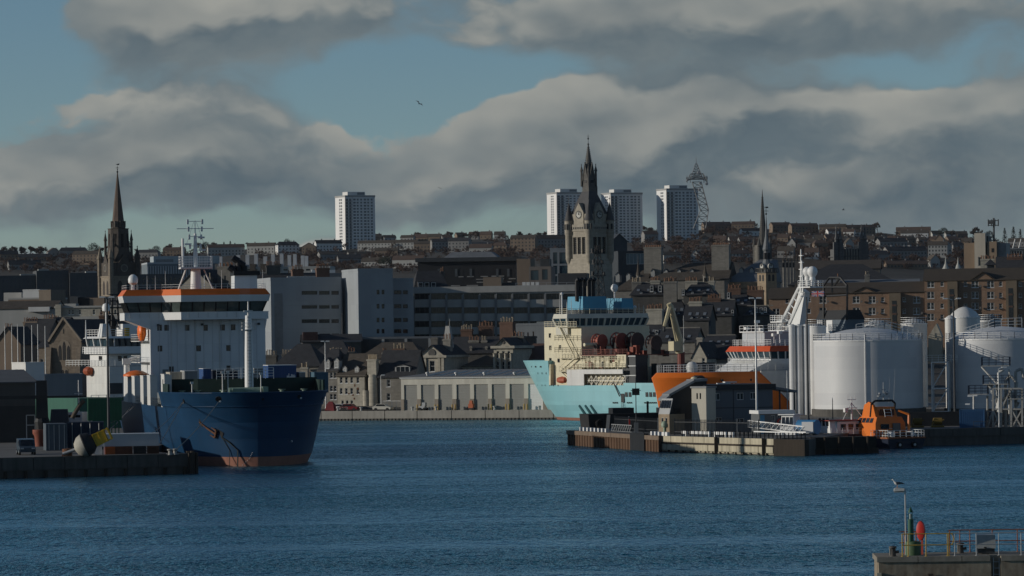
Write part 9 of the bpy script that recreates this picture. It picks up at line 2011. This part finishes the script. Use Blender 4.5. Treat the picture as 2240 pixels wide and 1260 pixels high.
  dk=mat('crane_dark',(.018,.02,.022),.6,.2,.5);k=MB();a,q=P(79,915),P(104,832);k.frust(a.x,q.x,-.9,.9,a.z,q.z,.1);k.build('mast_column',dk,S);k=MB();a,q=P(-30,874),P(190,863);k.box(a.x,P(84,870).x,-1.5,-1.0,a.z,q.z).box(P(100,870).x,q.x,-1.5,-1.0,a.z+.1,q.z-.1);k.build('jib',dk,S);k=MB();a,q=P(78,940),P(108,905);k.lathe([(.9,a.z),(1.1,(a.z+q.z)/2),(.7,q.z)],(P(92,930).x,0,0),12);k.build('slew_base',dk,S);k=MB();a,q=P(76,975),P(101,939);k.lathe([(.65,0),(.75,1.4),(1.0,1.8),(1.0,q.z)],((a.x+q.x)/2,-2,0),14);k.build('red_base',mat('red_brown_base',(.25,.075,.045),.7,.2,.6),S,True)
  k=MB();a,q=P(58,930,1),P(76,908,1);
  for x in (a.x,q.x): k.bar((x,1,0),(x,1,q.z),.12)
  for z in (q.z,a.z): k.bar((a.x,1,z),(q.x,1,z),.12)
  k.build('ladder_frame',galv,S)
  k=MB();a,q=P(104,930,3),P(155,895,3);k.frust(a.x,q.x,3,6,0,q.z,.5);k.build('engine_housing',navyD,S)
  def cont(px0,r0,px1,D,mt,lab,yaw,dep=6):
    b=B('shipping_container',lab,'container',px0,px1,r0,D,yaw,dep,mt,LQ);k=MB();k.box(0,b.L,0,dep,0,b.H);k.build('body',mt,b.root)
    for i in range(4): x=b.L*(i+.5)/4;k=MB();k.cyl((x,-.06,.1),(x,-.06,b.H-.1),.04,None,5);k.build('lock_rod',galv,b.root)
    k=MB();k.box(-.05,.12,-.09,0,0,b.H).box(b.L-.12,b.L+.05,-.09,0,0,b.H).box(.12,b.L-.12,-.09,0,b.H-.18,b.H).box(b.L/2-.04,b.L/2+.04,-.08,0,.1,b.H-.2);k.build('door_frame',mt,b.root)
  cont(101,927,146,574,mat('grey_blue_container',(.09,.11,.13),.6,.2,.6,.4),'grey blue shipping container, doors towards the camera, on the left quay',10);cont(148,923,226,580,mat('navy_container',(.016,.028,.055),.6,.2,.6),'long navy shipping container beside the grey blue one',4,3)
  # van
  p=at(57,990,556);S=thing('parked_van','dark blue grey van parked on the left quay','van',(p.x,p.y,LQ),R(-78));vm=mat('van_paint',(.05,.075,.10),.25,.1,.5)
  # local x along the van (front towards the camera)
  k=MB();prof=[(-2.3,.35),(2.2,.35),(2.3,.9),(1.55,1.15),(.95,1.95),(-2.2,2.05),(-2.35,1.0)];k.extr([(x,-1.0,z) for x,z in prof],(0,2.0,0));k.build('body',vm,S);k=MB();k.extr([(1.53,-.85,1.2),(1.53,.85,1.2),(1.0,.75,1.9),(1.0,-.75,1.9)],(.03,0,.02));k.build('windscreen',glass,S)
  for y in (-1.01,1.01): k=MB();k.extr([(1.3,y,1.2),(.9,y,1.8),(.1,y,1.8),(.1,y,1.2)],(0,.02 if y > 0 else -.02,0));k.build('side_window',glass,S)
  for x in (-1.5,1.5):
    for y in (-.95,.95): k=MB();k.cyl((x,y-.12,.36),(x,y+.12,.36),.36,None,16);w=k.build('wheel',tyre,S);k=MB();k.cyl((x,y-.14,.36),(x,y+.14,.36),.2,None,12);k.build('rim',galv,w)
  for y in (-.7,.7): k=MB();k.box(2.24,2.32,y-.2,y+.2,.75,.92);k.build('headlight',galv,S)
  # mooring buoy with yellow lantern cage
  p=at(186,1000,541.5);S=thing('mooring_buoy','big grey and black ball buoy lying on its side with yellow lantern cage','buoy',(p.x,p.y,LQ));F=Frame(S.location,0);P=lambda px,row,y=0.0: Vector(F.pt(px,row,'y',y));r=m(26,541);c=P(187,973);c.z=max(c.z,r*.98);ax=(P(240,948)-c).normalized()
  rot=ax.to_track_quat('Z','Y');k=MB();k.use(0).lathe([(.01,-r),(r*.5,-r*.87),(r*.87,-r*.5),(r,-.05*r),(r,.05*r)],(0,0,0),24);k.use(1).lathe([(r,.05*r),(r*.87,r*.5),(r*.5,r*.87),(.3,r)],(0,0,0),24);o=k.build('float',[mat('buoy_grey',(.42,.40,.34),.7,.25,.6,.3),mat('buoy_black',(.02,.02,.022),.6,.3,.6)],S,True);o.location=c;o.rotation_mode='QUATERNION';o.rotation_quaternion=rot
  k=MB();k.lathe([(r+.02,-.12),(r+.06,0),(r+.02,.12)],(0,0,0),24);o=k.build('band',black,S);o.location=c;o.rotation_mode='QUATERNION';o.rotation_quaternion=rot
  k=MB();q=.75;L0,L1=r*.9,(P(240,948)-c).length
  cs=[(q,q),(-q,q),(-q,-q),(q,-q)]
  for (x,y) in cs: k.bar((x,y,L0),(x*.9,y*.9,L1),.14)
  for t in (0,.35,.7,1):
    for i in range(4): a_,b_=cs[i],cs[(i+1) % 4];z=L0+(L1-L0)*t;k.bar((a_[0],a_[1],z),(b_[0],b_[1],z),.13)
  for i in range(4): a_,b_=cs[i],cs[(i+1) % 4];k.extr([(a_[0]*.98,a_[1]*.98,L0+.1),(b_[0]*.98,b_[1]*.98,L0+.1),(b_[0]*.95,b_[1]*.95,L0+(L1-L0)*.62),(a_[0]*.95,a_[1]*.95,L0+(L1-L0)*.62)],(0.0,0,.02))
  o=k.build('lantern_cage',yellow,S);o.location=c;o.rotation_mode='QUATERNION';o.rotation_quaternion=rot
  k=MB();k.cyl(c-ax*r*.95,P(137,1000)+Vector((0,0,.4)),.22,.18,8);k.build('tail_tube',galv,S);k=MB();k.extr([P(133,1002),P(150,1002),P(146,985),P(138,990)],(0,.8,0));k.build('tail_weight',rust,S);k=MB();a_=P(146,994);k.lathe([(.6,0),(.65,1.0),(.3,1.05)],(a_.x,.8,0),12);k.build('drum',rust,S)
  # white box trailer on rusty racks
  b=B('box_trailer','long white box trailer body standing on rusty frames at the quay edge','trailer',207,347,950,551,5,2.6,whiteD,LQ);z=b.F.pt(280,976,'y',0).z;k=MB();k.box(0,b.L,0,2.6,z,b.H);k.build('body',mat('trailer_white',(.46,.47,.48),.6,.1,.3,.4),b.root);k=MB();k.box(-.05,b.L+.05,-.06,2.65,b.H,b.H+.1);k.build('top_rail',white,b.root);k=MB();k.box(.0,.9,.2,2.4,0,z).box(1.1,1.3,-.05,.2,0,b.H);k.build('front_leg',whiteD,b.root)
  for (pa,pb,mt,lab,nm) in ((230,252,mat('orange_rack',(.45,.12,.03),.7,.25,1),'orange end','rack'),(252,290,mat('rust_rack',(.12,.045,.025),.8,.35,1),None,'rack'),(292,320,black,None,'rack'),(322,348,mat('rust_rack2',(.08,.04,.025),.8,.35,1),None,'rack')):
    p,q=b.F.pt(pa,990,'y',-.2),b.F.pt(pb,990,'y',-.2);k=MB();k.box(p.x,q.x,-.2,2.2,.02,z-.05);k.build(nm,mt,b.root)
    k=MB();n=4;[(k := MB(),k.box(p.x+(q.x-p.x)*(i+.1)/n,p.x+(q.x-p.x)*(i+.25)/n,-.3,-.2,.05,z-.1),k.build('rack_rib',mt,b.root)) for i in range(n)]
  for i,px in enumerate((372,383)):
    p=at(px,992,545+i);S=thing('bollard',('left' if i == 0 else 'right')+' of the two pale mooring bollards at the quay corner','bollard',(p.x,p.y,LQ));k=MB();k.lathe([(.32,0),(.25,.12),(.22,.5),(.38,.58),(.36,.72),(.1,.78)],(0,0,0),12);k.build('post',mat('worn_bollard',(.35,.34,.31),.7,.3,1),S,True);k=MB();k.cyl((-.5,0,.1),(.5,0,.1),.12,None,8);k.build('rope_coil',rope,S)
left_things()

# ================================================================== far quay small things
def far_things():
  def qp(px,back): u,v=UV(px,897);d=Vector((u/FPX,1));o=FA+FNB*back;k=o.dot(FNB)/d.dot(FNB);return d*k
  yaw=math.atan2(FDR.y,FDR.x)
  for i,px in enumerate((916,955,993,1033,1072,1110,1150)):
    for j,dx in enumerate((-3.5,3.0)):
      p=qp(px+dx,6.0);b=MB();b.lathe([(.14,0),(.14,1.15),(.1,1.25)],(0,0,0),8);o=b.build('guard_post',mat('yellow_post',(.45,.31,.10),.7,.25,1));o.location=(p.x,p.y,FQ);tag(o,('left' if j == 0 else 'right')+' yellow guard post at the '+ordn(i)+' pier of the shed from the left','post','yellow posts along the shed')
  for i,px in enumerate((739,790,902,954,1082,1180)):
    p=qp(px,.9);S=thing('bollard',ordn(i)+' from the left of the pale bollards on the far quay edge','bollard',(p.x,p.y,FQ+.15),0,'bollards on the far quay');b=MB();b.lathe([(.3,0),(.22,.15),(.2,.5),(.36,.55),(.34,.75),(.1,.8)],(0,0,0),10);b.build('post',harlP,S,True)
  # grey tractor, orange loader, red tarpaulin stack
  p=qp(926,3);S=thing('quay_tractor','small grey quay tractor in front of the shed doors','tractor',(p.x,p.y,FQ),yaw);b=MB();b.box(-.8,.5,-.5,.5,.4,1.0).box(-.1,.6,-.45,.45,1.0,1.7);b.build('body',galv,S)
  for x,y in ((-.6,-.55),(-.6,.55),(.5,-.55),(.5,.55)): b=MB();b.cyl((x,y-.1,.35),(x,y+.1,.35),.35,None,12);b.build('wheel',tyre,S)
  b=MB();b.box(-1.6,-.8,-.5,.5,.3,.5);b.build('tow_bed',greyD,S)
  p=qp(1031,4.5);S=thing('orange_loader','orange loader machine parked at a shed pier','loader',(p.x,p.y,FQ),yaw);b=MB();b.box(-.5,.5,-.4,.4,.5,1.3).frust(-.35,.35,-.35,.35,1.3,2.0,.08);b.build('cab',mat('loader_orange',(.50,.13,.05),.6,.2,1),S);b=MB();b.box(-1.4,.8,-.4,.4,.15,.5);b.build('chassis',black,S)
  for x in (-.9,.5): b=MB();b.cyl((x,-.45,.28),(x,.45,.28),.28,None,10);b.build('wheel',tyre,S)
  p=qp(724,4);S=thing('red_tarpaulin_stack','dark red tarpaulin covered stack beside the blue ship bow','stack',(p.x,p.y,FQ),yaw);b=MB();b.frust(-1.1,1.1,-.8,.8,0,1.5,.35);b.frust(-.7,.7,-.4,.4,1.5,2.0,.3);b.build('tarpaulin',mat('dark_red_tarp',(.15,.015,.02),.8,.25,1),S)
  a,c=qp(838,9),qp(877,8.5);S=thing('mesh_fence','grey steel mesh fence left of the quay shed','fence',(a.x,a.y,FQ));v=Vector((c.x-a.x,c.y-a.y,0))
  for i in range(5): b=MB();q=v*(i/4);b.bar(q,q+Vector((0,0,2.0)),.1);b.build('post',galv,S)
  b=MB()
  for i in range(30): q=v*(i/29);b.bar(q,q+Vector((0,0,1.9)),.025)
  b.bar(Vector((0,0,1.95)),v+Vector((0,0,1.95)),.06);tag(b.build('mesh',galv,S),kind='stuff')
  a,c=qp(700,12),qp(838,11);S=thing('low_wall','low dark boundary wall in front of the granite houses','wall',(a.x,a.y,FQ));v=Vector((c.x-a.x,c.y-a.y,0));b=MB();n=v.normalized();s_=Vector((-n.y,n.x,0))*.3;b.prism([(0,0),(v.x,v.y),(v.x+s_.x,v.y+s_.y),(s_.x,s_.y)],0,.9);b.build('wall',graniteD,S)
  for i,(px,mt,lab) in enumerate(((745,mat('car_white',(.6,.6,.6),.3,.05,1),'white parked car by the low wall'),(765,mat('car_red',(.16,.015,.02),.3,.05,1),'dark red parked car by the low wall'),(838,mat('car_pale',(.5,.48,.42),.3,.05,1),'pale parked car near the mesh fence'))):
    p=qp(px,9.5 if i < 2 else 7);S=thing('parked_car',lab,'car',(p.x,p.y,FQ),yaw);b=MB();pf=[(-2,.3),(2,.3),(2.05,.75),(1.2,.9),(.6,1.4),(-1.0,1.42),(-1.6,.95),(-2.05,.85)];b.extr([(x,-.8,z) for x,z in pf],(0,1.6,0));b.build('body',mt,S);b=MB();b.extr([(1.05,-.82,.93),(.55,-.82,1.33),(-.95,-.82,1.35),(-1.4,-.82,.95)],(0,.02,0));b.build('window',glass,S)
    for x in (-1.3,1.3): b=MB();b.cyl((x,-.85,.32),(x,.8,.32),.32,None,12);b.build('wheel',tyre,S)
far_things()

# ================================================================== near pier, bottom right
def near_pier():
  zp=6.05;D0=208.5;a=at(1922,1218,D0);yaw=R(-1.6);S=poly=None
  F=Frame((a.x,D0,zp),yaw);W=60.0;dep=3.9
  wm=mat('stained_pier_concrete',(.33,.285,.21),.9,.35,1.1,.35,bump=.6,tint=(.16,.10,.06))
  P=thing('pier',None,None,(a.x,D0,zp),yaw);P['kind']='structure'
  rx=[F.pt(2168,1230,'y',0).x,F.pt(2189,1230,'y',0).x]
  b=MB();b.box(0,rx[0],0,dep,-9,-.25).box(rx[0],rx[1],.5,dep,-9,-.252).box(rx[1],W,0,dep,-9,-.25);b.build('pier_wall',wm,P)
  cp=mat('pier_cope',(.26,.235,.19),.9,.35,.9,bump=.4);xs=[-.08,1.9,4.0,rx[0]-.02]
  for x0,x1 in list(zip(xs,[x-.03 for x in xs[1:]]))+[(rx[1]+.02,9),(9.03,20),(20.03,60)]: b=MB();b.box(x0,x1,-.07,dep+.05,-.25,0.0);b.build('cope_slab',cp,P)
  b=MB();b.box(rx[0],rx[1],.55,dep+.05,-.25,-.004);b.build('cope_slab',cp,P)
  # ladder in the recess
  L=thing('pier_ladder','steel ladder set in the dark recess of the near pier','ladder',(a.x,D0,zp),yaw);b=MB();x0,x1=rx[0]+.12,rx[1]-.06
  for x in (x0,x1): b.cyl((x,.12,-5),(x,.12,-.1),.022,None,6)
  b.build('stile',galv,L)
  for i in range(14): b=MB();b.cyl((x0,.12,-.3-i*.3),(x1,.12,-.3-i*.3),.018,None,6);b.build('rung',galv,L)
  # timber fender stub
  q=F.pt(2036,1256,'y',-.2);b=MB();b.box(q.x-.12,q.x+.12,-.28,-.05,q.z-.6,q.z+.02);b.build('fender_stub',timber,P);b=MB();b.box(-.1,.12,-.14,-.02,-1.2,-.75);b.build('corner_stone',stonelit,P)
  # rails
  ym=mat('faded_yellow_rail',(.50,.33,.06),.55,.3,3);rm=mat('rail_rust',(.30,.10,.05),.8,.3,3)
  def rail(name,lab,xa,xb,y,posts,m1,m2=None,h=1.08,cap=False):
    T=thing(name,lab,'railing',(a.x,D0,zp),yaw)
    for x in posts: b=MB();b.cyl((x,y,0),(x,y,h),.026,None,8);b.cyl((x,y,0),(x,y,.02),.07,None,8);b.build('post',m2 or m1,T,True)
    for z in (h*.5,h): b=MB();b.cyl((xa,y,z),(xb,y,z),.025,None,8);b.build('rail',m1,T,True)
    return T
  X_=lambda px,y=.25: F.pt(px,1215,'y',y).x
  rail('pier_railing','yellow painted front railing around the green light post on the near pier',X_(1973.5),X_(2086),.25,[X_(p) for p in (1974,1987,2026,2073,2076)],ym,None)
  T=rail('pier_railing','galvanised front railing along the right part of the near pier',X_(2088),X_(2300),.25,[X_(p) for p in (2089,2136,2185,2234,2283)],galv)
  b=MB();pts=[Vector((X_(2076),.25,1.08))+Vector((0.02*i,0,0)) for i in range(2)] ;c0=X_(2081);b.path([(X_(2076),.25,1.08),(c0,.25,1.08),(X_(2085.5),.25,.98),(X_(2086.5),.25,.81),(X_(2085.5),.25,.64),(c0,.25,.54),(X_(2076),.25,.54)],.025,8);b.build('rounded_end',ym,T,True)
  rail('pier_railing','rusty rear railing on the far side of the near pier',F.pt(2075,1208,'y',dep-.25).x,60*0+F.pt(2330,1208,'y',dep-.25).x,dep-.25,[F.pt(p,1208,'y',dep-.25).x for p in (2078,2100,2122,2171,2226,2280)],rm,rm)
  rail('pier_railing','short rusty railing on the left end of the near pier, behind the light post',X_(1973.5),F.pt(2015,1210,'y',2.6).x,2.6,[F.pt(p,1210,'y',2.6).x for p in (1979,2004,2012)],rm,rm)
  # gull lamp
  px=1982;x=F.pt(px,1212,'y',1.9).x;zt=F.pt(px,1071,'y',1.9).z;T=thing('pier_lamp','thin grey lamp post with white lantern head where a gull perches','lamp post',tuple(F.R @ Vector((x,1.9,0))+F.loc),yaw);b=MB();b.cyl((0,0,0),(0,0,zt),.045,.038,10).cyl((0,0,0),(0,0,.9),.055,None,10).cyl((0,0,zt-.02),(-.12,0,zt+.03),.038,None,8);b.build('pole',galv,T,True)
  hl=F.pt(1955,1070,'y',1.9).x-x;b=MB();z=zt;b.extr([(hl,-.14,z-.07),(hl+.03,-.12,z+.06),(hl+.2,-.12,z+.09),(-.05,-.12,z+.06),(-.04,-.14,z-.05)],(0,.27,0));b.build('lamp_head',mat('lantern_white',(.66,.64,.58),.5,.1,3),T);b=MB();b.box(hl+.02,-.06,-.11,.11,z-.13,z-.06);b.build('lamp_glass',mat('lamp_lens',(.35,.33,.28),.2,.1,3),T)
  # green light post
  gm=mat('light_post_green',(.020,.095,.055),.5,.25,1.5,.4);x=F.pt(1993,1212,'y',1.3).x;Zr=lambda r: F.pt(1993,r,'y',1.3).z;r_=m(6.3,209.7);T=thing('harbour_light','green harbour light post with lantern and pointed cap on the near pier','harbour light',tuple(F.R @ Vector((x,1.3,0))+F.loc),yaw);b=MB();b.lathe([(r_,0),(r_,Zr(1136)),(r_*.7,Zr(1135.5))],(0,0,0),18);b.build('post',gm,T,True)
  b=MB();b.lathe([(r_*.45,Zr(1136)),(r_*.45,Zr(1124))],(0,0,0),12);b.build('lantern',mat('lantern_lens',(.35,.40,.38),.15,.1,2),T,True)
  for i in range(4): an=R(45+90*i);b=MB();b.bar((r_*.8*math.cos(an),r_*.8*math.sin(an),Zr(1136)),(r_*.8*math.cos(an),r_*.8*math.sin(an),Zr(1121)),.02);b.build('lantern_bar',gm,T)
  b=MB();b.lathe([(r_*.9,Zr(1121)),(r_*.85,Zr(1119)),(.02,Zr(1109))],(0,0,0),12);b.build('cap',gm,T,True)
  gb=mat('light_base_green',(.07,.125,.06),.6,.25,1.5,.4);w=m(17,209.7);b=MB();b.lathe([(w,0),(w,Zr(1188)),(w*.9,Zr(1185)),(r_,Zr(1183))],(m(5,209),.1,0),20);b.build('base_drum',gb,T,True)
  # red lifebuoy housing
  x=F.pt(2015,1212,'y',1.8).x;Zq=lambda r: F.pt(2015,r,'y',1.8).z;T=thing('lifebuoy_case','bright red oval lifebuoy case on a post beside the green harbour light','lifebuoy case',tuple(F.R @ Vector((x,1.8,0))+F.loc),R(-24));z0,z1=Zq(1182),Zq(1139);zc,hh=(z0+z1)/2,(z1-z0)/2;ww=m(8.5,210)/.8;b=MB();n=18
  prof=[(.55,-.13),(.95,-.1),(1.0,0),(.95,.1),(.55,.13)];kk=len(b.v)
  for (s_,d) in prof:
    for i in range(n): t=2*math.pi*i/n;b.v.append((hh*.44*s_*math.cos(t),d*1.0,zc+hh*s_*math.sin(t)))
  for q in range(len(prof)-1):
    for i in range(n): j=(i+1) % n;b.face((kk+q*n+i,kk+q*n+j,kk+(q+1)*n+j,kk+(q+1)*n+i))
  b.face([kk+i for i in reversed(range(n))]);b.face([kk+(len(prof)-1)*n+i for i in range(n)]);b.build('case',red,T,True);b=MB();b.box(-.05,.05,.14,.2,0,zc+.2);b.build('post',mat('red_post',(.35,.05,.03),.6,.2,1),T)
  # bollards
  for (px,row,lab,y,sc) in ((1953,1217,'stubby iron bollard at the left corner of the near pier',.5,1.0),(2101,1208,'low dark iron bollard on the near pier behind the railing',2.8,1.05)):
    q=F.pt(px,1214,'y',y);T=thing('bollard',lab,'bollard',tuple(F.R @ Vector((q.x,y,0))+F.loc),yaw);b=MB();b.lathe([(.17*sc,0),(.15*sc,.1),(.14*sc,.36*sc),(.19*sc,.40*sc),(.18*sc,.48*sc),(.1,.5*sc)],(0,0,0),14);b.build('post',mat('iron_bollard',(.10,.09,.08),.7,.4,3),T,True);b=MB();b.cyl((.1,0,.2*sc),(.3,-.02,.23*sc),.06,.07,10);b.build('horn',mat('iron_bollard',(.10,.09,.08)),T,True)
    b=MB();b.box(-.16,-.11,-.12,.1,.05,.46*sc);b.build('paint_patch',mat('worn_white',(.40,.38,.33),.8,.3,4),T)
  # grey equipment bin
  x0,x1=F.pt(2138,1200,'y',1.6).x,F.pt(2178,1200,'y',1.6).x;T=thing('equipment_bin','grey metal equipment bin behind the railing on the near pier','bin',tuple(F.R @ Vector((x0,1.6,0))+F.loc),yaw);w=x1-x0;h=F.pt(2160,1170,'y',1.6).z;b=MB();b.prism([(.04,.05),(w-.04,.05),(w-.04,.9),(.04,.9)],.05,h*.32);b.build('base',greyD,T);b=MB();b.extr([(0,-.1,h*.3),(0,.95,h*.3),(0,.95,h),(0,.2,h*.98)],(w,0,0));b.build('lid',mat('bin_grey',(.34,.345,.32),.5,.2,1.5,.4),T);b=MB();b.box(w*.35,w*.5,-.13,-.1,h*.32,h*.38);b.build('latch',black,T)
  return F
NF=near_pier()
def gulls():
  wm,gm=mat('gull_white',(.72,.72,.70),.8,.06,4),mat('gull_grey',(.10,.11,.125),.8,.15,4)
  # perched gull on the lamp head, facing left
  h=NF.pt(1964,1066.5,'y',1.9);loc=NF.R @ h+NF.loc;S=thing('gull','white and dark grey gull perched on the near pier lamp','gull',loc,R(186))
  sec=[(-.27,.20,.012,.012),(-.16,.21,.04,.035),(-.05,.20,.075,.075),(.07,.21,.085,.09),(.15,.245,.065,.075),(.19,.30,.042,.05),(.21,.345,.036,.04),(.225,.375,.042,.042),(.25,.385,.040,.040),(.275,.383,.028,.027),(.295,.378,.01,.01)];b=MB();n=12;k=0
  for (x,z,ry,rz_) in sec:
    for i in range(n): t=2*math.pi*i/n;b.v.append((x,ry*math.cos(t),z+rz_*math.sin(t)))
  for q in range(len(sec)-1):
    for i in range(n): j=(i+1) % n;b.face((q*n+i,q*n+j,(q+1)*n+j,(q+1)*n+i))
  b.face(range(n));b.face(range((len(sec)-1)*n,len(sec)*n));b.build('body',wm,S,True)
  for s_ in (1,-1):
    b=MB();b.extr([(.11,s_*.088,.27),(.08,s_*.095,.17),(-.1,s_*.07,.16),(-.36,s_*.03,.175),(-.2,s_*.06,.25),(-.05,s_*.09,.28)],(0,s_*.015,0));b.build('wing',gm,S)
    b=MB();b.cyl((.03,s_*.04,0.0),(.02,s_*.04,.14),.009,None,6).box(-.01,.09,s_*.04-.03,s_*.04+.03,-.005,.012);b.build('leg',mat('gull_leg',(.45,.25,.18),.7,.1,5),S)
  b=MB();b.cyl((.29,0,.376),(.345,0,.366),.013,.004,6);b.build('beak',mat('gull_beak',(.6,.40,.05),.5,.1,5),S)
  # gulls on the wing
  for i,(px,row,D,rz_,bank,lab) in enumerate(((917,227,620,R(60),R(35),'dark gull in flight high in the middle of the sky'),(1845,459,900,R(10),R(-15),'tiny gull in flight low over the right skyline'),(962,412,1400,R(80),R(20),'very small distant gull right of the lone tower block'))):
    S=thing('flying_gull',lab,'gull',at(px,row,D),rz_);b=MB();sc=1.0
    b.lathe([(.01,-.28),(.06,-.15),(.075,.02),(.05,.17),(.035,.22),(.008,.29)],(0,0,0),8);o=b.build('body',gm,S,True);o.rotation_euler=(0,R(90),0)
    for s_ in (1,-1): b=MB();b.extr([(.08,0,.02),(-.1,0,.02),(-.08,s_*.32,.2),(-.16,s_*.68,.1),(-.08,s_*.66,.12),(.07,s_*.3,.22)],(0,0,.015));o=b.build('wing',gm,S);o.rotation_euler=(bank,0,0)
gulls()

# ================================================================== the harbour air
def haze():
  mt=bpy.data.materials.new('winter_haze');mt.use_nodes=True;nt=mt.node_tree;nt.nodes.clear();o=nt.nodes.new('ShaderNodeOutputMaterial');v=nt.nodes.new('ShaderNodeVolumePrincipled')
  v.inputs['Color'].default_value=(.80,.87,.95,1);v.inputs['Density'].default_value=.000010;v.inputs['Anisotropy'].default_value=0.0
  nt.links.new(v.outputs[0],o.inputs['Volume'])
  b=MB();b.box(-15000,15000,-900,31000,-5,175);h=b.build('haze',mt);tag(h,kind='stuff')
haze()
